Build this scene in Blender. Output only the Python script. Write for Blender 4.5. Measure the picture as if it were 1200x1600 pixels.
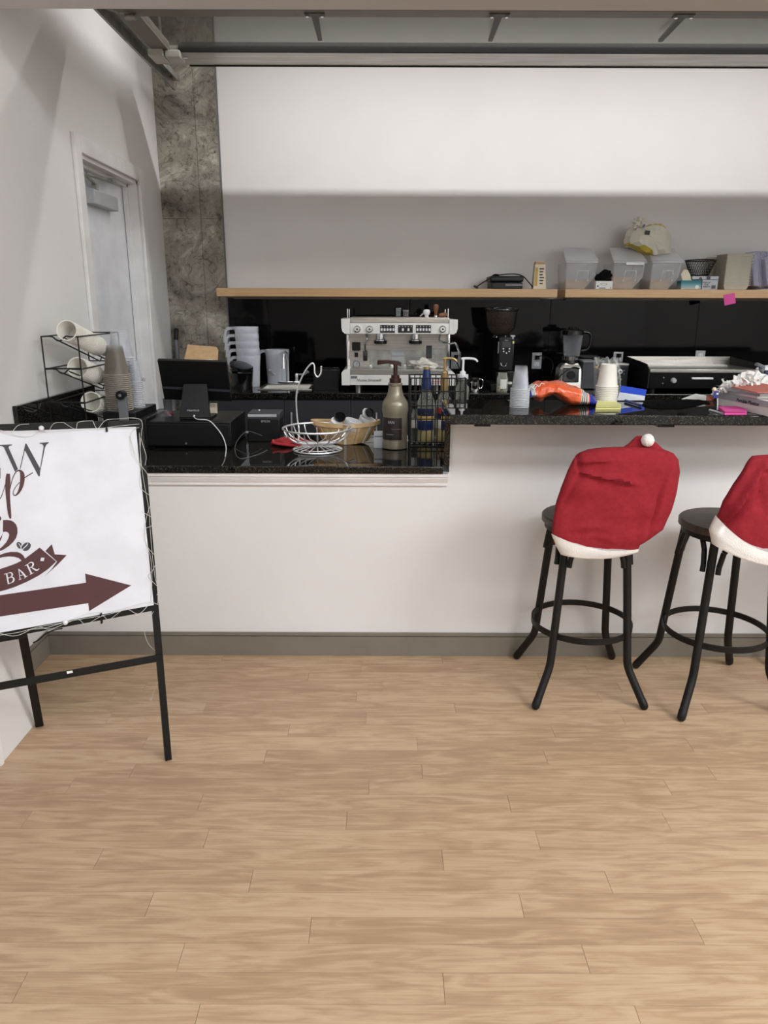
import bpy, bmesh, math, random
from mathutils import Vector, Matrix, noise, Euler

for o in list(bpy.data.objects):
    bpy.data.objects.remove(o)
sc = bpy.context.scene
COL = sc.collection
rnd = random.Random(7)
PI = math.pi
V = Vector

# ------------------------------------------------------------------ camera
EYE, FPX, TILT, ROLL = 1.42, 1150.0, math.radians(15.78), 0.0035
cd = bpy.data.cameras.new('camera')
cam = bpy.data.objects.new('camera', cd)
COL.objects.link(cam)
cd.sensor_fit = 'VERTICAL'
cd.sensor_height = 36.0
cd.lens = 36.0 * FPX / 1600.0
cd.clip_start = 0.05
cam.matrix_world = Matrix.Translation((0, 0, EYE)) @ Matrix.Rotation(PI / 2 - TILT, 4, 'X') @ Matrix.Rotation(ROLL, 4, 'Z')
sc.camera = cam

# ------------------------------------------------------------------ world, lights, exposure
w = bpy.data.worlds.new('world')
sc.world = w
w.use_nodes = True
w.node_tree.nodes['Background'].inputs[0].default_value = (0.9, 0.95, 1.0, 1)
w.node_tree.nodes['Background'].inputs[1].default_value = 0.12
sc.view_settings.view_transform = 'Standard'
sc.view_settings.look = 'None'
sc.view_settings.gamma = 1.0
sc.view_settings.use_curve_mapping = False
sc.view_settings.exposure = 0.06
sc.cycles.transparent_max_bounces = 48


def area(name, loc, rot, sx, sy, power, col=(1, 1, 1), spread=180):
    ld = bpy.data.lights.new(name, 'AREA')
    ld.shape = 'RECTANGLE'
    ld.size, ld.size_y = sx, sy
    ld.energy = power
    ld.color = col
    ld.spread = math.radians(spread)
    o = bpy.data.objects.new(name, ld)
    COL.objects.link(o)
    o.location = loc
    o.rotation_euler = rot
    return o


# front row: ceiling panels of the room the camera stands in; rear row: added fill
LW = (0.93, 0.975, 1.0)
for x, pw in ((-1.4, 0.4), (1.1, 0.8), (3.7, 2.5)):
    area('ceiling_or_fill_light', (x, -0.3, 3.55), (0, 0, 0), 1.8, 1.0, 70 * pw, LW)
    area('ceiling_or_fill_light', (x, -2.6, 3.55), (0, 0, 0), 1.8, 1.0, 34 * pw, LW)  # weaker fill light added behind the camera, not a known fixture
# strip lamp in the kitchen, over the raised sectional door
area('strip_lamp_light', (1.0, 4.1, 3.15), (0, 0, 0), 4.0, 0.035, 51, (1.0, 0.985, 0.985), 166)


# ------------------------------------------------------------------ helpers
def ray(px, py):
    x, y = px - 600.0, py - 800.0
    c, s = math.cos(ROLL), math.sin(ROLL)
    x, y = x * c + y * s, -x * s + y * c
    a, b = x / FPX, -y / FPX
    return V((a, math.cos(TILT) + b * math.sin(TILT), b * math.cos(TILT) - math.sin(TILT)))


def at(px, py, X=None, Y=None, Z=None):
    r = ray(px, py)
    if Y is not None:
        s = Y / r.y
    elif Z is not None:
        s = (Z - EYE) / r.z
    else:
        s = X / r.x
    return V((0, 0, EYE)) + r * s


def mpp(p):                       # metres per pixel at a point
    return (p.y * math.cos(TILT) - (p.z - EYE) * math.sin(TILT)) / FPX


def S(r, g, b):
    f = lambda c: (c / 255 / 12.92) if c / 255 <= 0.04045 else ((c / 255 + 0.055) / 1.055) ** 2.4
    return (f(r), f(g), f(b), 1)


def nmat(name):
    m = bpy.data.materials.new(name)
    m.use_nodes = True
    return m, m.node_tree.nodes, m.node_tree.links, m.node_tree.nodes['Principled BSDF']


def mat(name, c, rough=0.5, metal=0.0, spec=0.5, c2=None, vs=8.0, bump=0.0, bs=60.0, stretch=(1, 1, 1), coat=0.0, sss=0.0, trans=0.0):
    m, n, l, p = nmat(name)
    p.inputs['Base Color'].default_value = S(*c)
    p.inputs['Roughness'].default_value = rough
    p.inputs['Metallic'].default_value = metal
    p.inputs['Specular IOR Level'].default_value = spec
    p.inputs['Coat Weight'].default_value = coat
    p.inputs['Transmission Weight'].default_value = trans
    tc = n.new('ShaderNodeTexCoord')
    mp = n.new('ShaderNodeMapping')
    mp.inputs['Scale'].default_value = stretch
    l.new(tc.outputs['Object'], mp.inputs[0])
    if c2 is None:
        c2 = tuple(max(0, min(255, v * 0.95)) for v in c)
    t = n.new('ShaderNodeTexNoise')
    t.inputs['Scale'].default_value = vs
    t.inputs['Detail'].default_value = 5
    l.new(mp.outputs[0], t.inputs['Vector'])
    r = n.new('ShaderNodeValToRGB')
    r.color_ramp.elements[0].position = 0.35
    r.color_ramp.elements[1].position = 0.65
    r.color_ramp.elements[0].color = S(*c)
    r.color_ramp.elements[1].color = S(*c2)
    l.new(t.outputs[0], r.inputs[0])
    l.new(r.outputs[0], p.inputs['Base Color'])
    if bump:
        t2 = n.new('ShaderNodeTexNoise')
        t2.inputs['Scale'].default_value = bs
        t2.inputs['Detail'].default_value = 4
        l.new(mp.outputs[0], t2.inputs['Vector'])
        b = n.new('ShaderNodeBump')
        b.inputs['Strength'].default_value = bump
        b.inputs['Distance'].default_value = 0.004
        l.new(t2.outputs[0], b.inputs['Height'])
        l.new(b.outputs[0], p.inputs['Normal'])
    return m


def clear_mat(name, c, amount=0.3, rough=0.15, tint=None):
    """thin clear plastic: mostly transparent, the rest a tinted glossy film"""
    m, n, l, p = nmat(name)
    p.inputs['Base Color'].default_value = S(*c)
    p.inputs['Roughness'].default_value = rough
    tr = n.new('ShaderNodeBsdfTransparent')
    if tint:
        tr.inputs[0].default_value = tint
    lw = n.new('ShaderNodeLayerWeight')
    lw.inputs[0].default_value = 0.35
    mr = n.new('ShaderNodeMapRange')
    mr.inputs['To Min'].default_value = amount * 0.5
    mr.inputs['To Max'].default_value = min(1, amount * 2.2)
    l.new(lw.outputs['Facing'], mr.inputs[0])
    mx = n.new('ShaderNodeMixShader')
    l.new(mr.outputs[0], mx.inputs[0])
    l.new(tr.outputs[0], mx.inputs[1])
    l.new(p.outputs[0], mx.inputs[2])
    l.new(mx.outputs[0], n['Material Output'].inputs[0])
    return m


def granite_mat():
    m, n, l, p = nmat('black granite')
    tc = n.new('ShaderNodeTexCoord')
    v = n.new('ShaderNodeTexVoronoi'); v.inputs['Scale'].default_value = 420
    t = n.new('ShaderNodeTexNoise'); t.inputs['Scale'].default_value = 120; t.inputs['Detail'].default_value = 6
    l.new(tc.outputs['Object'], v.inputs['Vector']); l.new(tc.outputs['Object'], t.inputs['Vector'])
    r1 = n.new('ShaderNodeValToRGB')
    r1.color_ramp.elements[0].position = 0.53; r1.color_ramp.elements[0].color = S(13, 13, 14)
    r1.color_ramp.elements[1].position = 0.74; r1.color_ramp.elements[1].color = S(54, 50, 42)
    l.new(t.outputs[0], r1.inputs[0])
    r2 = n.new('ShaderNodeValToRGB')
    r2.color_ramp.elements[0].position = 0.90; r2.color_ramp.elements[0].color = (0, 0, 0, 1)
    r2.color_ramp.elements[1].position = 0.97; r2.color_ramp.elements[1].color = (1, 1, 1, 1)
    sep = n.new('ShaderNodeSeparateColor'); l.new(v.outputs['Color'], sep.inputs[0]); l.new(sep.outputs[0], r2.inputs[0])
    mx = n.new('ShaderNodeMix'); mx.data_type = 'RGBA'
    l.new(r2.outputs[0], mx.inputs['Factor']); l.new(r1.outputs[0], mx.inputs['A']); mx.inputs['B'].default_value = S(92, 86, 72)
    l.new(mx.outputs['Result'], p.inputs['Base Color'])
    p.inputs['Roughness'].default_value = 0.012
    p.inputs['IOR'].default_value = 1.42
    return m


def wood_floor_mat():
    m, n, l, p = nmat('maple vinyl plank')
    g = n.new('ShaderNodeNewGeometry'); oi = n.new('ShaderNodeObjectInfo')
    ad = n.new('ShaderNodeVectorMath'); ad.operation = 'ADD'
    ml = n.new('ShaderNodeVectorMath'); ml.operation = 'SCALE'
    cmb = n.new('ShaderNodeCombineXYZ')
    l.new(oi.outputs['Random'], cmb.inputs[0]); l.new(oi.outputs['Random'], cmb.inputs[1]); l.new(oi.outputs['Random'], cmb.inputs[2])
    l.new(cmb.outputs[0], ml.inputs[0]); ml.inputs['Scale'].default_value = 37
    l.new(g.outputs['Position'], ad.inputs[0]); l.new(ml.outputs[0], ad.inputs[1])
    def grain(sx, sy, scale, dist, det):
        mp = n.new('ShaderNodeMapping'); mp.inputs['Scale'].default_value = (sx, sy, 1)
        l.new(ad.outputs[0], mp.inputs[0])
        t = n.new('ShaderNodeTexNoise'); t.inputs['Scale'].default_value = scale; t.inputs['Detail'].default_value = det
        t.inputs['Distortion'].default_value = dist
        l.new(mp.outputs[0], t.inputs['Vector'])
        return t
    a = grain(1.6, 12, 2.2, 1.8, 6)
    b = grain(3.0, 90, 3.0, 0.3, 3)
    c = grain(7, 5, 1.6, 0.0, 2)
    r = n.new('ShaderNodeValToRGB')
    e = r.color_ramp.elements
    e[0].position = 0.30; e[0].color = S(164, 135, 107)
    e[1].position = 0.70; e[1].color = S(192, 164, 134)
    k = e.new(0.47); k.color = S(177, 147, 117)
    k = e.new(0.53); k.color = S(183, 154, 124)
    mixf = n.new('ShaderNodeMath'); mixf.operation = 'MULTIPLY_ADD'
    l.new(b.outputs[0], mixf.inputs[0]); mixf.inputs[1].default_value = 0.46
    l.new(a.outputs[0], mixf.inputs[2])
    mf2 = n.new('ShaderNodeMath'); mf2.operation = 'MULTIPLY_ADD'
    l.new(c.outputs[0], mf2.inputs[0]); mf2.inputs[1].default_value = 0.22; l.new(mixf.outputs[0], mf2.inputs[2])
    mf3 = n.new('ShaderNodeMath'); mf3.operation = 'MULTIPLY_ADD'
    l.new(oi.outputs['Random'], mf3.inputs[0]); mf3.inputs[1].default_value = 0.16; l.new(mf2.outputs[0], mf3.inputs[2])
    mf4 = n.new('ShaderNodeMath'); mf4.operation = 'SUBTRACT'; l.new(mf3.outputs[0], mf4.inputs[0]); mf4.inputs[1].default_value = 0.42
    l.new(mf4.outputs[0], r.inputs[0])
    l.new(r.outputs[0], p.inputs['Base Color'])
    p.inputs['Roughness'].default_value = 0.42
    p.inputs['Specular IOR Level'].default_value = 0.35
    bp = n.new('ShaderNodeBump'); bp.inputs['Strength'].default_value = 0.06; bp.inputs['Distance'].default_value = 0.002
    l.new(b.outputs[0], bp.inputs['Height']); l.new(bp.outputs[0], p.inputs['Normal'])
    return m


def concrete_mat():
    m, n, l, p = nmat('raw concrete')
    tc = n.new('ShaderNodeTexCoord')
    def nz(scale, det, dist=0.0, rough=0.6):
        t = n.new('ShaderNodeTexNoise'); t.inputs['Scale'].default_value = scale; t.inputs['Detail'].default_value = det
        t.inputs['Distortion'].default_value = dist; t.inputs['Roughness'].default_value = rough
        l.new(tc.outputs['Object'], t.inputs['Vector']); return t
    a = nz(3.0, 10, 0.9, 0.78); b = nz(17, 8, 1.2, 0.72); c = nz(2.2, 4, 2.0)
    r = n.new('ShaderNodeValToRGB'); e = r.color_ramp.elements
    e[0].position = 0.36; e[0].color = S(96, 92, 84); e[1].position = 0.64; e[1].color = S(204, 198, 184)
    k = e.new(0.49); k.color = S(146, 140, 128)
    k = e.new(0.56); k.color = S(162, 156, 144)
    l.new(a.outputs[0], r.inputs[0])
    r2 = n.new('ShaderNodeValToRGB'); e = r2.color_ramp.elements
    e[0].position = 0.34; e[0].color = S(96, 92, 84); e[1].position = 0.46; e[1].color = (1, 1, 1, 1)
    l.new(b.outputs[0], r2.inputs[0])
    mx = n.new('ShaderNodeMix'); mx.data_type = 'RGBA'; mx.blend_type = 'MULTIPLY'; mx.inputs['Factor'].default_value = 0.75
    l.new(r.outputs[0], mx.inputs['A']); l.new(r2.outputs[0], mx.inputs['B'])
    v = n.new('ShaderNodeTexVoronoi'); v.feature = 'DISTANCE_TO_EDGE'; v.inputs['Scale'].default_value = 5.0
    wv = n.new('ShaderNodeVectorMath'); wv.operation = 'MULTIPLY_ADD'
    l.new(c.outputs['Color'], wv.inputs[0]); wv.inputs[1].default_value = (0.5, 0.5, 0.5); l.new(tc.outputs['Object'], wv.inputs[2])
    l.new(wv.outputs[0], v.inputs['Vector'])
    r3 = n.new('ShaderNodeValToRGB'); e = r3.color_ramp.elements
    e[0].position = 0.0; e[0].color = S(120, 112, 100); e[1].position = 0.02; e[1].color = (1, 1, 1, 1)
    l.new(v.outputs['Distance'], r3.inputs[0])
    mx2 = n.new('ShaderNodeMix'); mx2.data_type = 'RGBA'; mx2.blend_type = 'MULTIPLY'; mx2.inputs['Factor'].default_value = 0.7
    l.new(mx.outputs['Result'], mx2.inputs['A']); l.new(r3.outputs[0], mx2.inputs['B'])
    l.new(mx2.outputs['Result'], p.inputs['Base Color'])
    p.inputs['Roughness'].default_value = 0.8
    bp = n.new('ShaderNodeBump'); bp.inputs['Strength'].default_value = 0.35; bp.inputs['Distance'].default_value = 0.008
    l.new(b.outputs[0], bp.inputs['Height']); l.new(bp.outputs[0], p.inputs['Normal'])
    return m


def banded_mat(name, stops, axis=0, rough=0.35, wob=0.0, wscale=20, smooth=False, bump=0.0):
    """flat print: colour by position along one object axis (generated 0..1)"""
    m, n, l, p = nmat(name)
    tc = n.new('ShaderNodeTexCoord'); sp = n.new('ShaderNodeSeparateXYZ')
    l.new(tc.outputs['Generated'], sp.inputs[0])
    t = n.new('ShaderNodeTexNoise'); t.inputs['Scale'].default_value = wscale
    l.new(tc.outputs['Object'], t.inputs['Vector'])
    ma = n.new('ShaderNodeMath'); ma.operation = 'MULTIPLY_ADD'
    l.new(t.outputs[0], ma.inputs[0]); ma.inputs[1].default_value = wob; l.new(sp.outputs[axis], ma.inputs[2])
    sb = n.new('ShaderNodeMath'); sb.operation = 'SUBTRACT'; l.new(ma.outputs[0], sb.inputs[0]); sb.inputs[1].default_value = wob * 0.5
    r = n.new('ShaderNodeValToRGB'); r.color_ramp.interpolation = 'LINEAR' if smooth else 'CONSTANT'
    e = r.color_ramp.elements
    e[0].position = stops[0][0]; e[0].color = S(*stops[0][1])
    e[1].position = stops[-1][0]; e[1].color = S(*stops[-1][1])
    for q, c in stops[1:-1]:
        k = e.new(q); k.color = S(*c)
    l.new(sb.outputs[0], r.inputs[0]); l.new(r.outputs[0], p.inputs['Base Color'])
    p.inputs['Roughness'].default_value = rough
    if bump:
        t2 = n.new('ShaderNodeTexNoise'); t2.inputs['Scale'].default_value = 45
        l.new(tc.outputs['Object'], t2.inputs['Vector'])
        b = n.new('ShaderNodeBump'); b.inputs['Strength'].default_value = bump; b.inputs['Distance'].default_value = 0.006
        l.new(t2.outputs[0], b.inputs['Height']); l.new(b.outputs[0], p.inputs['Normal'])
    return m


M = dict(
    wall=mat('white wall paint', (227, 225, 224), 0.6, c2=(224, 222, 221), vs=3, bump=0.04, bs=180, spec=0.3),
    trim=mat('white trim enamel', (234, 232, 232), 0.35),
    door=mat('white door enamel', (226, 227, 232), 0.4),
    base=mat('taupe baseboard vinyl', (125, 118, 107), 0.5),
    ceil=mat('ceiling', (176, 173, 168), 0.8),
    floor=wood_floor_mat(),
    kfloor=mat('grey kitchen floor', (120, 118, 116), 0.6),
    subfloor=mat('plank joint', (160, 131, 103), 0.7),
    granite=granite_mat(),
    concrete=concrete_mat(),
    splash=mat('black polished splash panel', (9, 9, 10), 0.05, spec=0.16),
    gap=mat('dark joint', (9, 9, 10), 0.7),
    cab=mat('charcoal cabinet laminate', (50, 50, 54), 0.45),
    steel=mat('brushed steel', (185, 182, 176), 0.32, 1.0, c2=(165, 162, 156), vs=6, stretch=(1, 1, 18)),
    chrome=mat('chrome', (225, 225, 228), 0.08, 1.0),
    hingem=mat('dull zinc', (92, 90, 86), 0.5, 0.5),
    galv=mat('galvanised steel', (176, 176, 172), 0.42, 0.55, c2=(140, 140, 136), vs=14, bump=0.05),
    alum=mat('mill aluminium panel', (206, 205, 198), 0.5, 0.1, c2=(192, 190, 183), vs=2),
    alum2=mat('aluminium stile', (128, 124, 114), 0.5, 0.1),
    alumb=mat('bright aluminium bar', (214, 214, 206), 0.38, 0.2, c2=(186, 186, 178), vs=3, stretch=(1, 6, 6)),
    black=mat('black plastic', (13, 13, 14), 0.4, spec=0.35, bump=0.05, bs=300),
    blackg=mat('gloss black plastic', (12, 12, 13), 0.12),
    blackm=mat('matt black steel', (11, 11, 12), 0.5, spec=0.35),
    blackwire=mat('black coated wire', (14, 14, 15), 0.4),
    darkg=mat('dark grey plastic', (58, 60, 66), 0.4),
    grey=mat('grey plastic', (110, 112, 116), 0.45),
    lgrey=mat('light grey plastic', (176, 178, 182), 0.4),
    white=mat('white plastic', (232, 232, 234), 0.3),
    enamel=mat('white enamel', (236, 234, 230), 0.18, coat=0.4),
    paper=mat('white paper', (232, 230, 226), 0.8),
    cupw=mat('white paper cup', (238, 235, 226), 0.6),
    cream=mat('cream paper cup lining', (226, 214, 188), 0.6),
    shelf=mat('maple shelf edge', (206, 168, 122), 0.45, c2=(196, 156, 110), vs=5, stretch=(1, 10, 10)),
    card=mat('brown cardboard', (200, 168, 128), 0.8, c2=(190, 157, 117), vs=30),
    seat=mat('dark stained elm', (74, 62, 52), 0.45, c2=(52, 43, 36), vs=9, stretch=(1, 9, 1), bump=0.1, bs=40),
    red=mat('red felt', (150, 42, 51), 0.95, spec=0.15, c2=(140, 37, 46), vs=60, bump=0.5, bs=420),
    felt=mat('white felt', (238, 234, 230), 0.95, spec=0.1, bump=0.5, bs=300),
    pane=clear_mat('grey tinted door glass', (150, 150, 146), 0.16, 0.14, (0.80, 0.80, 0.78, 1)),
    clear=clear_mat('clear plastic', (226, 230, 238), 0.10, 0.06),
    clearv=clear_mat('lavender tinted clear plastic', (232, 230, 252), 0.5, 0.2),
    smokelip=clear_mat('smoky cup lip', (206, 200, 186), 0.7, 0.15),
    darkclear=clear_mat('dark hopper plastic', (40, 38, 37), 0.3),
    frostw=clear_mat('milky portion cup plastic', (236, 238, 240), 0.75, 0.3),
    brightwire=mat('bright plated wire', (238, 238, 240), 0.34, 0.8),
    smoke=clear_mat('smoky clear plastic', (150, 142, 128), 0.2, 0.1),
    frost=clear_mat('frosted polypropylene', (238, 242, 250), 0.72, 0.35),
    frost2=clear_mat('frosted bin plastic', (226, 226, 230), 0.5, 0.25),
    glass=clear_mat('bottle glass', (210, 214, 200), 0.25, 0.05),
    board=mat('sign board vinyl', (224, 225, 233), 0.35, spec=0.4),
    charcoal=mat('charcoal print', (66, 64, 70), 0.5),
    maroon=mat('maroon print', (78, 44, 46), 0.5),
    iron=mat('black painted angle iron', (10, 10, 11), 0.5, spec=0.3, c2=(16, 15, 14), vs=25),
    wirew=mat('white light string wire', (214, 212, 204), 0.5),
    bronze=mat('pewter bottle plastic', (142, 134, 116), 0.32, 0.35, spec=0.5),
    brown=mat('brown pump plastic', (50, 21, 15), 0.28),
    label=mat('dark brown label', (40, 32, 32), 0.45),
    gold=mat('gold pump', (176, 148, 98), 0.3, 0.5),
    blue=mat('blue foil', (24, 46, 100), 0.3),
    navy=mat('navy label', (28, 34, 70), 0.45),
    yellow=mat('yellow label', (196, 160, 76), 0.5),
    redp=mat('red print', (178, 44, 52), 0.5),
    syrup=mat('golden syrup', (200, 176, 100), 0.15),
    wicker=mat('woven wicker', (206, 178, 136), 0.6, c2=(180, 148, 104), vs=22),
    redc=mat('red woven fabric', (176, 40, 40), 0.85, c2=(140, 26, 28), vs=60, bump=0.3),
    towel=mat('cream terry towel', (244, 240, 228), 0.95, bump=0.5, bs=260),
    wood=mat('turned wood handle', (132, 84, 50), 0.4, c2=(108, 66, 38), vs=20, stretch=(6, 6, 1)),
    pink=mat('pink note paper', (226, 82, 160), 0.7),
    yelp=mat('pale yellow note paper', (232, 228, 150), 0.7),
    bluep=mat('blue plastic film', (44, 76, 190), 0.25),
    penb=mat('navy pen plastic', (40, 56, 130), 0.2),
    salmon=mat('salmon folder', (196, 112, 96), 0.7),
    blackcloth=mat('black cloth', (16, 16, 17), 0.95, spec=0.1, bump=0.4, bs=200),
    flour=mat('flour', (206, 180, 150), 0.95),
    foam=mat('cream foam', (214, 208, 192), 0.8),
    bagw=mat('white carrier bag film', (226, 222, 206), 0.35, bump=0.5, bs=40),
    bagy=mat('yellow bag print', (206, 184, 70), 0.4),
    teal=banded_mat('teal tissue box print', [(0, (196, 186, 172)), (0.42, (120, 160, 166)), (0.75, (40, 122, 134)), (1, (30, 100, 116))], 2, 0.6, smooth=True),
    beans=mat('coffee beans', (58, 44, 36), 0.6, c2=(96, 80, 68), vs=130),
    led=mat('grey display glass', (60, 62, 66), 0.2),
)


# ---- mesh builders: each adds a shape to a bmesh
def newbm():
    bm = bmesh.new()
    bm.faces.layers.int.new('flat')
    return bm


def box(bm, c, s, rot=None, bev=0.0, seg=2):
    r = bmesh.ops.create_cube(bm, size=1.0)
    vs = r['verts']
    mt = Matrix.Translation(c) @ (rot.to_4x4() if rot is not None else Matrix.Identity(4)) @ Matrix.Diagonal((s[0], s[1], s[2], 1))
    bmesh.ops.transform(bm, matrix=mt, verts=vs)
    if bev > 0:
        es = list({e for v in vs for e in v.link_edges})
        res = bmesh.ops.bevel(bm, geom=es, offset=bev, offset_type='OFFSET', segments=seg, profile=0.5, affect='EDGES')
        lay = bm.faces.layers.int['flat']
        new = set(res['faces'])
        for f in {f for v in res['verts'] for f in v.link_faces} - new:
            f[lay] = 1
    return bm


def bb(bm, x0, x1, y0, y1, z0, z1, bev=0.0):
    return box(bm, V(((x0 + x1) / 2, (y0 + y1) / 2, (z0 + z1) / 2)), (abs(x1 - x0), abs(y1 - y0), abs(z1 - z0)), None, bev)


def pbox(bm, px0, py0, px1, py1, Yf, depth, bev=0.0):
    """a box whose front face stands at depth Yf between two image corners"""
    mx, my = (px0 + px1) / 2, (py0 + py1) / 2
    x0, x1 = at(px0, my, Y=Yf).x, at(px1, my, Y=Yf).x
    z1, z0 = at(mx, py0, Y=Yf).z, at(mx, py1, Y=Yf).z
    return bb(bm, x0, x1, Yf, Yf + depth, z0, z1, bev)


def basis(d):
    d = d.normalized()
    u = d.cross(V((0, 0, 1)))
    if u.length < 1e-4:
        u = V((1, 0, 0))
    u.normalize()
    return u, u.cross(d).normalized()


def tube(bm, pts, r, seg=8, closed=False, cap=True):
    pts = [V(p) for p in pts]
    n = len(pts)
    rr = r if hasattr(r, '__len__') else [r] * n
    rings = []
    up = None
    for i, p in enumerate(pts):
        if closed:
            d = pts[(i + 1) % n] - pts[i - 1]
        else:
            d = pts[min(i + 1, n - 1)] - pts[max(i - 1, 0)]
        if d.length < 1e-9:
            d = V((0, 0, 1))
        d.normalize()
        if up is None:
            u, v = basis(d)
        else:
            u = up - d * up.dot(d)
            if u.length < 1e-5:
                u, v = basis(d)
            u.normalize()
        up = u
        v = d.cross(u)
        rings.append([bm.verts.new(p + (u * math.cos(2 * PI * k / seg) + v * math.sin(2 * PI * k / seg)) * rr[i]) for k in range(seg)])
    m = n if closed else n - 1
    for i in range(m):
        a, b = rings[i], rings[(i + 1) % n]
        for k in range(seg):
            bm.faces.new((a[k], a[(k + 1) % seg], b[(k + 1) % seg], b[k]))
    if cap and not closed:
        bm.faces.new(rings[0][::-1])
        bm.faces.new(rings[-1])
    return bm


def smoothpath(pts, sub=6):
    pts = [V(p) for p in pts]
    out = []
    for i in range(len(pts) - 1):
        p0, p1, p2, p3 = pts[max(i - 1, 0)], pts[i], pts[i + 1], pts[min(i + 2, len(pts) - 1)]
        for k in range(sub):
            t = k / sub
            out.append(0.5 * ((2 * p1) + (p2 - p0) * t + (2 * p0 - 5 * p1 + 4 * p2 - p3) * t * t + (3 * p1 - p0 - 3 * p2 + p3) * t ** 3))
    out.append(pts[-1])
    return out


def lathe(bm, prof, c=(0, 0, 0), seg=28, mtx=None, a0=0.0, a1=2 * PI):
    """profile of (radius, z) turned about z, placed at c (or by mtx)"""
    mt = mtx if mtx is not None else Matrix.Translation(c)
    full = abs(a1 - a0 - 2 * PI) < 1e-6
    n = seg if full else seg + 1
    rings = []
    for r, z in prof:
        if r < 1e-6:
            rings.append([bm.verts.new(mt @ V((0, 0, z)))])
        else:
            rings.append([bm.verts.new(mt @ V((r * math.cos(a0 + (a1 - a0) * k / seg), r * math.sin(a0 + (a1 - a0) * k / seg), z))) for k in range(n)])
    for a, b in zip(rings, rings[1:]):
        for k in range(seg):
            k2 = (k + 1) % n
            if len(a) == 1 and len(b) == 1:
                continue
            if len(a) == 1:
                bm.faces.new((a[0], b[k2], b[k]))
            elif len(b) == 1:
                bm.faces.new((a[k], a[k2], b[0]))
            else:
                bm.faces.new((a[k], a[k2], b[k2], b[k]))
    return bm


def cyl(bm, p0, p1, r, seg=16, r2=None):
    return tube(bm, [p0, p1], [r, r if r2 is None else r2], seg)


def prism(bm, pts, d):
    """polygon of 3-D points pushed along vector d"""
    pts = [V(p) for p in pts]
    d = V(d)
    a = [bm.verts.new(p) for p in pts]
    b = [bm.verts.new(p + d) for p in pts]
    f1 = bm.faces.new(a)
    f2 = bm.faces.new(b[::-1])
    n = len(pts)
    for i in range(n):
        bm.faces.new((a[i], b[i], b[(i + 1) % n], a[(i + 1) % n]))
    f1.normal_update(); f2.normal_update()
    bmesh.ops.triangulate(bm, faces=[f1, f2], ngon_method='EAR_CLIP')
    return bm


def loft(bm, rings, cap=True):
    rs = [[bm.verts.new(p) for p in r] for r in rings]
    n = len(rs[0])
    for a, b in zip(rs, rs[1:]):
        for k in range(n):
            bm.faces.new((a[k], a[(k + 1) % n], b[(k + 1) % n], b[k]))
    if cap:
        bm.faces.new(rs[0][::-1])
        bm.faces.new(rs[-1])
    return bm


def blob(bm, c, s, amp=0.2, freq=2.0, sub=3, seed=0, flat=None):
    r = bmesh.ops.create_icosphere(bm, subdivisions=sub, radius=1.0)
    c, o = V(c), V((seed * 7.1, seed * 3.3, seed * 1.7))
    for v in r['verts']:
        d = v.co.normalized()
        k = 1 + amp * noise.noise(d * freq + o) + amp * 0.5 * noise.noise(d * freq * 2.7 + o)
        p = V((d.x * s[0], d.y * s[1], d.z * s[2])) * k
        if flat is not None and p.z < flat:
            p.z = flat + (p.z - flat) * 0.05
        v.co = c + p
    return bm


def ball(bm, c, r, seg=12):
    bmesh.ops.create_uvsphere(bm, u_segments=seg, v_segments=max(6, seg // 2), radius=r, matrix=Matrix.Translation(c))
    return bm


# ---- objects
def worldloc(o):
    p = V(o.location)
    while o.parent:
        o = o.parent
        p += V(o.location)
    return p


def tag(o, label=None, cat=None, group=None, kind=None):
    if label: o['label'] = label
    if cat: o['category'] = cat
    if group: o['group'] = group
    if kind: o['kind'] = kind
    return o


def thing(name, label, cat, loc, group=None):
    o = bpy.data.objects.new(name, None)
    o.empty_display_size = 0.05
    COL.objects.link(o)
    o.location = loc
    return tag(o, label, cat, group)


def obj(name, bm, m, parent=None, origin=None, smooth=40, **t):
    """link a bmesh built in world coordinates as ONE mesh object"""
    org = worldloc(parent) if parent else V(origin if origin is not None else (0, 0, 0))
    bmesh.ops.translate(bm, vec=-org, verts=bm.verts)
    bmesh.ops.recalc_face_normals(bm, faces=bm.faces)
    me = bpy.data.meshes.new(name)
    bm.to_mesh(me)
    bm.free()
    if smooth:
        me.shade_smooth()
        me.set_sharp_from_angle(angle=math.radians(smooth))
        fa = me.attributes.get('flat')
        if fa:
            for p, q in zip(me.polygons, fa.data):
                if q.value:
                    p.use_smooth = False
    fa = me.attributes.get('flat')
    if fa:
        me.attributes.remove(fa)
    ms = m if isinstance(m, (list, tuple)) else [m]
    for q in ms:
        me.materials.append(M[q] if isinstance(q, str) else q)
    o = bpy.data.objects.new(name, me)
    COL.objects.link(o)
    if parent:
        o.parent = parent
    else:
        o.location = org
    return tag(o, **t)


def struct(name, bm, m, **k):
    o = obj(name, bm, m, **k)
    o['kind'] = 'structure'
    return o


def dup(root, loc, label=None, group=None):
    r = root.copy(); COL.objects.link(r); r.location = loc
    if label: r['label'] = label
    if group: r['group'] = group
    for ch in list(root.children):
        c = ch.copy(); COL.objects.link(c); c.parent = r
        for g in list(ch.children):
            d = g.copy(); COL.objects.link(d); d.parent = c
    return r


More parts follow.
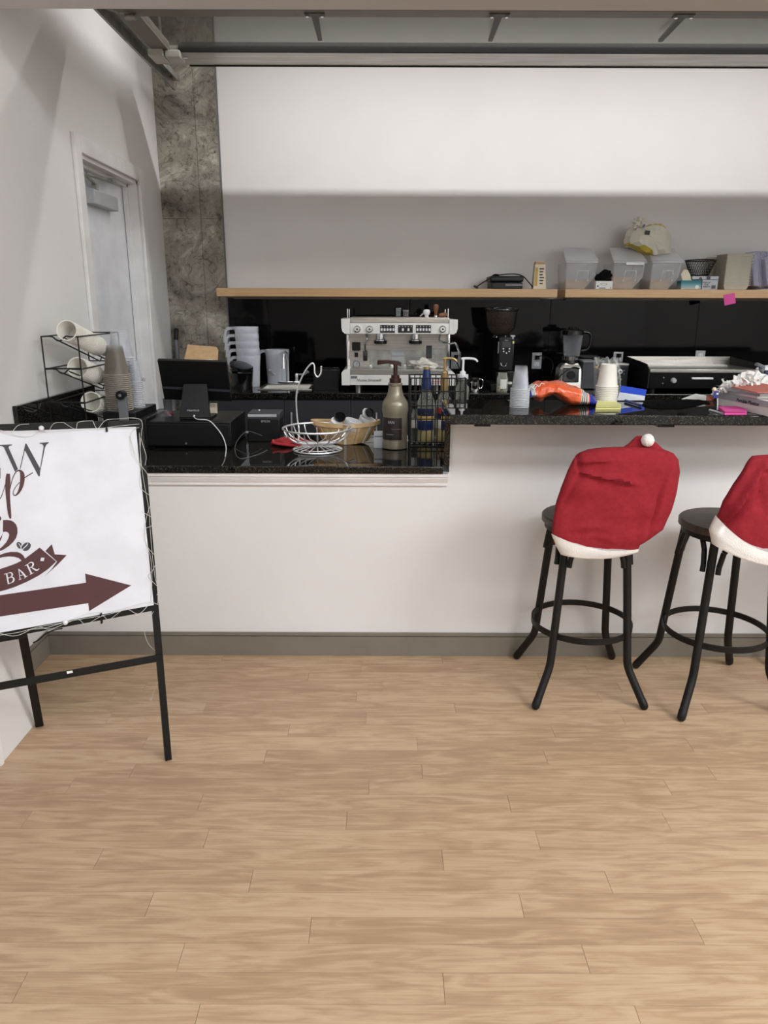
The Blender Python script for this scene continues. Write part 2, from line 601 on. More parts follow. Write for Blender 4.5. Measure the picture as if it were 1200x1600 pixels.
def text(body, size, p, m, parent, rot=None, name='lettering', shear=0.0, ext=0.0006, align='CENTER'):
    cu = bpy.data.curves.new('t', 'FONT')
    cu.body = body; cu.size = size; cu.extrude = ext; cu.shear = shear
    cu.align_x = align; cu.align_y = 'CENTER'
    to = bpy.data.objects.new('t', cu); COL.objects.link(to)
    dg = bpy.context.evaluated_depsgraph_get(); dg.update()
    me = bpy.data.meshes.new_from_object(to.evaluated_get(dg))
    bpy.data.objects.remove(to)
    me.name = name
    R = rot if rot is not None else Matrix.Rotation(PI / 2, 4, 'X')
    me.transform(Matrix.Translation(V(p) - worldloc(parent)) @ R)
    me.materials.clear(); me.materials.append(M[m])
    o = bpy.data.objects.new(name, me); COL.objects.link(o); o.parent = parent
    return o


# heights and depths of the place
ZL, ZB, ZK = 0.815, 1.05, 0.914          # lower counter, bar, back counter tops
XW, YK, YW = -1.41, 2.82, 5.0            # left wall, knee wall, back wall

# ================================================================== STRUCTURE
fl = struct('floor', bb(newbm(), -4.5, 5.0, -3.5, YK + 0.02, -0.15, -0.0035), 'subfloor')
struct('floor', bb(newbm(), -1.6, 5.0, YK + 0.021, 5.2, -0.15, -0.0005), 'kfloor')
PW, PL = 0.0765, 0.914
bm = newbm(); box(bm, V((0, 0, -0.0019)), (PL - 0.0009, PW - 0.0007, 0.0038))
plank_me = None
row = 0
seams = {10: -0.72, 11: -0.61, 12: -0.045, 13: -0.47, 14: -0.80}
y = 0.9035
while y < YK - 0.0:
    yc = y + PW / 2
    off = (row * 0.377 + rnd.uniform(-0.15, 0.15)) % PL
    x = -2.3 + off - PL
    while x < 2.6:
        if plank_me is None:
            o = obj('plank', bm, 'floor', fl, smooth=0)
            plank_me = o.data
        else:
            o = bpy.data.objects.new('plank', plank_me); COL.objects.link(o); o.parent = fl
        o.location = (x + PL / 2, yc, 0)
        x += PL
    y += PW; row += 1

# left wall with the door opening
DY0, DY1, DZ = 3.70, 4.535, 2.085
bm = newbm()
bb(bm, XW - 0.22, XW, 2.0, DY0, 0, 4.2)
bb(bm, XW - 0.22, XW, DY1, YW + 0.15, 0, 4.2)
bb(bm, XW - 0.22, XW, DY0, DY1, DZ, 4.2)
struct('wall_left', bm, 'wall')
# wall end that juts out in front of the left wall
bm = newbm(); bb(bm, -3.5, -1.22, 2.05, 2.285, 0, 4.2); struct('wall_jamb', bm, 'wall')
bm = newbm()
bb(bm, -1.235, -1.212, 2.03, 2.05, 0, 2.4, 0.003); bb(bm, -1.30, -1.235, 2.036, 2.05, 0, 2.4, 0.003)
struct('trim_1', bm, 'trim')
struct('wall_back', bb(newbm(), -1.026, 4.6, YW, YW + 0.15, 0, 4.2), 'wall')
col = struct('column', bb(newbm(), XW, -1.029, YW - 0.002, YW + 0.15, 0, 4.2), 'concrete')
xj = at(312, 300, Y=YW).x
zj = at(310, 342, Y=YW).z
for (xa, xb_) in ((XW, xj - 0.001), (xj + 0.001, -1.029)):
    for (za, zb_) in ((0.0, zj - 0.0012), (zj + 0.0012, 4.2)):
        obj('panel', bb(newbm(), xa, xb_, YW - 0.010, YW - 0.002, za, zb_, 0.0015), 'concrete', col)
struct('trim_2', bb(newbm(), -1.031, -1.022, YW - 0.012, YW, 0, 4.2), 'grey')
struct('wall_right', bb(newbm(), 4.6, 4.75, -3.5, YW + 0.15, 0, 4.2), 'wall')
struct('wall_rear', bb(newbm(), -4.5, 4.75, -3.6, -3.5, 0, 4.2), 'wall')
struct('wall_far_left', bb(newbm(), -4.6, -4.5, -3.5, 2.2, 0, 4.2), 'wall')
struct('ceiling', bb(newbm(), -4.6, 4.75, -3.6, YW + 0.15, 4.2, 4.3), 'ceil')
struct('wall_upper', bb(newbm(), XW, 4.6, 2.77, 2.97, 2.415, 4.2), 'wall')
# knee wall: low to the left, bar height to the right
XB = 0.245
bm = newbm()
bb(bm, XW, XB + 0.01, YK, YK + 0.14, 0, ZL - 0.03)
bb(bm, XB + 0.01, 4.6, YK, YK + 0.14, 0, ZB - 0.04)
struct('wall_front', bm, 'wall')


def baseboard(name, x0, x1, y0, y1, ax):
    bm = newbm()
    if ax == 'x':
        bb(bm, x0, x1, y0, y1, 0, 0.086, 0.001)
        bb(bm, x0, x1, y0 + 0.002, y1, 0.088, 0.102, 0.002)
    else:
        bb(bm, x0, x1, y0, y1, 0, 0.086, 0.001)
        bb(bm, x0, x1 - 0.002, y0, y1, 0.088, 0.102, 0.002)
    struct(name, bm, 'base')


baseboard('baseboard_front', XW + 0.013, 4.6, YK - 0.013, YK, 'x')
baseboard('baseboard_left', XW, XW + 0.013, 2.286, YK, 'y')
# stepped moulding under the lower counter
bm = newbm()
zt = ZL - 0.031
x0, x1 = XW, XB + 0.004
prof = [(0, 0), (-0.026, 0), (-0.026, -0.012), (-0.020, -0.016), (-0.020, -0.020), (-0.014, -0.034), (-0.011, -0.040), (-0.011, -0.050), (0, -0.050)]
prism(bm, [(x0, YK + a, zt + b) for a, b in prof], (x1 - x0, 0, 0))
struct('trim_3', bm, 'trim', smooth=0)
# door casing and jambs
bm = newbm()
cw = 0.075
bb(bm, XW, XW + 0.018, DY0 - cw, DY0, 0, DZ + cw, 0.004)
bb(bm, XW, XW + 0.018, DY1, DY1 + cw, 0, DZ + cw, 0.004)
bb(bm, XW, XW + 0.018, DY0, DY1, DZ, DZ + cw, 0.004)
struct('trim_4', bm, 'trim')
bm = newbm()
XD = XW - 0.08
bb(bm, XD - 0.06, XW - 0.001, DY0, DY0 + 0.018, 0, DZ)
bb(bm, XD - 0.06, XW - 0.001, DY1 - 0.018, DY1, 0, DZ)
bb(bm, XD - 0.06, XW - 0.001, DY0, DY1, DZ - 0.018, DZ)
bb(bm, XD + 0.004, XD + 0.03, DY1 - 0.034, DY1 - 0.018, 0, DZ - 0.018)
bb(bm, XD + 0.004, XD + 0.03, DY0 + 0.018, DY0 + 0.034, 0, DZ - 0.018)
bb(bm, XD + 0.004, XD + 0.03, DY0, DY1, DZ - 0.034, DZ - 0.018)
struct('trim_5', bm, 'trim')
d = struct('door_1', bb(newbm(), XD - 0.045, XD, DY0 + 0.021, DY1 - 0.024, 0.012, DZ - 0.021, 0.002), 'door')
bm = newbm(); bb(bm, XD + 0.001, XD + 0.052, 3.93, 4.27, 1.895, 1.965, 0.006); obj('door_closer', bm, 'lgrey', d)
bm = newbm()
bb(bm, XD + 0.015, XD + 0.040, 4.00, 4.03, 1.964, 1.998)
tube(bm, [(XD + 0.028, 4.015, 1.996), (XD + 0.055, 3.84, 2.010)], 0.008)
tube(bm, [(XD + 0.055, 3.84, 2.016), (XD + 0.045, 4.22, 2.036)], 0.008)
bb(bm, XD + 0.03, XD + 0.06, 4.19, 4.25, 2.034, 2.05)
obj('closer_arm', bm, 'galv', d)
bm = newbm(); cyl(bm, (XD, 4.455, 0.98), (XD + 0.05, 4.455, 0.98), 0.012); tube(bm, [(XD + 0.05, 4.455, 0.98), (XD + 0.05, 4.34, 0.98)], 0.010)
obj('door_handle', bm, 'chrome', d)

# black glossy splash panels behind the back counter
zs = 1.455
sx = [-1.02, at(419, 520, Y=4.985).x, at(640, 520, Y=4.985).x, at(858, 520, Y=4.985).x, 2.05, 3.0, 4.59]
spl = struct('wall_backsplash', bb(newbm(), -1.021, 4.59, 4.992, 4.9995, ZK, zs), 'gap')
for a, b in zip(sx, sx[1:]):
    obj('panel', bb(newbm(), a + 0.0012, b - 0.0012, 4.982, 4.992, ZK + 0.001, zs - 0.001, 0.0008), 'splash', spl)

# ================================================================== COUNTERS
t = thing('countertop', 'low black granite counter with the cash register on it', 'countertop', (-0.5, 2.787, ZL))
bm = newbm(); bb(bm, XW + 0.001, XB - 0.016, 2.787, 3.50, ZL - 0.030, ZL, 0.004)
bb(bm, XB - 0.016, 3.2, 2.97, 3.50, ZL - 0.030, ZL, 0.002)
obj('slab', bm, 'granite', t)
bm = newbm(); bb(bm, XW + 0.001, XW + 0.021, 2.787, 3.56, ZL, 1.043, 0.002); obj('side_splash', bm, 'granite', t)
bm = newbm(); bb(bm, XW + 0.02, 3.2, 3.38, 3.46, 0.0, ZL - 0.031); obj('cabinet_back', bm, 'cab', t)

t = thing('bar_counter', 'raised black granite bar top with stools in front of it', 'countertop', (1.5, 2.56, ZB))
bm = newbm(); bb(bm, XB - 0.014, 3.4, 2.562, 2.985, ZB - 0.036, ZB, 0.004); obj('slab', bm, 'granite', t)
bm = newbm(); bb(bm, XB - 0.014, XB + 0.008, YK - 0.028, 2.985, ZL + 0.001, ZB - 0.037, 0.002); obj('end_panel', bm, 'granite', t)
for px in (754, 1041):
    p = at(px, 662, Y=2.58)
    bm = newbm(); bb(bm, p.x - 0.028, p.x + 0.028, 2.575, YK, ZB - 0.044, ZB - 0.037); obj('support_bracket', bm, 'blackm', t)

t = thing('back_countertop', 'long black granite counter under the shelves, carrying the espresso machine', 'countertop', (0.5, 4.36, ZK))
SX0, SX1, SY0, SY1 = at(409, 608, Z=ZK).x, at(484, 608, Z=ZK).x, 4.52, 4.80
bm = newbm()
z0 = ZK - 0.034
bb(bm, -1.02, 3.4, 4.36, SY0, z0, ZK, 0.003)
bb(bm, -1.02, 3.4, SY1, 4.98, z0, ZK)
bb(bm, -1.02, SX0, SY0, SY1, z0, ZK)
bb(bm, SX1, 3.4, SY0, SY1, z0, ZK)
obj('slab', bm, 'granite', t)
# cabinets below it
edges = [at(q, 640, Y=4.385).x for q in (340, 444, 548, 600, 704, 808, 912, 1016, 1120)]
hand = ['r', 'l', 'r', 'l', 'r', 'l', 'r', 'l']
for i, (a, b) in enumerate(zip(edges, edges[1:])):
    a = max(a, -1.0)
    lab = ['charcoal base cabinet behind the register at the left end', 'charcoal base cabinet below the sink', 'narrow charcoal base cabinet below the white espresso machine, left side',
           'charcoal base cabinet behind the pewter pump bottle', 'charcoal base cabinet hidden behind the wire bottle rack', 'charcoal base cabinet below the coffee grinder',
           'charcoal base cabinet below the blender', 'charcoal base cabinet below the griddle'][i]
    c = thing('base_cabinet', lab, 'cabinet', ((a + b) / 2, 4.39, 0), 'charcoal base cabinets')
    obj('body', bb(newbm(), a + 0.001, b - 0.001, 4.405, 4.975, 0.09, ZK - 0.036), 'cab', c)
    obj('toe_kick', bb(newbm(), a + 0.001, b - 0.001, 4.46, 4.975, 0.0, 0.09), 'gap', c)
    dr = obj('cabinet_door', bb(newbm(), a + 0.002, b - 0.002, 4.385, 4.404, 0.10, ZK - 0.045, 0.0015), 'cab', c)
    hx = b - 0.045 if hand[i] == 'r' else a + 0.045
    bm = newbm(); tube(bm, [(hx, 4.36, 0.80), (hx, 4.36, 0.64)], 0.005)
    cyl(bm, (hx, 4.36, 0.79), (hx, 4.386, 0.79), 0.004, 8); cyl(bm, (hx, 4.36, 0.65), (hx, 4.386, 0.65), 0.004, 8)
    obj('handle', bm, 'brightwire', dr)

# shelves
XS0, XSg0, XSg1 = at(338, 458, Y=4.72).x, at(871, 459, Y=4.72).x, at(883, 460, Y=4.72).x
ZS = 1.512
t = thing('wall_shelf', 'maple wall shelf with rounded end holding the waffle iron', 'shelf', (XS0, 4.86, 1.46))
obj('board', bb(newbm(), XS0, XSg0, 4.72, 4.998, ZS - 0.05, ZS, 0.003), 'shelf', t)
obj('back_cleat', bb(newbm(), XS0 + 0.06, XSg0 - 0.06, 4.94, 4.98, ZS - 0.064, ZS - 0.0505), 'base', t)
t = thing('wall_shelf', 'maple wall shelf at right holding the food bins', 'shelf', (XSg1, 4.86, 1.46))
obj('board', bb(newbm(), XSg1, 3.3, 4.72, 4.998, ZS - 0.05, ZS, 0.003), 'shelf', t)
obj('back_cleat', bb(newbm(), XSg1 + 0.06, 3.2, 4.94, 4.98, ZS - 0.064, ZS - 0.0505), 'base', t)

# ================================================================== OVERHEAD DOOR
ZP = 2.66
t = thing('overhead_door', 'raised glazed sectional door lying flat overhead, aluminium framed', 'garage door', (0.5, 4.1, ZP))
XD0, XD1 = -1.19, 3.6
for (ya, yb, nm, m) in ((4.27, 4.487, 'bottom_rail', 'alumb'), (3.706, 3.79, 'joint_rail', 'alum2'), (3.62, 3.703, 'joint_rail', 'alum2'), (3.12, 3.20, 'joint_rail', 'alum2'), (3.035, 3.117, 'joint_rail', 'alum2')):
    bm = newbm(); bb(bm, XD0, XD1, ya, yb, ZP, ZP + 0.030, 0.003)
    obj(nm, bm, m, t)
bm = newbm(); bb(bm, -1.06, XD1, 4.484, 4.496, ZP - 0.006, ZP + 0.028, 0.003); bb(bm, -1.06, XD1, 4.262, 4.272, ZP - 0.003, ZP + 0.044, 0.002)
obj('weather_strip', bm, 'gap', t, kind='stuff')
xs = [XD0, -0.35, 0.62, 1.55, 2.5, XD1]
for (ya, yb) in ((3.79, 4.27), (3.20, 3.62)):
    bm = newbm(); bb(bm, XD0, XD0 + 0.085, ya, yb, ZP, ZP + 0.044, 0.002); obj('end_stile', bm, 'alum2', t)
    bm = newbm(); bb(bm, XD1 - 0.085, XD1, ya, yb, ZP, ZP + 0.044, 0.002); obj('end_stile', bm, 'alum2', t)
    bm = newbm(); bb(bm, XD0 + 0.085, XD1 - 0.085, ya, yb, ZP + 0.012, ZP + 0.018); obj('glass_pane', bm, 'pane', t)
for px in (495, 775, 1056):
    p = at(px, 36, Z=ZP)
    x = p.x
    bm = newbm()
    bb(bm, x - 0.045, x + 0.045, 3.735, 3.775, ZP - 0.004, ZP - 0.0005)
    prism(bm, [(x - 0.016, 3.76, ZP - 0.004), (x + 0.016, 3.76, ZP - 0.004), (x + 0.010, 4.04, ZP - 0.018), (x - 0.010, 4.04, ZP - 0.018)], (0, 0, 0.012))
    h = obj('hinge', bm, 'hingem', t)
    for s in (-1, 1):
        bm = newbm(); cyl(bm, (x + s * 0.033, 3.752, ZP - 0.004), (x + s * 0.033, 3.752, ZP - 0.012), 0.008, 6)
        obj('bolt', bm, 'chrome', h)
pl, pr = at(224, 72, Z=ZP - 0.01), at(273, 72, Z=ZP - 0.01)
xm = (pl.x + pr.x) / 2
for (xa, xb_, ya) in ((pl.x, xm - 0.003, 4.215), (xm + 0.003, pr.x, 4.235)):
    bm = newbm(); bb(bm, xa, xb_, ya, 4.36, ZP - 0.032, ZP - 0.001, 0.003); h = obj('roller_bracket', bm, 'alumb', t)
bm = newbm(); cyl(bm, (pr.x, 4.31, ZP - 0.016), (pr.x + 0.022, 4.31, ZP - 0.016), 0.007); obj('bolt', bm, 'chrome', h)
bm = newbm(); cyl(bm, (-1.235, 3.75, ZP + 0.02), (-1.12, 3.75, ZP - 0.008), 0.009); cyl(bm, (-1.16, 3.75, ZP - 0.014), (-1.11, 3.75, ZP - 0.014), 0.013)
obj('roller', bm, 'galv', t)

t = thing('door_track', 'galvanised door track running back along the left wall', 'track', (-1.27, 4.0, 2.68))
bm = newbm()
x = -1.262
prism(bm, [(x, 3.0, 2.640), (x + 0.012, 3.0, 2.640), (x + 0.012, 3.0, 2.644), (x + 0.004, 3.0, 2.644), (x + 0.004, 3.0, 2.690), (x + 0.045, 3.0, 2.690), (x + 0.045, 3.0, 2.694), (x, 3.0, 2.694)], (0, 1.90, 0))
obj('channel', bm, 'galv', t, smooth=0)
bm = newbm(); bb(bm, x + 0.05, x + 0.054, 3.4, 4.84, 2.668, 2.70); bb(bm, x + 0.035, x + 0.054, 3.4, 4.84, 2.696, 2.70)
obj('angle_rail', bm, 'galv', t, smooth=0)
for ya in (3.10, 4.62):
    bm = newbm(); bb(bm, x + 0.014, x + 0.018, ya, ya + 0.04, 2.694, 4.199); obj('hanger_angle', bm, 'galv', t, smooth=0)
for yy in (4.70, 4.78):
    bm = newbm(); cyl(bm, (x + 0.02, yy, 2.69), (x + 0.02, yy, 2.674), 0.008, 6); obj('bolt', bm, 'chrome', t)

# ================================================================== BAR STOOLS AND COVERS
def make_stool(cx, cy, rot, label):
    t = thing('bar_stool', label, 'stool', (cx, cy, 0), 'bar stools along the counter')
    C = V((cx, cy, 0))
    bm = newbm()
    lathe(bm, [(0, 0.654), (0.166, 0.654), (0.172, 0.659), (0.172, 0.677), (0.167, 0.682), (0, 0.682)], C, 40)
    obj('seat', bm, 'seat', t)
    bm = newbm()
    lathe(bm, [(0.14, 0.653), (0.160, 0.653), (0.160, 0.634), (0.154, 0.634), (0.154, 0.650), (0.14, 0.650)], C, 36)
    obj('seat_rim', bm, 'blackm', t)
    for k in range(4):
        a = rot + PI / 4 + k * PI / 2
        d = V((math.cos(a), math.sin(a), 0)); s = V((-d.y, d.x, 0))
        P = lambda r, z, q=0: C + d * r + s * q + V((0, 0, z))
        bm = newbm()
        path = [P(0.150, 0.640), P(0.170, 0.45), P(0.198, 0.165), P(0.203, 0.145), P(0.212, 0.125), P(0.272, 0.026)]
        tube(bm, path, 0.0145, 18)
        lg = obj('leg', bm, 'blackm', t)
        bm = newbm()
        tube(bm, [P(0.266, 0.036), P(0.275, 0.022), P(0.281, 0.010), P(0.283, 0.004)], [0.0152, 0.0155, 0.0145, 0.010], 18)
        obj('foot_cap', bm, 'black', lg)
        for q in (-0.026, 0.026):
            bm = newbm()
            pts = [P(0.128, 0.636, q * 1.9), P(0.146, 0.60, q * 1.25), P(0.158, 0.55, q), P(0.162, 0.525, q)]
            for p0, p1 in zip(pts, pts[1:]):
                tube(bm, [p0, p1], 0.0095, 8)
            obj('bracket', bm, 'blackm', lg)
    bm = newbm()
    n = 48
    pr = [(0.180, 0.250), (0.187, 0.250), (0.187, 0.272), (0.180, 0.272), (0.180, 0.250)]
    lathe(bm, pr, C, n)
    obj('footrest_ring', bm, 'blackm', t)
    return t


def make_cover(nm, label, rows, brim_rows, tail, pom, cre, seed):
    """santa hat chair cover: rings through left, middle, right image points at real depths"""
    p0 = at(rows[0][1][0], rows[0][1][1], Y=rows[0][3])
    t = thing(nm, label, 'chair cover', p0, 'santa hat chair covers')
    N = 110

    def ring(row, grow=0.0, amp=0.0):
        L, Mi, R, Yc, hd = row
        out = []
        for k in range(N):
            th = 2 * PI * k / N
            c, s = math.cos(th), math.sin(th)
            u = math.copysign(abs(c) ** 0.55, c)
            vv = math.copysign(abs(s) ** 0.75, s)
            uu = u * (1 + grow)
            q = uu
            l = q * (q - 1) / 2; m0 = 1 - q * q; rr = q * (q + 1) / 2
            # x runs linearly, the row bends through its middle point
            x = (L[0] + R[0]) / 2 + (R[0] - L[0]) / 2 * uu + (Mi[0] - (L[0] + R[0]) / 2) * (1 - q * q)
            y = L[1] * l + Mi[1] * m0 + R[1] * rr
            Yd = Yc - (hd + grow * 0.05) * vv
            p = at(x, y, Y=Yd)
            if amp:
                w = amp * noise.noise(V((p.x * 7, p.z * 11, seed))) + amp * 0.5 * noise.noise(V((p.x * 22, p.z * 16, seed + 5)))
                for (x0, y0, x1, y1, h, wd) in cre:
                    dx, dy = x1 - x0, y1 - y0
                    ln = math.hypot(dx, dy)
                    tt = ((x - x0) * dx + (y - y0) * dy) / ln / ln
                    dd = ((x - x0) * dy - (y - y0) * dx) / ln
                    if -0.1 < tt < 1.1 and s > 0.1:
                        w += 1.35 * h * math.exp(-(dd / wd) ** 2) * max(0, math.sin(PI * min(1, max(0, (tt + 0.1) / 1.2)))) ** 0.6
                p.y -= w * (1 if s > 0 else 0.3)
            out.append(p)
        return out
    # refine the rows by Catmull interpolation
    def interp(rs, sub):
        res = []
        for i in range(len(rs) - 1):
            q0, q1, q2, q3 = rs[max(i - 1, 0)], rs[i], rs[i + 1], rs[min(i + 2, len(rs) - 1)]
            for k in range(sub):
                tt = k / sub
                f = lambda a, b, c, d: 0.5 * (2 * b + (c - a) * tt + (2 * a - 5 * b + 4 * c - d) * tt ** 2 + (3 * b - a - 3 * c + d) * tt ** 3)
                lin = lambda b, c: b + (c - b) * tt
                res.append(tuple(tuple(lin(q1[j][e], q2[j][e]) if j != 1 else f(q0[j][e], q1[j][e], q2[j][e], q3[j][e]) for e in (0, 1)) for j in range(3)) + (f(q0[3], q1[3], q2[3], q3[3]), lin(q1[4], q2[4])))
        res.append(rs[-1])
        return res
    bm = newbm()
    rings = [ring(r, 0, 0.012) for r in interp(rows, 8)]
    loft(bm, rings)
    obj('cover', bm, 'red', t, smooth=60)
    bm = newbm()
    loft(bm, [ring(r, 0.012, 0.003) for r in interp(brim_rows, 4)], cap=True)
    obj('brim', bm, 'felt', t, smooth=60)
    if tail:
        bm = newbm()
        loft(bm, [ring(r, 0, 0.004) for r in interp(tail, 4)])
        obj('tail', bm, 'red', t, smooth=60)
    if pom:
        bm = newbm()
        c = at(pom[0], pom[1], Y=pom[2]); r = pom[3] * mpp(c)
        blob(bm, c, (r, r, r), 0.08, 3.5, 4, seed)
        obj('pompom', bm, 'felt', t)
    return t


make_stool(0.752, 2.585, 0.0, 'bar stool on the left, its flat-topped red cover wide and square')
make_stool(1.237, 2.525, 0.08, 'second bar stool, more of its dark round seat showing, pointed red cover')
make_stool(1.775, 2.535, -0.02, 'bar stool at the right edge with only one black foot in view')

make_cover('santa_chair_cover', 'wide red felt chair cover with white brim and pompom on the left stool',
           [((866, 850), (930, 866), (996, 862), 2.383, 0.022), ((862, 834), (930, 858), (1000, 852), 2.381, 0.026),
            ((864, 815), (940, 838), (1036, 828), 2.384, 0.034), ((868, 790), (950, 803), (1048, 800), 2.392, 0.040),
            ((876, 762), (955, 770), (1058, 766), 2.398, 0.045), ((886, 737), (962, 740), (1063, 738), 2.402, 0.047),
            ((896, 717), (970, 718), (1060, 718), 2.406, 0.045), ((905, 707), (975, 706), (1052, 708), 2.410, 0.040),
            ((918, 702), (978, 700), (1040, 703), 2.414, 0.030), ((930, 700), (980, 698), (1028, 701), 2.418, 0.016)],
           [((877, 867), (930, 874), (985, 867), 2.383, 0.024), ((868, 851), (930, 867), (996, 863), 2.382, 0.030),
            ((862, 834), (930, 858), (998, 858), 2.380, 0.030)],
           [((968, 702), (1004, 704), (1038, 703), 2.432, 0.026), ((982, 693), (1006, 694), (1027, 693), 2.432, 0.024), ((992, 683), (1003, 684), (1016, 684), 2.432, 0.018),
            ((996, 681), (1003, 681), (1010, 682), 2.432, 0.012)],
           (1012, 688, 2.400, 10),
           [(905, 737, 995, 756, 0.016, 3.2), (905, 722, 960, 718, 0.008, 3), (903, 748, 880, 790, -0.006, 4), (958, 745, 930, 830, -0.007, 3), (895, 828, 935, 820, 0.010, 4),
            (935, 826, 920, 856, -0.008, 4), (932, 826, 962, 850, 0.008, 3), (1042, 735, 1012, 838, -0.010, 4), (900, 705, 908, 745, -0.010, 4)], 3)
make_cover('santa_chair_cover', 'pointed red felt chair cover with slanting white brim on the second stool',
           [((1115, 838), (1215, 884), (1316, 862), 2.300, 0.05), ((1121, 805), (1215, 866), (1322, 830), 2.300, 0.055),
            ((1129, 782), (1215, 815), (1318, 795), 2.305, 0.06), ((1146, 755), (1216, 772), (1305, 765), 2.312, 0.055),
            ((1163, 730), (1218, 737), (1288, 735), 2.320, 0.045), ((1171, 717), (1220, 719), (1274, 720), 2.326, 0.032), ((1175, 712), (1222, 711), (1262, 714), 2.33, 0.016)],
           [((1113, 850), (1215, 886), (1318, 868), 2.300, 0.052), ((1109, 828), (1215, 877), (1320, 850), 2.300, 0.058),
            ((1119, 806), (1215, 866), (1324, 832), 2.300, 0.058)],
           None, None,
           [(1195, 728, 1128, 822, 0.020, 5), (1180, 775, 1130, 826, -0.018, 5), (1195, 728, 1230, 740, 0.016, 5), (1200, 775, 1225, 860, 0.010, 7), (1190, 740, 1190, 800, -0.010, 5)], 9)

# ================================================================== SIGN
A = V((-0.691, 2.065, 0.0))
E1 = V((math.sin(math.radians(64.4)), math.cos(math.radians(64.4)), 0))
B = at(222, 660, Y=2.20)
NRM = E1.cross(B - A).normalized()
if NRM.y > 0: NRM = -NRM
E2 = NRM.cross(E1); E2 = E2 if E2.z > 0 else -E2


def sp(px, py, off=0.0):
    """point of the sign's own plane seen at an image position"""
    o = V((0, 0, EYE)); r = ray(px, py)
    s = (A + NRM * off - o).dot(NRM) / r.dot(NRM)
    return o + r * s


def uw(px, py):
    p = sp(px, py) - A
    return p.dot(E1), p.dot(E2)


def pt(u, wv, off=0.0):
    return A + E1 * u + E2 * wv + NRM * off


sg = thing('directory_sign', 'white directional sign on a black iron stand, dark red arrow pointing right', 'sign', V((A.x - 0.3, A.y, 0)))
uL = -0.76


def bar(bm, a, b, wd, th=0.02, off=-0.022):
    """flat iron bar in the sign's plane between two (u,w) points"""
    a, b = V(a), V(b)
    d = (b - a).normalized(); n = V((-d.y, d.x)) * wd / 2
    prism(bm, [pt(*(q), off) for q in (a + n, b + n, b - n, a - n)], NRM * th)


tr = uw(218, 662); ft = uw(264, 1190); tl = uw(0, 669)
k = (tl[1] - tr[1]) / (tl[0] - tr[0])
br = uw(243, 949); bl = uw(0, 993); kb = (bl[1] - br[1]) / (bl[0] - br[0])
cr_ = uw(252, 1027); cl_ = uw(0, 1072); kc = (cl_[1] - cr_[1]) / (cl_[0] - cr_[0])
ext = lambda p, kk: (uL, p[1] + kk * (uL - p[0]))
bm = newbm(); bar(bm, ft, tr, 0.020); obj('leg', bm, 'iron', sg, smooth=0)
bm = newbm(); bar(bm, (uL - 0.01, 0.004), (uL, ext(tr, k)[1]), 0.020); obj('leg', bm, 'iron', sg, smooth=0)
bm = newbm(); bar(bm, (tr[0] + 0.009, tr[1] + 0.009 * k), ext(tr, k), 0.022, 0.022); obj('top_rail', bm, 'iron', sg, smooth=0)
bm = newbm(); bar(bm, br, ext(br, kb), 0.020); obj('bottom_rail', bm, 'iron', sg, smooth=0)
bm = newbm(); bar(bm, cr_, ext(cr_, kc), 0.022, 0.006, -0.002); obj('cross_bar', bm, 'iron', sg, smooth=0)
bm = newbm()
p0, p1 = at(62, 1134, Z=0.002), pt(-0.375, 0.62, -0.03)
tubepts = [p0, p1]
d = (p1 - p0).normalized(); sdir = d.cross(NRM).normalized()
q = [p0 - sdir * 0.013, p0 + sdir * 0.013, p1 + sdir * 0.013, p1 - sdir * 0.013]
prism(bm, q, NRM * 0.008)
obj('rear_leg', bm, 'iron', sg, smooth=0)
bm = newbm(); bar(bm, uw(42, 996), (uL, uw(42, 996)[1]), 0.016, 0.008, -0.034); obj('rear_brace', bm, 'iron', sg, smooth=0)
bm = newbm(); prism(bm, [sp(a, b, 0.0045) for a, b in ((104, 1049), (113, 1047.5), (114, 1051), (105, 1053))], NRM * 0.0006); obj('sticker', bm, 'paper', sg, smooth=0)
# the board
T_R, B_R = uw(212, 667), uw(240, 945)
bpoly = [T_R, (uL + 0.015, T_R[1] + k * (uL + 0.015 - T_R[0])), (uL + 0.015, B_R[1] + kb * (uL + 0.015 - B_R[0])), B_R]
bm = newbm(); prism(bm, [pt(u, v_, 0.0) for u, v_ in bpoly], NRM * 0.004)
bd = obj('board', bm, 'board', sg, smooth=0)
FO = 0.0047


def flat(bm, px):
    prism(bm, [pt(*uw(x, y), FO - 0.0006) for x, y in px], NRM * 0.0009)


def stroke(bm, pts, off=FO, sub=8):
    """variable width stroke: (px, py, width in pixels)"""
    P = smoothpath([V((x, y, wd)) for x, y, wd in pts], sub)
    L, R = [], []
    for i, p in enumerate(P):
        d = P[min(i + 1, len(P) - 1)] - P[max(i - 1, 0)]
        d = V((d.x, d.y)); d.normalize(); nn = V((-d.y, d.x)) * max(p.z, 0.3) / 2
        L.append(bm.verts.new(pt(*uw(p.x + nn.x, p.y + nn.y), off))); R.append(bm.verts.new(pt(*uw(p.x - nn.x, p.y - nn.y), off)))
    for i in range(len(P) - 1):
        bm.faces.new((L[i], L[i + 1], R[i + 1], R[i]))


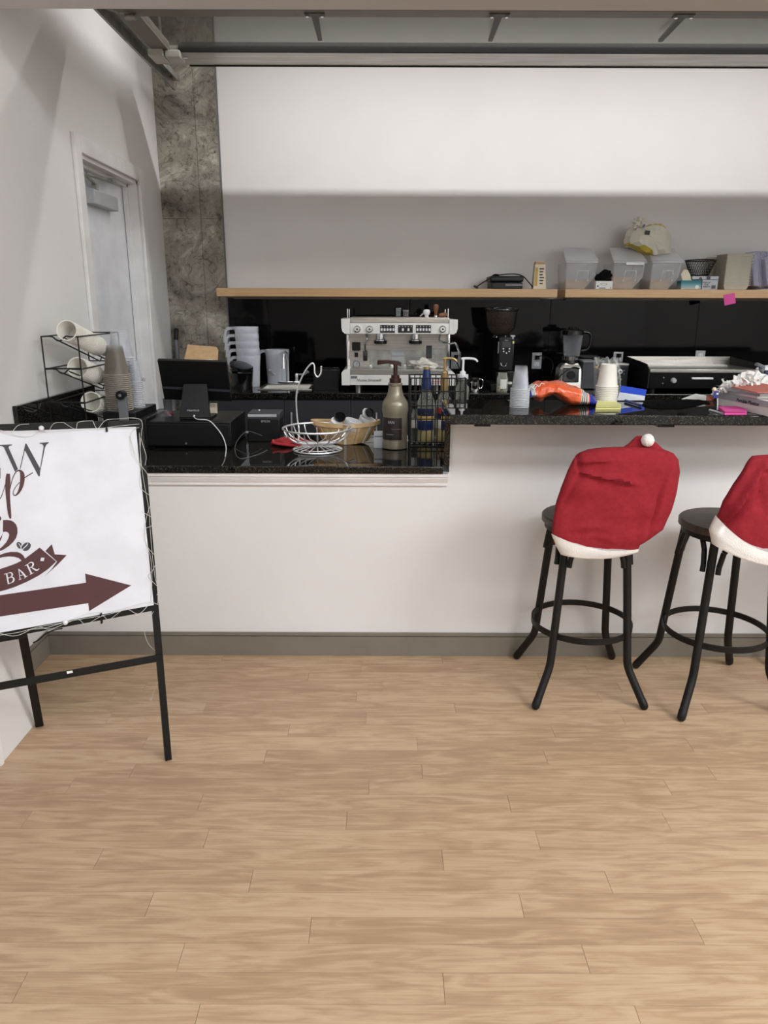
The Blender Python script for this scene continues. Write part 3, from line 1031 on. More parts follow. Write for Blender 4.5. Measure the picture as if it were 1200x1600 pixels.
# letter W (serif, dark grey); zoom factor 10.91 from (0, 680)
z1 = lambda x, y: (x / 10.909, 680 + y / 10.909)
bm = newbm()
flat(bm, [z1(-60, 165), z1(205, 155), z1(205, 172), z1(160, 182), z1(145, 205), z1(308, 575), z1(258, 622), z1(70, 210), z1(40, 185), z1(-60, 180)])
flat(bm, [z1(338, 572), z1(350, 572), z1(425, 250), z1(414, 235)])
flat(bm, [z1(414, 235), z1(432, 142), z1(452, 142), z1(690, 575), z1(676, 698), z1(656, 698)])
flat(bm, [z1(680, 580), z1(692, 580), z1(765, 215), z1(790, 160), z1(830, 132), z1(830, 118), z1(676, 128), z1(676, 140), z1(720, 152), z1(742, 180), z1(738, 230)])
flat(bm, [z1(-40, 560), z1(8, 556), z1(8, 738), z1(-40, 745)])
obj('letter_w', bm, 'charcoal', bd, smooth=0)
# script letter p (maroon)
bm = newbm()
zs_ = lambda L: [(*z1(x, y), wd / 10.909) for x, y, wd in L]
stroke(bm, zs_([(140, 655, 60), (135, 760, 84), (132, 900, 84), (135, 1020, 74), (145, 1150, 66), (160, 1300, 60), (172, 1380, 44), (178, 1420, 24)]))
stroke(bm, zs_([(-40, 1130, 18), (20, 1050, 14), (60, 940, 12), (90, 840, 14)]))
stroke(bm, zs_([(172, 910, 14), (190, 820, 15), (225, 710, 15), (270, 630, 18), (310, 602, 22), (350, 610, 42), (378, 660, 72), (382, 760, 78), (362, 870, 64), (325, 960, 44), (285, 1010, 26), (250, 1024, 18), (226, 1000, 14), (234, 940, 13), (275, 870, 13), (335, 800, 14)]))
stroke(bm, zs_([(400, 735, 16), (470, 690, 17), (560, 636, 17)]))
obj('script_letter_p', bm, 'maroon', bd, smooth=0)
# swirl, beans, ribbon, arrow; zoom factor 10.667 from (0, 780)
z2 = lambda x, y: (x / 10.667, 780 + y / 10.667)
zz = lambda L: [(*z2(x, y), wd / 10.667) for x, y, wd in L]
bm = newbm()
flat(bm, [z2(52, 345), z2(110, 340), z2(180, 350), z2(230, 375), z2(270, 420), z2(290, 480), z2(292, 560), z2(270, 640), z2(220, 710), z2(150, 775), z2(60, 835), z2(-30, 870), z2(-30, 840),
          z2(40, 785), z2(100, 720), z2(140, 650), z2(155, 590), z2(140, 555), z2(105, 536), z2(50, 542)])
flat(bm, [z2(46, 560), z2(30, 600), z2(-10, 665), z2(-30, 690), z2(-30, 730), z2(0, 700), z2(30, 640)])
flat(bm, [z2(-40, 285), z2(0, 275), z2(25, 310), z2(15, 345), z2(-40, 370)])
obj('steam_swirl', bm, 'maroon', bd, smooth=0)
bm = newbm()
flat(bm, [z2(-60, 950), z2(60, 900), z2(180, 873), z2(290, 875), z2(350, 900), z2(390, 935), z2(418, 985), z2(660, 802), z2(935, 1035), z2(800, 1160), z2(640, 1270), z2(450, 1370), z2(250, 1455), z2(100, 1505), z2(-60, 1548),
          z2(-60, 1180), z2(120, 1120), z2(260, 1070), z2(362, 1018), z2(310, 975), z2(240, 955), z2(150, 948), z2(50, 960), z2(-60, 985)])
flat(bm, [z2(757, 858), z2(862, 745), z2(912, 915), z2(1110, 928), z2(960, 1085), z2(745, 1278), z2(860, 1160), z2(950, 1035)])
obj('ribbon', bm, 'maroon', bd, smooth=0)
bm = newbm()
z3 = lambda x, y: (x / 4.704, 640 + y / 4.704)
flat(bm, [z3(-200, 1385), z3(0, 1362), z3(632, 1270), z3(625, 1203), z3(962, 1290), z3(655, 1478), z3(648, 1420), z3(0, 1518), z3(-200, 1550)])
obj('arrow', bm, 'maroon', bd, smooth=0)
bm = newbm()
for cx, cy, rx, ry, an in ((440, 787, 82, 62, -42), (325, 765, 62, 42, 58)):
    pts = []
    for q_ in range(24):
        a = 2 * PI * q_ / 24; x, y = rx * math.cos(a), ry * math.sin(a); c, s = math.cos(math.radians(an)), math.sin(math.radians(an))
        pts.append(z2(cx + x * c - y * s, cy + x * s + y * c))
    flat(bm, pts)
obj('coffee_bean_print', bm, 'charcoal', bd, smooth=0)
bm = newbm()
W2 = FO + 0.0009
stroke(bm, zz([(375, 845, 8), (395, 810, 12), (430, 780, 14), (455, 750, 12), (465, 730, 6)]), W2)
stroke(bm, zz([(345, 830, 14), (355, 780, 14), (375, 735, 12), (405, 705, 10)]), W2)
stroke(bm, zz([(310, 730, 8), (330, 760, 11), (345, 790, 8)]), W2)
flatw = lambda px: prism(bm, [pt(*uw(*z2(x, y)), FO) for x, y in px], NRM * 0.0009)
flatw([(686, 968), (742, 972), (728, 1026), (670, 1022)])
obj('diamond_print', bm, 'board', bd, smooth=0)
# lettering B A R: strokes with serifs, a part for each letter
for nm_, LS in (('letter_b', ([(110, 1230, 24), (140, 1395, 24)], [(70, 1245, 10), (150, 1222, 10)], [(128, 1408, 10), (185, 1385, 10)],
          [(150, 1218, 9), (190, 1222, 20), (205, 1250, 24), (190, 1285, 18), (135, 1310, 9)], [(135, 1306, 9), (195, 1292, 14), (228, 1315, 26), (225, 1355, 26), (190, 1388, 12)])),
        ('letter_a', ([(312, 1155, 12), (335, 1325, 12)], [(308, 1155, 10), (380, 1225, 28), (430, 1290, 28)], [(340, 1268, 10), (405, 1245, 10)], [(315, 1338, 9), (362, 1318, 9)], [(405, 1310, 9), (458, 1270, 9)])),
        ('letter_r', ([(455, 1090, 26), (525, 1235, 26)], [(415, 1105, 10), (470, 1075, 10)], [(500, 1250, 10), (560, 1218, 10)],
          [(465, 1078, 9), (505, 1048, 14), (545, 1055, 24), (552, 1090, 26), (530, 1120, 16), (490, 1142, 9)], [(525, 1130, 12), (580, 1165, 26), (620, 1175, 24), (655, 1150, 8)]))):
    bm = newbm()
    for L in LS:
        stroke(bm, zz(L), W2, 6)
    obj(nm_, bm, 'board', bd, smooth=0)

# string lights wound round the frame
ls = thing('string_lights', 'tangled clear string lights wound round the sign frame', 'string lights', sp(238, 800, 0.02))
zb_ = lambda x, y: (x / 2.7586, 640 + y / 2.7586)
runs = [
    [(0, 88), (45, 100), (78, 68), (125, 62)], [(45, 100), (90, 116), (140, 112), (178, 82)], [(178, 82), (205, 98), (232, 60), (275, 56)], [(275, 56), (325, 84), (338, 54), (400, 48)],
    [(400, 48), (420, 82), (455, 46), (510, 40), (570, 36), (608, 46), (614, 80)], [(0, 92), (200, 92), (420, 84), (600, 78)], [(420, 84), (500, 72), (600, 62)],
    [(590, 78), (562, 110), (570, 180), (600, 230), (640, 290), (655, 380), (630, 470), (626, 560), (650, 640), (655, 740), (650, 830)],
    [(600, 90), (615, 150), (630, 200), (625, 240)], [(612, 80), (604, 160), (606, 240), (604, 330), (645, 370)], [(600, 100), (606, 200), (618, 300), (640, 420), (648, 520), (656, 620), (668, 720), (680, 770), (680, 840)],
    [(610, 440), (660, 470), (655, 500), (622, 520), (635, 590), (674, 640), (660, 690), (640, 720), (684, 770), (676, 800)], [(560, 110), (575, 170), (590, 200)],
    [(680, 840), (640, 830), (560, 850), (480, 870), (380, 880), (270, 918), (180, 934), (80, 960), (0, 972)], [(656, 820), (600, 880), (540, 860), (470, 905), (440, 890), (370, 925), (330, 905), (220, 945), (160, 938), (70, 975), (0, 965)],
    [(600, 846), (460, 884), (300, 912), (200, 940), (120, 948)],
    [(662, 870), (640, 910), (622, 950), (640, 1010), (680, 1050), (702, 1090), (696, 1140), (672, 1190), (655, 1240)],
]
bm = newbm()
for i, rn in enumerate(runs):
    P = []
    for j, (x, y) in enumerate(rn):
        off = 0.009 + 0.005 * math.sin(j * 2.1 + i * 1.3) if i < 16 else (0.012 - 0.010 * j)
        P.append(sp(*zb_(x, y), off))
    tube(bm, smoothpath(P, 5), 0.0007, 5)
obj('wire', bm, 'wirew', ls)
bm = newbm(); tube(bm, smoothpath([sp(97, 982, -0.03), sp(86, 984, -0.05), sp(72, 990, -0.05), sp(60, 1000, -0.06), sp(52, 1004, -0.07)], 5), 0.002, 6); obj('power_lead', bm, 'black', ls)
for x, y in ((178, 80), (282, 918)):
    bm = newbm(); blob(bm, sp(*zb_(x, y), 0.016), (0.0075, 0.0075, 0.0075), 0.05, 2, 2); obj('bulb', bm, 'white', ls)
bm = newbm(); cyl(bm, sp(*zb_(657, 1232), -0.07), sp(*zb_(647, 1258), -0.072), 0.003, 8, 0.006); obj('plug', bm, 'clear', ls)
for x, y in ((460, 72), (437, 900), (606, 100)):
    bm = newbm(); p = sp(*zb_(x, y), 0.006); box(bm, p, (0.004, 0.012, 0.032), None, 0.001); obj('cable_tie', bm, 'black', ls)

# ================================================================== STACKS OF CUPS
def cup_bm(c, rb, rt, h, d=None, wall=0.0012, seg=28, lip=True):
    """cup with its base at c; opens along d (default up)"""
    bm = newbm()
    pr = [(0, 0.002), (rb - 0.002, 0.002), (rb, 0), (rb, 0.002)]
    for k in range(1, 4):
        pr.append((rb + (rt - rb) * k / 3, h * k / 3 - (0.004 if k == 3 else 0)))
    if lip:
        pr += [(rt + 0.0030, h - 0.0042), (rt + 0.0040, h - 0.002), (rt + 0.0030, h)]
    pr += [(rt - wall, h - 0.001), (rb - wall, 0.005), (0, 0.005)]
    q = V((0, 0, 1)).rotation_difference(V(d).normalized() if d is not None else V((0, 0, 1)))
    lathe(bm, pr, seg=seg, mtx=Matrix.Translation(c) @ q.to_matrix().to_4x4())
    return bm


def cup_stack(nm, label, group, c, n, step, rb, rt, h, m, d=(0, 0, 1), cat='cup', lip=None):
    """n nested cups: copies of one cup, each its own object, moved on along the axis"""
    d = V(d).normalized(); c = V(c)
    o = obj(nm, cup_bm(c, rb, rt, h, d), [m, lip or m], origin=c, label=label, cat=cat, group=group)
    for f in o.data.polygons:
        a = f.center.dot(d)
        if a > h - 0.0044 and (f.center - d * a).length > rt - 0.0006:
            f.material_index = 1
    for k in range(1, n):
        q = o.copy(); COL.objects.link(q); q.location = c + d * step * k
        if k == n - 1 and d.z < 0:
            q['label'] = 'lowest cup of the ' + group
    if d.z < 0:
        o['label'] = 'topmost cup, whole side bare, of the ' + group
    return o


def wire(bm, pts, r=0.0030, seg=6):
    return tube(bm, pts, r, seg)


# ---- cup rack by the left wall
x0, x1, ya, yb = at(64, 525, Y=3.0).x, at(121, 525, Y=3.0).x, 3.0, 3.46
zt = [at(90, 526, Y=3.0).z, at(97, 577, Y=3.0).z, at(104, 630, Y=3.0).z]
rk = thing('cup_rack', 'black wire rack holding tilted paper cups by the left wall', 'rack', ((x0 + x1) / 2, 3.2, ZL))
xm = (x0 + x1) / 2
for i, z in enumerate(zt):
    z2_ = zt[i + 1] + 0.003 if i < 2 else ZL + 0.004
    bm = newbm()
    wire(bm, smoothpath([(x0, ya, z), (xm - 0.03, ya, z), (xm - 0.012, ya, z - 0.014), (xm + 0.003, ya, z - 0.016), (xm + 0.016, ya, z - 0.006), (xm + 0.028, ya, z + 0.002), (xm + 0.04, ya, z), (x1, ya, z)], 4))
    wire(bm, [(x0, ya, z), (x0, ya, z2_)]); wire(bm, [(x1, ya, z), (x1, ya, z2_)])
    wire(bm, [(x1, ya, z), (x1, yb, z)]); wire(bm, [(x0, ya, z), (x0, yb, z)]); wire(bm, [(x0, yb, z), (x1, yb, z)])
    wire(bm, [(x0, yb, z), (x0, yb, z2_)]); wire(bm, [(x1, yb, z), (x1, yb, z2_)])
    wire(bm, [(x0, ya, z2_), (x1, ya, z2_)])
    obj('tier_frame', bm, 'blackwire', rk)
    for s in (-0.014, 0.03):
        bm = newbm(); wire(bm, [(xm + s - 0.004, ya - 0.004, z - 0.008), (xm + s + 0.0, yb - 0.02, z - 0.128), (xm + s, yb, z - 0.112)]); obj('rail', bm, 'blackwire', rk)
dsl = V((0.0, -0.44, 0.112)).normalized()
for (px, py, Yf, n, lab) in ((104, 516, 3.00, 26, 'white paper cup in the top row of the black wire cup rack'), (121, 574, 3.09, 15, 'cream paper cup in the middle row of the black wire cup rack'),
                             (142, 628, 3.17, 12, 'cream paper cup in the bottom row of the black wire cup rack')):
    mouth = at(px, py, Y=Yf)
    r = 15.0 * mpp(mouth)
    c = mouth - dsl * 0.095
    gname = {'t': 'top', 'm': 'middle', 'b': 'bottom'}[lab.split(' in the ')[1][0]]
    o = obj('paper_cup', cup_bm(c, r * 0.68, r, 0.095, dsl), 'cupw', origin=c, label='foremost paper cup, mouth facing out, in the %s row of the wire rack' % gname, cat='cup', group='paper cups in the %s row of the rack' % gname)
    step = 0.0125 if n > 20 else 0.012
    nn = int(min(n, (yb - 0.11 - Yf) / (step * abs(dsl.y)) + 1))
    for k in range(1, max(nn, 2)):
        q = o.copy(); COL.objects.link(q); q.location = c - dsl * step * k; q['label'] = lab

# ---- black organiser box with clear cups standing upside down on it
bxz = at(187, 641, Y=3.20).z
bx = thing('organiser_box', 'black stepped organiser box under the clear cup stacks', 'box', (-1.1, 3.25, ZL))
xa, xb_, xc = at(160, 645, Y=3.13).x, at(212, 645, Y=3.13).x, at(227, 650, Y=3.13).x
bm = newbm(); bb(bm, xa, xb_, 3.13, 3.42, ZL + 0.001, bxz, 0.002); obj('high_tray', bm, 'black', bx)
bm = newbm(); bb(bm, xb_ + 0.001, xc, 3.13, 3.46, ZL + 0.001, bxz - 0.028, 0.002); obj('low_tray', bm, 'black', bx)
c = at(187, 634, Y=3.21); c.z = bxz + 0.001
u = mpp(c)
cup_stack('smoky_cup', 'smoky clear plastic cup in the upside-down stack nearest the cup rack', 'smoky clear cups', c + V((0, 0, 0.122 + 0.1515)), 19, 0.0084, 12 * u, 19 * u, 0.122, 'smoke', (0, 0, -1), lip='smokelip')
c = at(196, 630, Y=3.33); c.z = bxz + 0.001
cup_stack('clear_cup', 'tall clear plastic cup in the upside-down stack behind the smoky cups', 'tall clear cups on the organiser box', c + V((0, 0, 0.122 + 0.213)), 22, 0.0101, 12.5 * mpp(c), 18 * mpp(c), 0.122, 'clear', (0, 0, -1), lip='frostw')
c = at(216, 645, Y=3.30); c.z = bxz - 0.027
cup_stack('clear_cup', 'small clear plastic cup in the low upside-down stack right of the smoky cups', 'small clear cups on the organiser box', c + V((0, 0, 0.10 + 0.138)), 18, 0.0081, 7 * mpp(c), 10.5 * mpp(c), 0.10, 'clear', (0, 0, -1), lip='frostw')
p = at(190, 617, Y=3.115)
t = thing('tape_dispenser', 'grey upright tape holder with a round black knob before the smoky cups', 'dispenser', V((p.x, p.y, ZL)))
bm = newbm(); pbox(bm, 185, 620, 199, 668, 3.112, 0.016, 0.003); obj('upright', bm, 'grey', t)
bm = newbm(); bb(bm, p.x - 0.03, p.x + 0.03, 3.075, 3.125, ZL + 0.001, ZL + 0.012, 0.003); obj('foot', bm, 'grey', t)
bm = newbm(); cyl(bm, V((p.x, 3.095, p.z)), V((p.x, 3.128, p.z)), 7 * mpp(p), 20); k_ = obj('knob', bm, 'black', t)
bm = newbm(); cyl(bm, V((p.x, 3.092, p.z)), V((p.x, 3.096, p.z)), 2.4 * mpp(p), 12); obj('knob_cap', bm, 'grey', k_)

# ================================================================== REGISTER
pf = at(300, 700, Y=3.145)
zd = at(300, 659, Y=3.145).z
dx0, dx1 = at(222, 680, Y=3.145).x, at(361, 680, Y=3.145).x
t = thing('cash_drawer', 'wide black cash drawer under the register screen', 'cash drawer', ((dx0 + dx1) / 2, 3.3, ZL))
obj('body', bb(newbm(), dx0, dx1, 3.149, 3.49, ZL + 0.006, zd, 0.004), 'black', t)
obj('front_panel', bb(newbm(), dx0 + 0.006, dx1 - 0.006, 3.143, 3.149, ZL + 0.012, zd - 0.012, 0.002), 'black', t)
bm = newbm(); p = at(291, 696, Y=3.142); cyl(bm, V((p.x, 3.138, ZL + 0.022)), V((p.x, 3.144, ZL + 0.022)), 0.004, 10); obj('lock', bm, 'grey', t)
bm = newbm()
for a in (dx0 + 0.03, dx1 - 0.03):
    for b in (3.18, 3.46):
        cyl(bm, (a, b, ZL + 0.0005), (a, b, ZL + 0.007), 0.012, 10)
obj('feet', bm, 'gap', t, kind='stuff')

t = thing('register_screen', 'black register touch screen seen from behind on a tapered stand', 'screen', V((at(305, 650, Y=3.25).x, 3.27, zd)))
Yt, Yb_ = 3.23, 3.30
def q4(ptsY):
    return [at(a, b, Y=c) for a, b, c in ptsY]
quad = q4([(246, 563, Yt), (353.5, 566, Yt), (361.5, 627, Yb_), (257, 624, Yb_)])
nrm = (quad[1] - quad[0]).cross(quad[3] - quad[0]).normalized()
nrm = nrm if nrm.y > 0 else -nrm
bm = newbm(); prism(bm, quad, nrm * 0.018); obj('screen_case', bm, 'black', t, smooth=0)
mid = lambda a, b, f: a + (b - a) * f
bm = newbm()
g = [mid(quad[0], quad[3], 0.66), mid(quad[1], quad[2], 0.70), mid(quad[1], quad[2], 0.75), mid(quad[0], quad[3], 0.71)]
prism(bm, [q - nrm * 0.003 for q in g], nrm * 0.003); obj('back_ridge', bm, 'darkg', t, smooth=0)
bm = newbm(); prism(bm, [q + nrm * 0.0182 for q in (mid(quad[0], quad[2], 0.04), mid(quad[1], quad[3], 0.04), mid(quad[2], quad[0], 0.04), mid(quad[3], quad[1], 0.04))], nrm * 0.001); obj('glass', bm, 'blackg', t, smooth=0)
sq = q4([(287, 600, 3.255), (323, 600, 3.255), (328, 652, 3.195), (280, 652, 3.195)])
n2 = (sq[1] - sq[0]).cross(sq[3] - sq[0]).normalized(); n2 = n2 if n2.y > 0 else -n2
zlow = min(q.z for q in sq)
bm = newbm(); prism(bm, sq, n2 * 0.018); st = obj('stand', bm, 'black', t, smooth=0)
bm = newbm(); bb(bm, sq[3].x, sq[2].x, 3.195, 3.34, zd + 0.0005, zd + 0.010, 0.003); obj('foot_plate', bm, 'black', t)
ex = (sq[1] - sq[0]).normalized(); ez = (sq[0] - sq[3]); ez = (ez - ex * ez.dot(ex)).normalized()
R = Matrix((ex, ez, -n2)).transposed().to_4x4()
text('Heartland', 0.013, at(302, 641.5, Y=3.205) - n2 * 0.002, 'lgrey', t, R)

t = thing('white_cable', 'white cable trailing from the register stand over the cash drawer', 'cable', at(303, 652, Y=3.19))
cp = [at(303, 651, Y=3.192), at(308, 655, Y=3.165), at(326, 657, Y=3.150), at(338, 668, Y=3.137), at(348, 682, Y=3.134), at(353, 697, Y=3.130), at(353, 706, Z=ZL + 0.003), at(352, 713, Z=ZL + 0.003)]
bm = newbm(); tube(bm, smoothpath(cp, 5), 0.0022, 8); obj('cord', bm, 'white', t)
bm = newbm(); cyl(bm, cp[0], cp[0] + V((0, 0.01, 0.004)), 0.004, 8); obj('connector', bm, 'white', t)

p = at(263, 640, Y=3.38)
t = thing('grey_beaker', 'grey beaker with a red foot standing behind the register screen', 'cup', V((p.x, 3.38, zd)))
bm = newbm(); lathe(bm, [(0, 0.008), (0.018, 0.008), (0.021, 0.07), (0.019, 0.07), (0.016, 0.012), (0, 0.012)], (p.x, 3.38, zd)); obj('body', bm, 'grey', t)
bm = newbm(); lathe(bm, [(0, 0.001), (0.0195, 0.001), (0.0195, 0.008), (0, 0.008)], (p.x, 3.38, zd)); obj('foot', bm, 'redp', t)
p = at(333, 634, Y=3.36)
t = thing('receipt_box', 'small cream box half hidden right of the register stand', 'box', V((p.x, 3.36, zd)))
obj('carton', bb(newbm(), p.x - 0.014, p.x + 0.012, 3.35, 3.39, zd + 0.001, p.z + 0.008, 0.001), 'cream', t)
obj('flap', bb(newbm(), p.x - 0.013, p.x + 0.011, 3.349, 3.365, p.z + 0.0085, p.z + 0.0105), 'paper', t)
p = at(238, 648, Y=3.32)
t = thing('clear_dome', 'clear domed plastic lid lying on the left end of the cash drawer', 'lid', V((p.x, 3.32, zd)))
bm = newbm(); lathe(bm, [(0.034, 0.001), (0.036, 0.004), (0.030, 0.012), (0.022, 0.026), (0.008, 0.030)], (dx0 + 0.05, 3.30, zd)); obj('dome', bm, 'clear', t)
bm = newbm(); lathe(bm, [(0.034, 0.0005), (0.0385, 0.0008), (0.0385, 0.003), (0.034, 0.003)], (dx0 + 0.05, 3.30, zd)); obj('rim', bm, 'clear', t)

# receipt printer
t = thing('receipt_printer', 'black boxy receipt printer right of the cash drawer', 'printer', V((at(412, 688, Y=3.31).x, 3.38, ZL)))
bm = newbm(); pbox(bm, 387, 655, 437, 690, 3.312, 0.13, 0.003); obj('body', bm, 'black', t)
bm = newbm(); pbox(bm, 387, 645.5, 437, 655, 3.312, 0.13, 0.003); cv = obj('cover', bm, 'darkg', t)
bm = newbm(); pbox(bm, 387, 647.5, 432, 651.5, 3.307, 0.006, 0.001); obj('silver_bar', bm, 'lgrey', cv)
text('EPSON', 0.0135, at(415, 658.5, Y=3.3105), 'lgrey', t)
bm = newbm(); p = at(405, 641, Y=3.36); ball(bm, p, 0.004, 8); obj('indicator', bm, 'white', t)
t = thing('thin_grey_cable', 'thin grey cable looped on the counter before the receipt printer', 'cable', at(386, 674, Y=3.29))
bm = newbm(); tube(bm, smoothpath([at(410, 681, Y=3.30), at(388, 674, Y=3.28), at(374, 684, Y=3.24), at(367, 700, Z=ZL + 0.002), at(374, 716, Z=ZL + 0.002), at(400, 711, Z=ZL + 0.002), at(418, 703, Z=ZL + 0.002)], 6), 0.0011, 5); obj('cord', bm, 'grey', t)
bm = newbm(); box(bm, at(386, 675, Y=3.282), (0.012, 0.006, 0.008), None, 0.001); obj('clip', bm, 'lgrey', t)

# ================================================================== LOWER COUNTER ITEMS
# wire fruit bowl with banana hook
c = at(496, 704, Z=ZL); c = V((c.x, 3.115, ZL)); u = mpp(c + V((0, 0, 0.06)))
t = thing('fruit_bowl', 'chrome wire fruit bowl with a tall curled banana hook', 'fruit bowl', c)
def circ(cc, r, n=40, z=0.0):
    return [cc + V((r * math.cos(2 * PI * k / n), r * math.sin(2 * PI * k / n), z)) for k in range(n)]
zr = at(497, 669, Y=c.y).z - ZL
rr, rb = 53.5 * u, 38 * u
bm = newbm(); tube(bm, circ(c, rr, 48, zr), 0.0042, 8, closed=True); obj('rim', bm, 'brightwire', t)
bm = newbm(); tube(bm, circ(c, rb, 40, 0.004), 0.0036, 8, closed=True); tube(bm, circ(c, rb * 0.80, 40, 0.010), 0.0024, 6, closed=True); obj('base_ring', bm, 'brightwire', t)
zwst = 0.024
for k in range(16):
    a = 2 * PI * k / 16 + 0.1
    d = V((math.cos(a), math.sin(a), 0))
    bm = newbm(); tube(bm, smoothpath([c + d * rr + V((0, 0, zr)), c + d * rr * 0.86 + V((0, 0, zr * 0.62)), c + d * rr * 0.55 + V((0, 0, zr * 0.36)), c + d * 0.018 + V((0, 0, zwst + 0.006)), c + d * 0.010 + V((0, 0, zwst - 0.004)), c + d * rb * 0.45 + V((0, 0, 0.016)), c + d * rb + V((0, 0, 0.005))], 4), 0.0026, 6)
    obj('rib', bm, 'brightwire', t)
Yh = c.y + rr * 0.8
bm = newbm(); tube(bm, smoothpath([at(466, 690, Y=c.y + 0.03), at(467, 672, Y=Yh - 0.01), at(464, 650, Y=Yh), at(463, 620, Y=Yh), at(468, 598, Y=Yh), at(478, 578, Y=Yh), at(487, 568, Y=Yh), at(491, 571, Y=Yh), at(492, 583, Y=Yh), at(496, 589, Y=Yh), at(501, 584, Y=Yh), at(502, 575, Y=Yh)], 6), 0.0036, 8)
h = obj('banana_hook', bm, 'brightwire', t)
bm = newbm(); ball(bm, at(502, 573.5, Y=Yh), 0.0055, 10); obj('hook_knob', bm, 'chrome', h)

# wicker basket with lids and small cups
c = at(540, 693, Z=ZL); c = V((c.x, 3.285, ZL)); u = mpp(c)
t = thing('wicker_basket', 'oval woven wood basket full of lids behind the wire bowl', 'basket', c)
ax, ay = 54 * u, 0.075
zt_ = at(540, 668, Y=3.21).z - ZL
el = lambda f, z, n=40: [c + V((ax * f * math.cos(2 * PI * k / n), ay * f * math.sin(2 * PI * k / n), z + 0.010 * math.cos(2 * PI * k / n) ** 2)) for k in range(n)]
bm = newbm(); loft(bm, [el(0.62, 0.001), el(0.64, 0.004), el(0.92, zt_ - 0.004), el(0.88, zt_ - 0.004), el(0.60, 0.008), el(0.3, 0.007)]); obj('shell', bm, 'wicker', t)
bm = newbm(); loft(bm, [el(1.0, zt_ - 0.004), el(1.0, zt_ + 0.014), el(0.94, zt_ + 0.014), el(0.94, zt_ - 0.004), el(1.0, zt_ - 0.004)], cap=False); obj('rim_band', bm, 'wicker', t)
for k in range(14):
    a = 2 * PI * (k + 0.5) / 14
    f = lambda s, z: c + V((ax * s * math.cos(a), ay * s * math.sin(a), z + 0.01 * math.cos(a) ** 2))
    bm = newbm(); prm = [f(0.645, 0.002), f(0.955, zt_ + 0.004)]
    d_ = V((-math.sin(a), math.cos(a), 0)) * 0.006
    nn_ = V((math.cos(a), math.sin(a), 0)) * 0.003
    prism(bm, [prm[0] - d_, prm[0] + d_, prm[1] + d_, prm[1] - d_], nn_); obj('slat', bm, 'cream' if k in (10, 12) else 'wicker', t, smooth=0)
def lid(nm, label, px, py, Y, r, h, m, tilt, grp=None):
    p = at(px, py, Y=Y)
    bm = newbm()
    mt = Matrix.Translation(p) @ Euler(tilt).to_matrix().to_4x4()
    lathe(bm, [(0, h * 0.55), (r * 0.8, h * 0.55), (r * 0.84, h), (r * 0.95, h), (r, h * 0.4), (r * 1.05, 0.0), (r * 0.98, 0.0), (r * 0.9, h * 0.4), (0, h * 0.42)], seg=24, mtx=mt)
    return obj(nm, bm, m, origin=p, label=label, cat='lid', group=grp)
lid('black_cup_lid', 'black cup lid tilted up on top of the wicker basket', 531, 652, 3.27, 0.024, 0.010, 'blackg', (0.75, 0.35, 0))
lid('black_cup_lid', 'flat black cup lid lying under the white one in the wicker basket', 521, 668, 3.25, 0.024, 0.010, 'blackg', (0.2, 0.1, 0))
lid('white_cup_lid', 'white cup lid between two black lids in the wicker basket', 525, 660.5, 3.262, 0.026, 0.013, 'white', (0.5, 0.3, 0))
lid('black_cup_lid', 'black cup lid standing on edge at the right of the wicker basket', 577, 645, 3.30, 0.020, 0.009, 'blackg', (1.2, 0.5, 0.5))
lid('white_cup_lid', 'white cup lid standing on edge against the black one at the basket right', 571.5, 645, 3.31, 0.020, 0.008, 'white', (1.3, 0.9, 0.6))
for i, (px, py, Y) in enumerate(((551, 668, 3.255), (573, 664, 3.30))):
    p = at(px, py, Y=Y)
    cup_stack('portion_cup', ['small clear portion cup lying in the basket middle', 'small clear portion cup stacked at the basket right end'][i], ['portion cups in the basket middle', 'portion cups at the basket right'][i],
              p - V((0.016, 0, 0.03)), 6, 0.007, 0.026, 0.034, 0.032, 'frostw', (0.35, -0.1, 1))

# red pot holder
c = at(460, 690, Z=ZL); c = V((c.x, 3.24, ZL)); u = mpp(c)
t = thing('pot_holder', 'red woven pot holder crumpled left of the wire bowl', 'pot holder', c)
bm = newbm()
rings = []
for i in range(9):
    f = i / 8
    xx = c.x - 32 * u + 64 * u * f
    hh = 0.014 + 0.024 * math.sin(PI * min(1, f * 1.15)) * (0.7 + 0.3 * math.sin(9 * f))
    yy = 0.020 + 0.028 * math.sin(PI * f)
    rings.append([V((xx, c.y + yy * math.cos(a) * 1.2, ZL + 0.002 + max(0, hh * (0.5 + 0.5 * math.sin(a))) + 0.003 * math.sin(3 * a + 7 * f))) for a in [2 * PI * k / 20 for k in range(20)]])
loft(bm, rings); bmesh.ops.smooth_vert(bm, verts=bm.verts, factor=0.3)
obj('pad', bm, 'redc', t, smooth=60)
bm = newbm(); tube(bm, smoothpath([at(427, 688, Y=3.20), at(428, 692, Y=3.18), at(445, 695, Y=3.17), at(470, 697, Y=3.17), at(490, 694, Y=3.18)], 5), 0.006, 8)
for v in bm.verts: v.co.z = max(v.co.z, ZL + 0.0015)
obj('hem', bm, 'redp', t)

# grey box between basket and bottle
t = thing('grey_box', 'small grey box standing between the basket and the pewter pump bottle', 'box', V((at(591, 700, Z=ZL).x, 3.18, ZL)))
bm = newbm(); pbox(bm, 584, 676, 600, 700, 3.17, 0.05, 0.001); obj('carton', bm, 'lgrey', t)
bm = newbm(); pbox(bm, 585, 681, 599, 683, 3.1688, 0.0014); obj('fold_line', bm, 'grey', t)

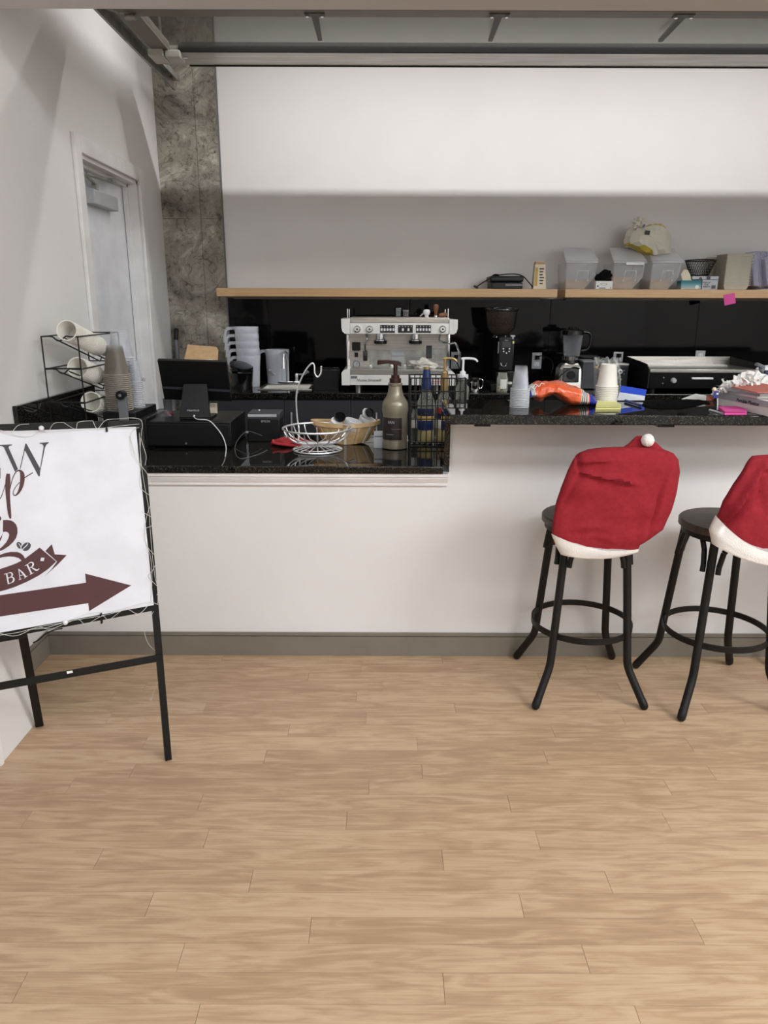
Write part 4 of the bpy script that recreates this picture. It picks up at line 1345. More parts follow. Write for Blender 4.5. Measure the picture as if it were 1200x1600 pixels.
# pewter pump bottle
c = at(617, 700, Z=ZL); c = V((at(617, 690, Y=3.16).x, 3.17, ZL)); u = mpp(c + V((0, 0, 0.08)))
t = thing('pump_bottle', 'pewter grey sauce bottle with a brown pump', 'bottle', c)
zb0 = at(617, 703, Y=3.17 - 20 * u).z
zz_ = lambda py: max(0.0005, at(617, py, Y=c.y - 10 * u).z - ZL) 
bm = newbm()
prof = [(0, 0.0008), (18.0 * u, 0.0008), (19.6 * u, 0.004), (19.8 * u, zz_(694)), (19.0 * u, zz_(690)), (18.8 * u, zz_(688)), (18.8 * u, zz_(650)), (19.6 * u, zz_(647)), (20.4 * u, zz_(643)), (20.4 * u, zz_(634)), (19.4 * u, zz_(630)), (17.5 * u, zz_(626)),
        (13.5 * u, zz_(620)), (11.2 * u, zz_(613)), (10.4 * u, zz_(607)), (10.0 * u, zz_(604)), (11.0 * u, zz_(603)), (11.2 * u, zz_(600)), (10.2 * u, zz_(599)), (0, zz_(599))]
lathe(bm, prof, c, 40); bot = obj('body', bm, 'bronze', t)
bm = newbm(); lathe(bm, [(19.15 * u, zz_(686.5)), (19.25 * u, zz_(686.5)), (19.25 * u, zz_(652)), (19.15 * u, zz_(652)), (19.15 * u, zz_(686.5))], c, 24, None, PI * 0.93, PI * 1.68); lb = obj('label', bm, 'label', t)
def ringtext(body, size, ang, z, r, m, par):
    p = c + V((math.cos(ang) * r, math.sin(ang) * r, z))
    Rm = Matrix.Rotation(ang + PI / 2, 4, 'Z') @ Matrix.Rotation(PI / 2, 4, 'X')
    return text(body, size, p, m, par, Rm)
ringtext('IAN', 0.017, PI * 1.40, zz_(659), 19.45 * u, 'lgrey', t)
bm = newbm(); lathe(bm, [(19.3 * u, zz_(669.6)), (19.35 * u, zz_(669.6)), (19.35 * u, zz_(669)), (19.3 * u, zz_(669)), (19.3 * u, zz_(669.6))], c, 12, None, PI * 1.40, PI * 1.68)
lathe(bm, [(19.3 * u, zz_(678.6)), (19.35 * u, zz_(678.6)), (19.35 * u, zz_(677.2)), (19.3 * u, zz_(677.2)), (19.3 * u, zz_(678.6))], c, 12, None, PI * 1.25, PI * 1.46)
obj('label_rule', bm, 'grey', lb, kind='stuff')
bm = newbm(); lathe(bm, [(0, zz_(599)), (9 * u, zz_(599)), (9 * u, zz_(592)), (6.5 * u, zz_(591.5)), (6.5 * u, zz_(587)), (3.2 * u, zz_(586)), (3.2 * u, zz_(571)), (4.5 * u, zz_(570)), (0, zz_(570))], c, 20)
pm = obj('pump', bm, 'brown', t)
bm = newbm(); loft(bm, [[at(a, b, Y=c.y + s * w_) for (s, b) in ((-1, y0 + 1), (-0.6, y0), (0.6, y0), (1, y0 + 1), (1, y1), (-1, y1))] for (a, y0, y1, w_) in ((589.5, 563, 570, 0.006), (592, 562, 570, 0.008), (606, 562, 568, 0.011), (622, 563.5, 571, 0.011), (627, 566, 573, 0.009))])
obj('spout', bm, 'brown', pm)

# wire rack of syrup bottles
XR0, XR1, YR0, YR1 = at(641, 650, Y=3.20).x, at(728, 600, Y=3.20).x, 3.20, 3.36
zr0, zr1 = ZL + 0.003, at(690, 591, Y=3.20).z
t = thing('bottle_rack', 'black wire rack caging the syrup bottles beside the bar end', 'rack', V(((XR0 + XR1) / 2, 3.28, ZL)))
for (yy, nm) in ((YR0, 'front_grid'), (YR1, 'back_grid')):
    bm = newbm()
    hz = [zr1, zr1 - 0.056, at(690, 634, Y=3.2).z, at(690, 655, Y=3.2).z, zr0 + 0.018, zr0] if yy == YR0 else [zr1, zr0 + 0.06, zr0]
    for z in hz:
        wire(bm, [(XR0, yy, z), (XR1, yy, z)], 0.0027)
    n = 10
    for k in range(n + 1):
        xx = XR0 + (XR1 - XR0) * k / n
        wire(bm, [(xx, yy, zr0), (xx, yy, zr1)], 0.0045 if k in (0, n) else 0.0024)
    obj(nm, bm, 'blackwire', t)
for xx in (XR0, XR1):
    bm = newbm()
    for z in (zr1, zr1 - 0.056, (zr0 + zr1) / 2, zr0):
        wire(bm, [(xx, YR0, z), (xx, YR1, z)], 0.0018)
    for k in range(1, 4):
        yy = YR0 + (YR1 - YR0) * k / 4; wire(bm, [(xx, yy, zr0), (xx, yy, zr1)], 0.0014)
    obj('side_grid', bm, 'blackwire', t)
bm = newbm()
for k in range(11):
    xx = XR0 + (XR1 - XR0) * k / 10; wire(bm, [(xx, YR0, zr0), (xx, YR1, zr0)], 0.0014)
obj('bottom_grid', bm, 'blackwire', t)


def syrup_bottle(px, Y, pys, rbody, rneck, label, caps, liquid, strips, pump=None, sign=1):
    """pys: image rows of base, shoulder low, shoulder high, neck top"""
    c = V((at(px, 620, Y=Y).x, Y, ZL + 0.005)); u = mpp(c + V((0, 0, 0.12)))
    z = lambda py: max(0.0, at(px, py, Y=Y).z - c.z)
    t = thing('syrup_bottle', label, 'bottle', c)
    zs0, zs1, zn = z(pys[0]), z(pys[1]), z(pys[2])
    bm = newbm(); lathe(bm, [(0, 0.0), (rbody * u * 0.95, 0.0), (rbody * u, 0.004), (rbody * u, zs0), (rneck * u * 1.5, zs0 + (zs1 - zs0) * 0.6), (rneck * u, zs1), (rneck * u, zn), (0, zn)], c, 24)
    b = obj('glass_body', bm, 'glass', t)
    bm = newbm(); lathe(bm, [(0, 0.004), (rbody * u * 0.9, 0.004), (rbody * u * 0.9, zs0 * 0.55), (0, zs0 * 0.55)], c, 20); obj('syrup_fill', bm, liquid, t)
    for (y0, y1, m) in strips:
        bm = newbm(); r = rbody * u * 1.015; lathe(bm, [(r - 0.0005, z(y1)), (r, z(y1)), (r, z(y0)), (r - 0.0005, z(y0)), (r - 0.0005, z(y1))], c, 16, None, PI * 1.08, PI * 1.80)
        obj('label_band', bm, m, b)
    for (y0, y1, r0, r1, m) in caps:
        bm = newbm(); lathe(bm, [(0, z(y1)), (r1 * u, z(y1)), (r0 * u, z(y0)), (0, z(y0))], c, 20); obj('cap', bm, m, t)
    if pump:
        (ptop, nb, m, L) = pump
        bm = newbm(); lathe(bm, [(0, z(nb)), (4.6 * u, z(nb)), (4.6 * u, z(nb - 6)), (3.0 * u, z(nb - 7)), (1.9 * u, z(nb - 8)), (1.9 * u, z(ptop)), (0, z(ptop))], c, 16)
        pm = obj('pump', bm, m, t)
        bm = newbm(); tube(bm, smoothpath([c + V((-3 * u, 0, z(ptop) - 0.002)), c + V((4 * u, 0, z(ptop))), c + V((L * 0.75 * u, -0.003, z(ptop) - 0.002)), c + V((L * u, -0.004, z(ptop + 5)))], 4), [0.0052] * 9 + [0.005, 0.0048, 0.0044, 0.004], 8)
        obj('spout', bm, m, pm)
    return t


syrup_bottle(666, 3.29, (630, 612, 606), 14, 7, 'clear syrup bottle with blue neck foil in the wire rack', [(573.5, 577, 5.0, 5.0, 'gold'), (577, 608, 5.2, 8.5, 'blue')], 'syrup',
             [(637, 648, 'navy'), (648.5, 655, 'yellow'), (655.5, 670, 'blue')])
syrup_bottle(694, 3.29, (628, 612, 600), 12.5, 5.5, 'syrup bottle with a gold pump and red and navy label in the rack', [(586, 612, 6.0, 6.0, 'gold')], 'syrup',
             [(636, 644, 'redp'), (644.5, 654, 'navy'), (654.5, 668, 'paper')], (560, 588, 'gold', 18))
syrup_bottle(722, 3.28, (616, 600, 592), 10, 7, 'amber syrup bottle with a white pump at the right end of the rack', [(585, 592, 8.5, 8.5, 'white')], 'syrup',
             [(640, 660, 'paper')], (560, 587, 'white', 22))
syrup_bottle(649, 3.31, (650, 644, 638), 6, 4, 'small black topped bottle at the left end of the wire rack', [(630, 638, 4.6, 4.6, 'black')], 'black', [(655, 668, 'paper')])

# ================================================================== ESPRESSO MACHINE
Ye = 4.40
t = thing('espresso_machine', 'white two-group espresso machine on the back counter', 'coffee machine', V((at(624, 600, Y=Ye).x, 4.62, ZK)))


def pprism(bm, px, Yf, depth):
    prism(bm, [at(a, b, Y=Yf) for a, b in px], (0, depth, 0))


obj('boiler_body', pbox(newbm(), 541, 500, 703, 598, 4.64, 0.28, 0.004), 'galv', t)
bm = newbm(); pbox(bm, 545, 520, 699, 580, 4.62, 0.018); obj('steel_back_panel', bm, 'steel', t)
bm = newbm(); pbox(bm, 547, 505, 702, 522, Ye, 0.24, 0.003); obj('hood', bm, 'enamel', t)
bm = newbm(); pbox(bm, 547, 496, 702, 505, Ye + 0.002, 0.30, 0.003); obj('hood_strip', bm, 'steel', t)
for pts in ([(533, 498), (546.8, 497.5), (546.8, 522), (539, 521.5), (535, 518), (533.4, 512)], [(702.2, 499), (715.5, 499.5), (715, 514), (713, 520), (709, 522.5), (702.2, 522.5)]):
    bm = newbm(); pprism(bm, pts, Ye - 0.004, 0.46); obj('hood_end', bm, 'enamel', t, smooth=20)
for pts in ([(533.5, 583), (536, 579), (541, 577), (546.8, 577), (546.8, 602), (534, 602)], [(700.2, 579), (706, 580), (711, 584), (712, 589), (712, 602.5), (700.2, 602.5)]):
    bm = newbm(); pprism(bm, pts, Ye - 0.004, 0.48); obj('base_end', bm, 'enamel', t, smooth=20)
bm = newbm(); pbox(bm, 547, 586, 700, 602, Ye, 0.10, 0.002); obj('base_front', bm, 'enamel', t)
bm = newbm(); pbox(bm, 547, 577.5, 700, 585.8, Ye + 0.002, 0.24, 0.002); tray = obj('drip_tray', bm, 'steel', t)
ztray = at(620, 577.5, Y=Ye).z
for x0_, x1_ in ((541.5, 546), (698, 702)):
    bm = newbm(); pbox(bm, x0_, 522, x1_, 577, 4.60, 0.03, 0.004); obj('post', bm, 'chrome', t)
for px in (558, 577.3, 691.5):
    p = at(px, 514.3, Y=Ye)
    r = 4.7 * mpp(p)
    bm = newbm(); lathe(bm, [(0, 0.024), (r * 0.7, 0.024), (r * 0.95, 0.018), (r, 0.006), (r * 1.15, 0.004), (r * 1.15, 0.0), (0, 0)], seg=20, mtx=Matrix.Translation(p) @ Matrix.Rotation(PI / 2, 4, 'X')); k_ = obj('steam_knob', bm, 'chrome', t)
    bm = newbm(); lathe(bm, [(0, 0.0255), (r * 0.35, 0.0255), (r * 0.35, 0.0235), (0, 0.0235)], seg=12, mtx=Matrix.Translation(p) @ Matrix.Rotation(PI / 2, 4, 'X')); obj('knob_cap', bm, 'darkg', k_)
for x0_, x1_, n in ((594, 617, 5), (622, 645, 2), (650, 673.5, 5)):
    bm = newbm(); pbox(bm, x0_, 508, x1_, 520, Ye - 0.003, 0.003, 0.0008); kp = obj('key_panel', bm, 'blackg', t)
    for k in range(n):
        xx = x0_ + (x1_ - x0_) * (k + 0.5) / n if n == 5 else (629.5, 638.3)[k]
        bm = newbm(); pbox(bm, xx - 1.5, 513, xx + 1.5, 517.2, Ye - 0.005, 0.002, 0.0005); obj('key', bm, 'white', kp)
    bm = newbm()
    for k in range(5):
        xx = x0_ + (x1_ - x0_) * (k + 0.5) / 5; pbox(bm, xx - 0.9, 509.6, xx + 0.9, 511, Ye - 0.0036, 0.0007)
    obj('key_marks', bm, 'lgrey', kp, kind='stuff')
Yp = 4.62
for x0_, x1_ in ((584, 605), (638, 660.5)):
    xc_ = (x0_ + x1_) / 2
    p = at(xc_, 534, Y=4.53); r = 10 * mpp(p)
    bm = newbm(); lathe(bm, [(0, 0.055), (r * 0.62, 0.055), (r * 0.62, 0.016), (r * 0.8, 0.012), (r * 0.8, 0.006), (0, 0.006)], p, 24); g_ = obj('group_head', bm, 'chrome', t)
    bm = newbm(); lathe(bm, [(0, 0.006), (r, 0.006), (r, -0.010), (r * 0.8, -0.013), (0, -0.013)], p, 24); obj('group_collar', bm, 'blackm', g_)
bm = newbm(); pbox(bm, 550, 535, 563, 548, 4.585, 0.034, 0.004); obj('power_switch', bm, 'black', t)
bm = newbm(); pbox(bm, 554, 551, 559.5, 558, 4.612, 0.008, 0.001); obj('rocker', bm, 'black', t)
p = at(557, 569, Y=4.617); bm = newbm(); lathe(bm, [(0, 0.006), (5 * mpp(p), 0.006), (5.8 * mpp(p), 0.0), (0, 0)], seg=24, mtx=Matrix.Translation(p) @ Matrix.Rotation(PI / 2, 4, 'X')); ga = obj('pressure_gauge', bm, 'lgrey', t)
bm = newbm(); box(bm, p + V((0.003, -0.0068, 0.004)), (0.002, 0.001, 0.016), Euler((0, 0.7, 0)).to_matrix()); lathe(bm, [(0.0185, 0), (0.0205, 0), (0.0205, 0.0015), (0.0185, 0.0015), (0.0185, 0)], seg=20, mtx=Matrix.Translation(p + V((0, -0.006, 0))) @ Matrix.Rotation(PI / 2, 4, 'X')); obj('gauge_hand', bm, 'black', ga, kind='stuff')
bm = newbm(); pbox(bm, 567.5, 548, 574, 564, 4.575, 0.03, 0.005); obj('steam_wand_grip', bm, 'black', t)
bm = newbm(); tube(bm, smoothpath([at(572, 522, Y=4.56), at(574, 530, Y=4.55), at(570, 538, Y=4.56), at(571, 556, Y=4.57)], 4), 0.006, 8); obj('hot_water_pipe', bm, 'chrome', t)
bm = newbm(); tube(bm, smoothpath([at(688, 522, Y=4.52), at(687, 532, Y=4.50), at(700, 537, Y=4.47), at(711, 536, Y=4.46), at(715, 544, Y=4.46), at(719, 556, Y=4.46)], 4), 0.0055, 8); obj('steam_wand', bm, 'chrome', t)
for pts in ((578, 547, 610, 572), (612, 547, 631, 556), (612, 557.5, 631, 567), (634, 547, 665, 576), (677, 545, 696, 555), (679, 556, 696, 564), (679, 567, 696, 575)):
    bm = newbm(); pbox(bm, *pts, 4.616, 0.004, 0.001); obj('panel_plate', bm, 'galv' if pts[0] != 612 else 'lgrey', t)
bm = newbm(); pbox(bm, 666, 540, 675, 560, 4.613, 0.006, 0.003); obj('sight_glass', bm, 'darkg', t)
for px in (579, 633, 612):
    p = at(px, 572, Y=4.612); bm = newbm(); lathe(bm, [(0, 0.014), (0.010, 0.012), (0.011, 0.0), (0, 0)], seg=14, mtx=Matrix.Translation(p) @ Matrix.Rotation(PI / 2, 4, 'X')); obj('drain_knob', bm, 'chrome', t)
for px in (560, 682):
    for yy in (4.46, 4.84):
        p = at(px, 600, Y=4.46); bm = newbm(); cyl(bm, V((p.x, yy, ZK + 0.0005)), V((p.x, yy, at(px, 601.5, Y=4.42).z + 0.002)), 0.018, 16); obj('foot', bm, 'steel', t)
bm = newbm()
for a_ in (543, 700):
    p = at(a_, 497, Y=4.44); tube(bm, [p, p + V((0, 0, 0.05)), V((p.x, 4.66, p.z + 0.05)), V((p.x, 4.66, p.z))], 0.003, 6)
obj('cup_rail', bm, 'chrome', t, kind='stuff')
text('Nuova Simonelli', 0.022, at(576, 594.2, Y=Ye - 0.001), 'black', t, None, shear=0.35)
p = at(681, 596, Y=Ye - 0.001); text('Aurelia', 0.020, p, 'redp', t, None, shear=0.3)
bm = newbm(); rg = [p + V((0.036 * math.cos(a), 0, 0.014 * math.sin(a))) for a in [2 * PI * k / 28 for k in range(28)]]
tube(bm, rg, 0.0011, 5, closed=True); obj('badge_ring', bm, 'redp', t)
bm = newbm(); pbox(bm, 548, 587.5, 558, 591.5, Ye - 0.0012, 0.0012); obj('rating_label', bm, 'grey', t)

ztop = at(620, 496, Y=Ye + 0.002).z + 0.0003
def ontop(px, Y):
    return V((at(px, 496, Y=Y).x, Y, ztop))
c = ontop(622.5, 4.47); u = mpp(c)
t = thing('shot_glass', 'clear shot glass on top of the espresso machine', 'glass', c)
bm = newbm(); lathe(bm, [(0, 0.0006), (3.4 * u, 0.0006), (4 * u, 13 * u), (3.7 * u, 13 * u), (3.1 * u, 0.006), (0, 0.006)], c, 20); obj('tumbler', bm, 'clear', t)
bm = newbm(); lathe(bm, [(3.7 * u, 13 * u), (4.1 * u, 13 * u), (4.1 * u, 13.6 * u), (3.7 * u, 13.6 * u), (3.7 * u, 13 * u)], c, 20); obj('rim', bm, 'lgrey', t)
c = ontop(634, 4.47)
t = thing('shot_glass', 'shot glass with a reddish brown content on the espresso machine', 'glass', c)
bm = newbm(); lathe(bm, [(0, 0.0006), (4.2 * u, 0.0006), (4.6 * u, 11 * u), (4.3 * u, 11 * u), (3.9 * u, 0.006), (0, 0.006)], c, 20); obj('tumbler', bm, 'clear', t)
bm = newbm(); lathe(bm, [(0, 0.007), (3.7 * u, 0.007), (4.1 * u, 8.5 * u), (0, 8.5 * u)], c, 16); obj('content', bm, 'brown', t)
c = ontop(666.5, 4.47)
t = thing('portafilter_basket', 'chrome portafilter with its lever standing on the machine top', 'portafilter', c)
bm = newbm(); lathe(bm, [(0, 0.0006), (3.2 * u, 0.0006), (3.2 * u, 3 * u), (5 * u, 5 * u), (5.4 * u, 9 * u), (4.2 * u, 11.5 * u), (0, 12 * u)], c, 20); obj('filter_body', bm, 'white', t)
bm = newbm(); tube(bm, [c + V((-4 * u, -0.003, 7 * u)), c + V((-10 * u, -0.01, 1.2 * u))], 0.004, 8); obj('lever', bm, 'chrome', t)
c = ontop(681, 4.47)
t = thing('coffee_tamper', 'wood handled coffee tamper upright on the espresso machine', 'tamper', c)
bm = newbm(); lathe(bm, [(0, 0.0006), (3.2 * u, 0.0006), (3.0 * u, 2.6 * u), (1.6 * u, 3.4 * u), (0, 3.4 * u)], c, 20); obj('base', bm, 'chrome', t)
bm = newbm(); lathe(bm, [(0, 3.4 * u), (2.0 * u, 3.4 * u), (2.6 * u, 7 * u), (3.4 * u, 11 * u), (4.3 * u, 15 * u), (3.9 * u, 18 * u), (2 * u, 19.5 * u), (0, 19.7 * u)], c, 20); obj('handle', bm, 'wood', t)
c = ontop(692, 4.48)
t = thing('wooden_scoop', 'wooden handle lying on its side by the tamper', 'scoop', c)
bm = newbm(); tube(bm, smoothpath([c + V((-7 * u, -0.01, 3 * u)), c + V((-2 * u, -0.005, 3.4 * u)), c + V((3 * u, 0.0, 4 * u)), c + V((7 * u, 0.004, 5.5 * u))], 4), [0.006, 0.008, 0.010, 0.0115, 0.012, 0.0125, 0.013, 0.0135, 0.013, 0.012, 0.010, 0.007, 0.004], 10); obj('handle', bm, 'wood', t)
bm = newbm(); cyl(bm, c + V((7 * u, 0.004, 5.4 * u)), c + V((9.5 * u, 0.006, 6.6 * u)), 0.005, 8); obj('ferrule', bm, 'black', t)
# towel on the drip tray
c = V((at(665, 577, Y=4.50).x, 4.50, ztray + 0.0005)); u = mpp(c)
bm = newbm(); blob(bm, c + V((0, 0, 4.5 * u)), (22 * u, 0.05, 8.5 * u), 0.55, 2.3, 4, 4)
for v in bm.verts:
    f = (v.co.x - c.x) / (22 * u)
    v.co.z = c.z + max(0.0, (v.co.z - c.z)) * (1.0 - 0.5 * max(0, f)) + 0.0006
    v.co.z += (9 * u * math.exp(-((f + 0.1) / 0.28) ** 2)) * max(0, 1 - abs(v.co.y - c.y) / 0.05) * (0.5 if v.co.z > c.z + 0.004 else 0)
obj('bar_towel', bm, 'towel', origin=c, smooth=70, label='crumpled cream bar towel on the espresso machine drip tray', cat='towel')

# ================================================================== BACK COUNTER, LEFT
c = V((at(450, 604, Z=ZK).x, 4.66, ZK))
t = thing('sink', 'small drop-in steel sink with a chrome rim at the left of the back counter', 'sink', c)
bm = newbm()
x0, x1 = SX0 - 0.018, SX1 + 0.018
y0, y1 = SY0 - 0.018, SY1 + 0.05
for (a, b, c_, d_) in ((x0, x1, y0, SY0 + 0.006), (x0, x1, SY1 - 0.006, y1), (x0, SX0 + 0.006, SY0, SY1), (SX1 - 0.006, x1, SY0, SY1)):
    bb(bm, a, b, c_, d_, ZK + 0.0004, ZK + 0.006, 0.002)
obj('rim', bm, 'steel', t)
bm = newbm()
r0 = [(SX0 + 0.003, SY0 + 0.003), (SX1 - 0.003, SY0 + 0.003), (SX1 - 0.003, SY1 - 0.003), (SX0 + 0.003, SY1 - 0.003)]
r1 = [(SX0 + 0.03, SY0 + 0.03), (SX1 - 0.03, SY0 + 0.03), (SX1 - 0.03, SY1 - 0.03), (SX0 + 0.03, SY1 - 0.03)]
loft(bm, [[V((a, b, ZK + 0.004)) for a, b in r0], [V((a, b, ZK - 0.12)) for a, b in r1]], cap=False)
bm.faces.new([bm.verts[i] for i in (4, 5, 6, 7)]) if bm.verts.ensure_lookup_table() is None else None
obj('bowl', bm, 'steel', t, smooth=0)
c = V((at(451, 600, Y=4.83).x, 4.825, ZK + 0.0065))
t = thing('sink_faucet', 'chrome gooseneck sink faucet with two lever handles', 'faucet', c)
bm = newbm(); bb(bm, c.x - 0.075, c.x + 0.075, 4.807, 4.843, c.z, c.z + 0.018, 0.006); obj('deck_plate', bm, 'chrome', t)
ztp = at(448, 556, Y=4.74).z
bm = newbm(); tube(bm, smoothpath([c + V((0, 0, 0.015)), c + V((0, 0, 0.12)), V((c.x - 0.003, 4.81, ztp)), V((c.x - 0.006, 4.76, ztp + 0.025)), V((c.x - 0.008, 4.70, ztp + 0.01)), V((c.x - 0.009, 4.685, ztp - 0.035))], 5), 0.007, 10); sp_ = obj('spout', bm, 'brightwire', t)
bm = newbm(); cyl(bm, V((c.x - 0.009, 4.685, ztp - 0.03)), V((c.x - 0.009, 4.683, ztp - 0.075)), 0.010, 12, 0.012); obj('spray_head', bm, 'brightwire', sp_)
for s, e in ((-1, (421, 577)), (1, (482, 580))):
    hx = c.x + s * 0.055
    bm = newbm(); lathe(bm, [(0, 0.05), (0.008, 0.05), (0.012, 0.04), (0.010, 0.02), (0.013, 0.0), (0, 0)], (hx, 4.825, c.z + 0.016), 14); hb = obj('valve', bm, 'brightwire', t)
    p = at(*e, Y=4.79)
    bm = newbm(); tube(bm, smoothpath([V((hx, 4.825, c.z + 0.06)), V((mid(hx, p.x, 0.6), 4.80, c.z + 0.062)), V((mid(hx, p.x, 0.85), 4.79, mid(c.z + 0.062, p.z, 0.5))), p], 4), [0.006] * 9 + [0.008, 0.010, 0.011, 0.008], 8); obj('lever', bm, 'brightwire', hb)


def pitcher(px, Y, ptop, pbot, hw, label, group=None, hpx=0):
    zb_ = ZK + 0.0005
    top = at(px, ptop, Y=Y)
    c = V((top.x, Y, zb_)); u = mpp(c); h = top.z - zb_
    t = thing('measuring_pitcher', label, 'pitcher', c, group)
    r = hw * u
    bm = newbm(); lathe(bm, [(0, 0.0), (r * 0.86, 0.0), (r * 0.88, 0.004), (r * 0.98, h - 0.03), (r, h - 0.028), (r, h), (r * 0.97, h), (r * 0.95, h - 0.03), (r * 0.85, 0.006), (0, 0.006)], c, 28); obj('jug', bm, 'frost', t)
    bm = newbm(); q = c + V((-r * 0.93, -0.006, 0))
    hh = h * 0.52 if h < 0.3 else 0.115
    loft(bm, [[p0 + V((dx, dy, dz)) for dx, dy, dz in sec] for p0, sec in (
        (q + V((0.012, 0, h - 0.006)), [(0, -.009, .006), (0, .009, .006), (0, .009, -.012), (0, -.009, -.012)]),
        (q + V((-0.03, 0, h - 0.008)), [(-.003, -.009, .006), (-.003, .009, .006), (.004, .009, -.012), (.004, -.009, -.012)]),
        (q + V((-0.046, 0, h - 0.03)), [(-.004, -.009, .004), (-.004, .009, .004), (.010, .009, 0), (.010, -.009, 0)]),
        (q + V((-0.056, 0, h - hh)), [(-.006, -.009, 0), (-.006, .009, 0), (.012, .009, 0), (.012, -.009, 0)]))])
    obj('handle', bm, 'frost', t)
    bm = newbm(); 
    for k in range(5):
        z = h * (0.25 + 0.11 * k); bb(bm, c.x - 0.012, c.x + 0.012, c.y - r * 0.96 - 0.0012, c.y - r * 0.96 - 0.0004, c.z + z, c.z + z + 0.0015)
    obj('graduation_marks', bm, 'lgrey', t, kind='stuff')
    return t


p1 = pitcher(433, 4.875, 546, 600, 18.5, 'single frosted measuring pitcher standing behind the sink faucet')
# nested stack: one pitcher copied upwards
p2 = pitcher(388, 4.72, 556, 602, 18, 'lowest frosted measuring pitcher of the nested stack at the left end', 'nested measuring pitchers')
stepz = at(388, 510, Y=4.72).z - at(388, 521.5, Y=4.72).z
nm_ = ['second frosted measuring pitcher from the bottom of the nested stack', 'middle frosted measuring pitcher of the nested stack', 'second frosted measuring pitcher from the top of the nested stack', 'topmost frosted measuring pitcher of the nested stack']
for k in range(4):
    d_ = dup(p2, V(p2.location) + V((-0.001 * (k + 1), 0, stepz * (k + 1))), nm_[k])
    hd_ = [c_ for c_ in d_.children if c_.name.startswith('handle')][0]
    hd_.location = V((-0.005 * (k + 1), 0.004 * k, 0))
# heap of black filter baskets in front of them
t = thing('knock_box', 'gloss black lidded bin left of the nested pitchers', 'bin', V((at(378, 606, Y=4.55).x, 4.56, ZK)))
c = V(t.location); u = mpp(c)
bm = newbm(); lathe(bm, [(0, 0.0005), (16 * u, 0.0005), (18 * u, 0.10), (0, 0.10)], c, 24); obj('tub', bm, 'blackg', t)
for k, (dz, tl) in enumerate(((0.108, 0.10), (0.122, 0.2), (0.136, 0.28))):
    bm = newbm(); lathe(bm, [(0, 0), (17.5 * u, 0), (18.5 * u, 0.004), (18.5 * u, 0.009), (17 * u, 0.011), (0, 0.011)], seg=28, mtx=Matrix.Translation(c + V((0, 0, dz))) @ Euler((0.1 * k, tl, 0)).to_matrix().to_4x4()); obj('tray', bm, 'blackg', t)
# black caddy right of the sink
t = thing('black_caddy', 'open black square caddy between the sink and the espresso machine', 'caddy', V((at(507, 610, Y=4.5).x, 4.56, ZK)))
bm = newbm()
pl, pr = at(490, 606, Y=4.49), at(529, 606, Y=4.49); zt_ = at(508, 579, Y=4.49).z
for a, b, c_, d_ in ((pl.x, pr.x, 4.49, 4.495), (pl.x, pr.x, 4.645, 4.65), (pl.x, pl.x + 0.005, 4.49, 4.65), (pr.x - 0.005, pr.x, 4.49, 4.65)):
    bb(bm, a, b, c_, d_, ZK + 0.001, zt_)
bb(bm, pl.x, pr.x, 4.49, 4.65, ZK + 0.0008, ZK + 0.006)
obj('bin_body', bm, 'black', t)
bm = newbm()
for a, b, c_, d_ in ((pl.x - 0.003, pr.x + 0.003, 4.487, 4.498), (pl.x - 0.003, pr.x + 0.003, 4.642, 4.653), (pl.x - 0.003, pl.x + 0.008, 4.487, 4.653), (pr.x - 0.008, pr.x + 0.003, 4.487, 4.653)):
    bb(bm, a, b, c_, d_, zt_, zt_ + 0.006, 0.002)
obj('rim', bm, 'blackg', t)

# broom and cardboard against the column
t = thing('broom', 'broom handle with a black grip leaning on the concrete column', 'broom', V((at(275, 560, Y=4.93).x, 4.93, 0)))
pT, pM, pB = at(275.5, 513, Y=4.955), at(275, 531, Y=4.95), V((at(275, 560, Y=4.9).x + 0.03, 4.86, 0.12))
bm = newbm(); tube(bm, [pB, pM], 0.0125, 12); obj('pole', bm, 'grey', t)
bm = newbm(); tube(bm, [pM, mid(pM, pT, 0.9), pT], [0.0145, 0.0145, 0.009], 12); obj('grip', bm, 'black', t)
bm = newbm(); box(bm, V((pB.x, pB.y, 0.10)), (0.16, 0.035, 0.05), None, 0.008); hd_ = obj('head', bm, 'grey', t)
bm = newbm(); box(bm, V((pB.x, pB.y, 0.040)), (0.16, 0.03, 0.075)); obj('bristles', bm, 'darkg', hd_)
t = thing('cardboard_box', 'brown cardboard box edge showing above the register screen', 'box', V((at(314, 560, Y=4.72).x, 4.76, ZK)))
f_ = [at(288, 561, Y=4.62), at(293, 539, Y=4.70), at(338, 543, Y=4.70), at(341, 548, Y=4.69), at(340, 566, Y=4.62)]
bm = newbm(); prism(bm, f_, (0, 0.006, 0.003)); obj('flap', bm, 'card', t, smooth=0)
bm = newbm(); bb(bm, f_[0].x + 0.005, f_[4].x - 0.002, 4.63, 4.86, ZK + 0.0005, f_[4].z - 0.004, 0.001); obj('carton', bm, 'card', t)
bm = newbm(); blob(bm, at(327, 564, Y=4.60) + V((0, 0, -0.006)), (0.04, 0.02, 0.016), 0.4, 3, 2, 6); obj('tissue', bm, 'paper', t)

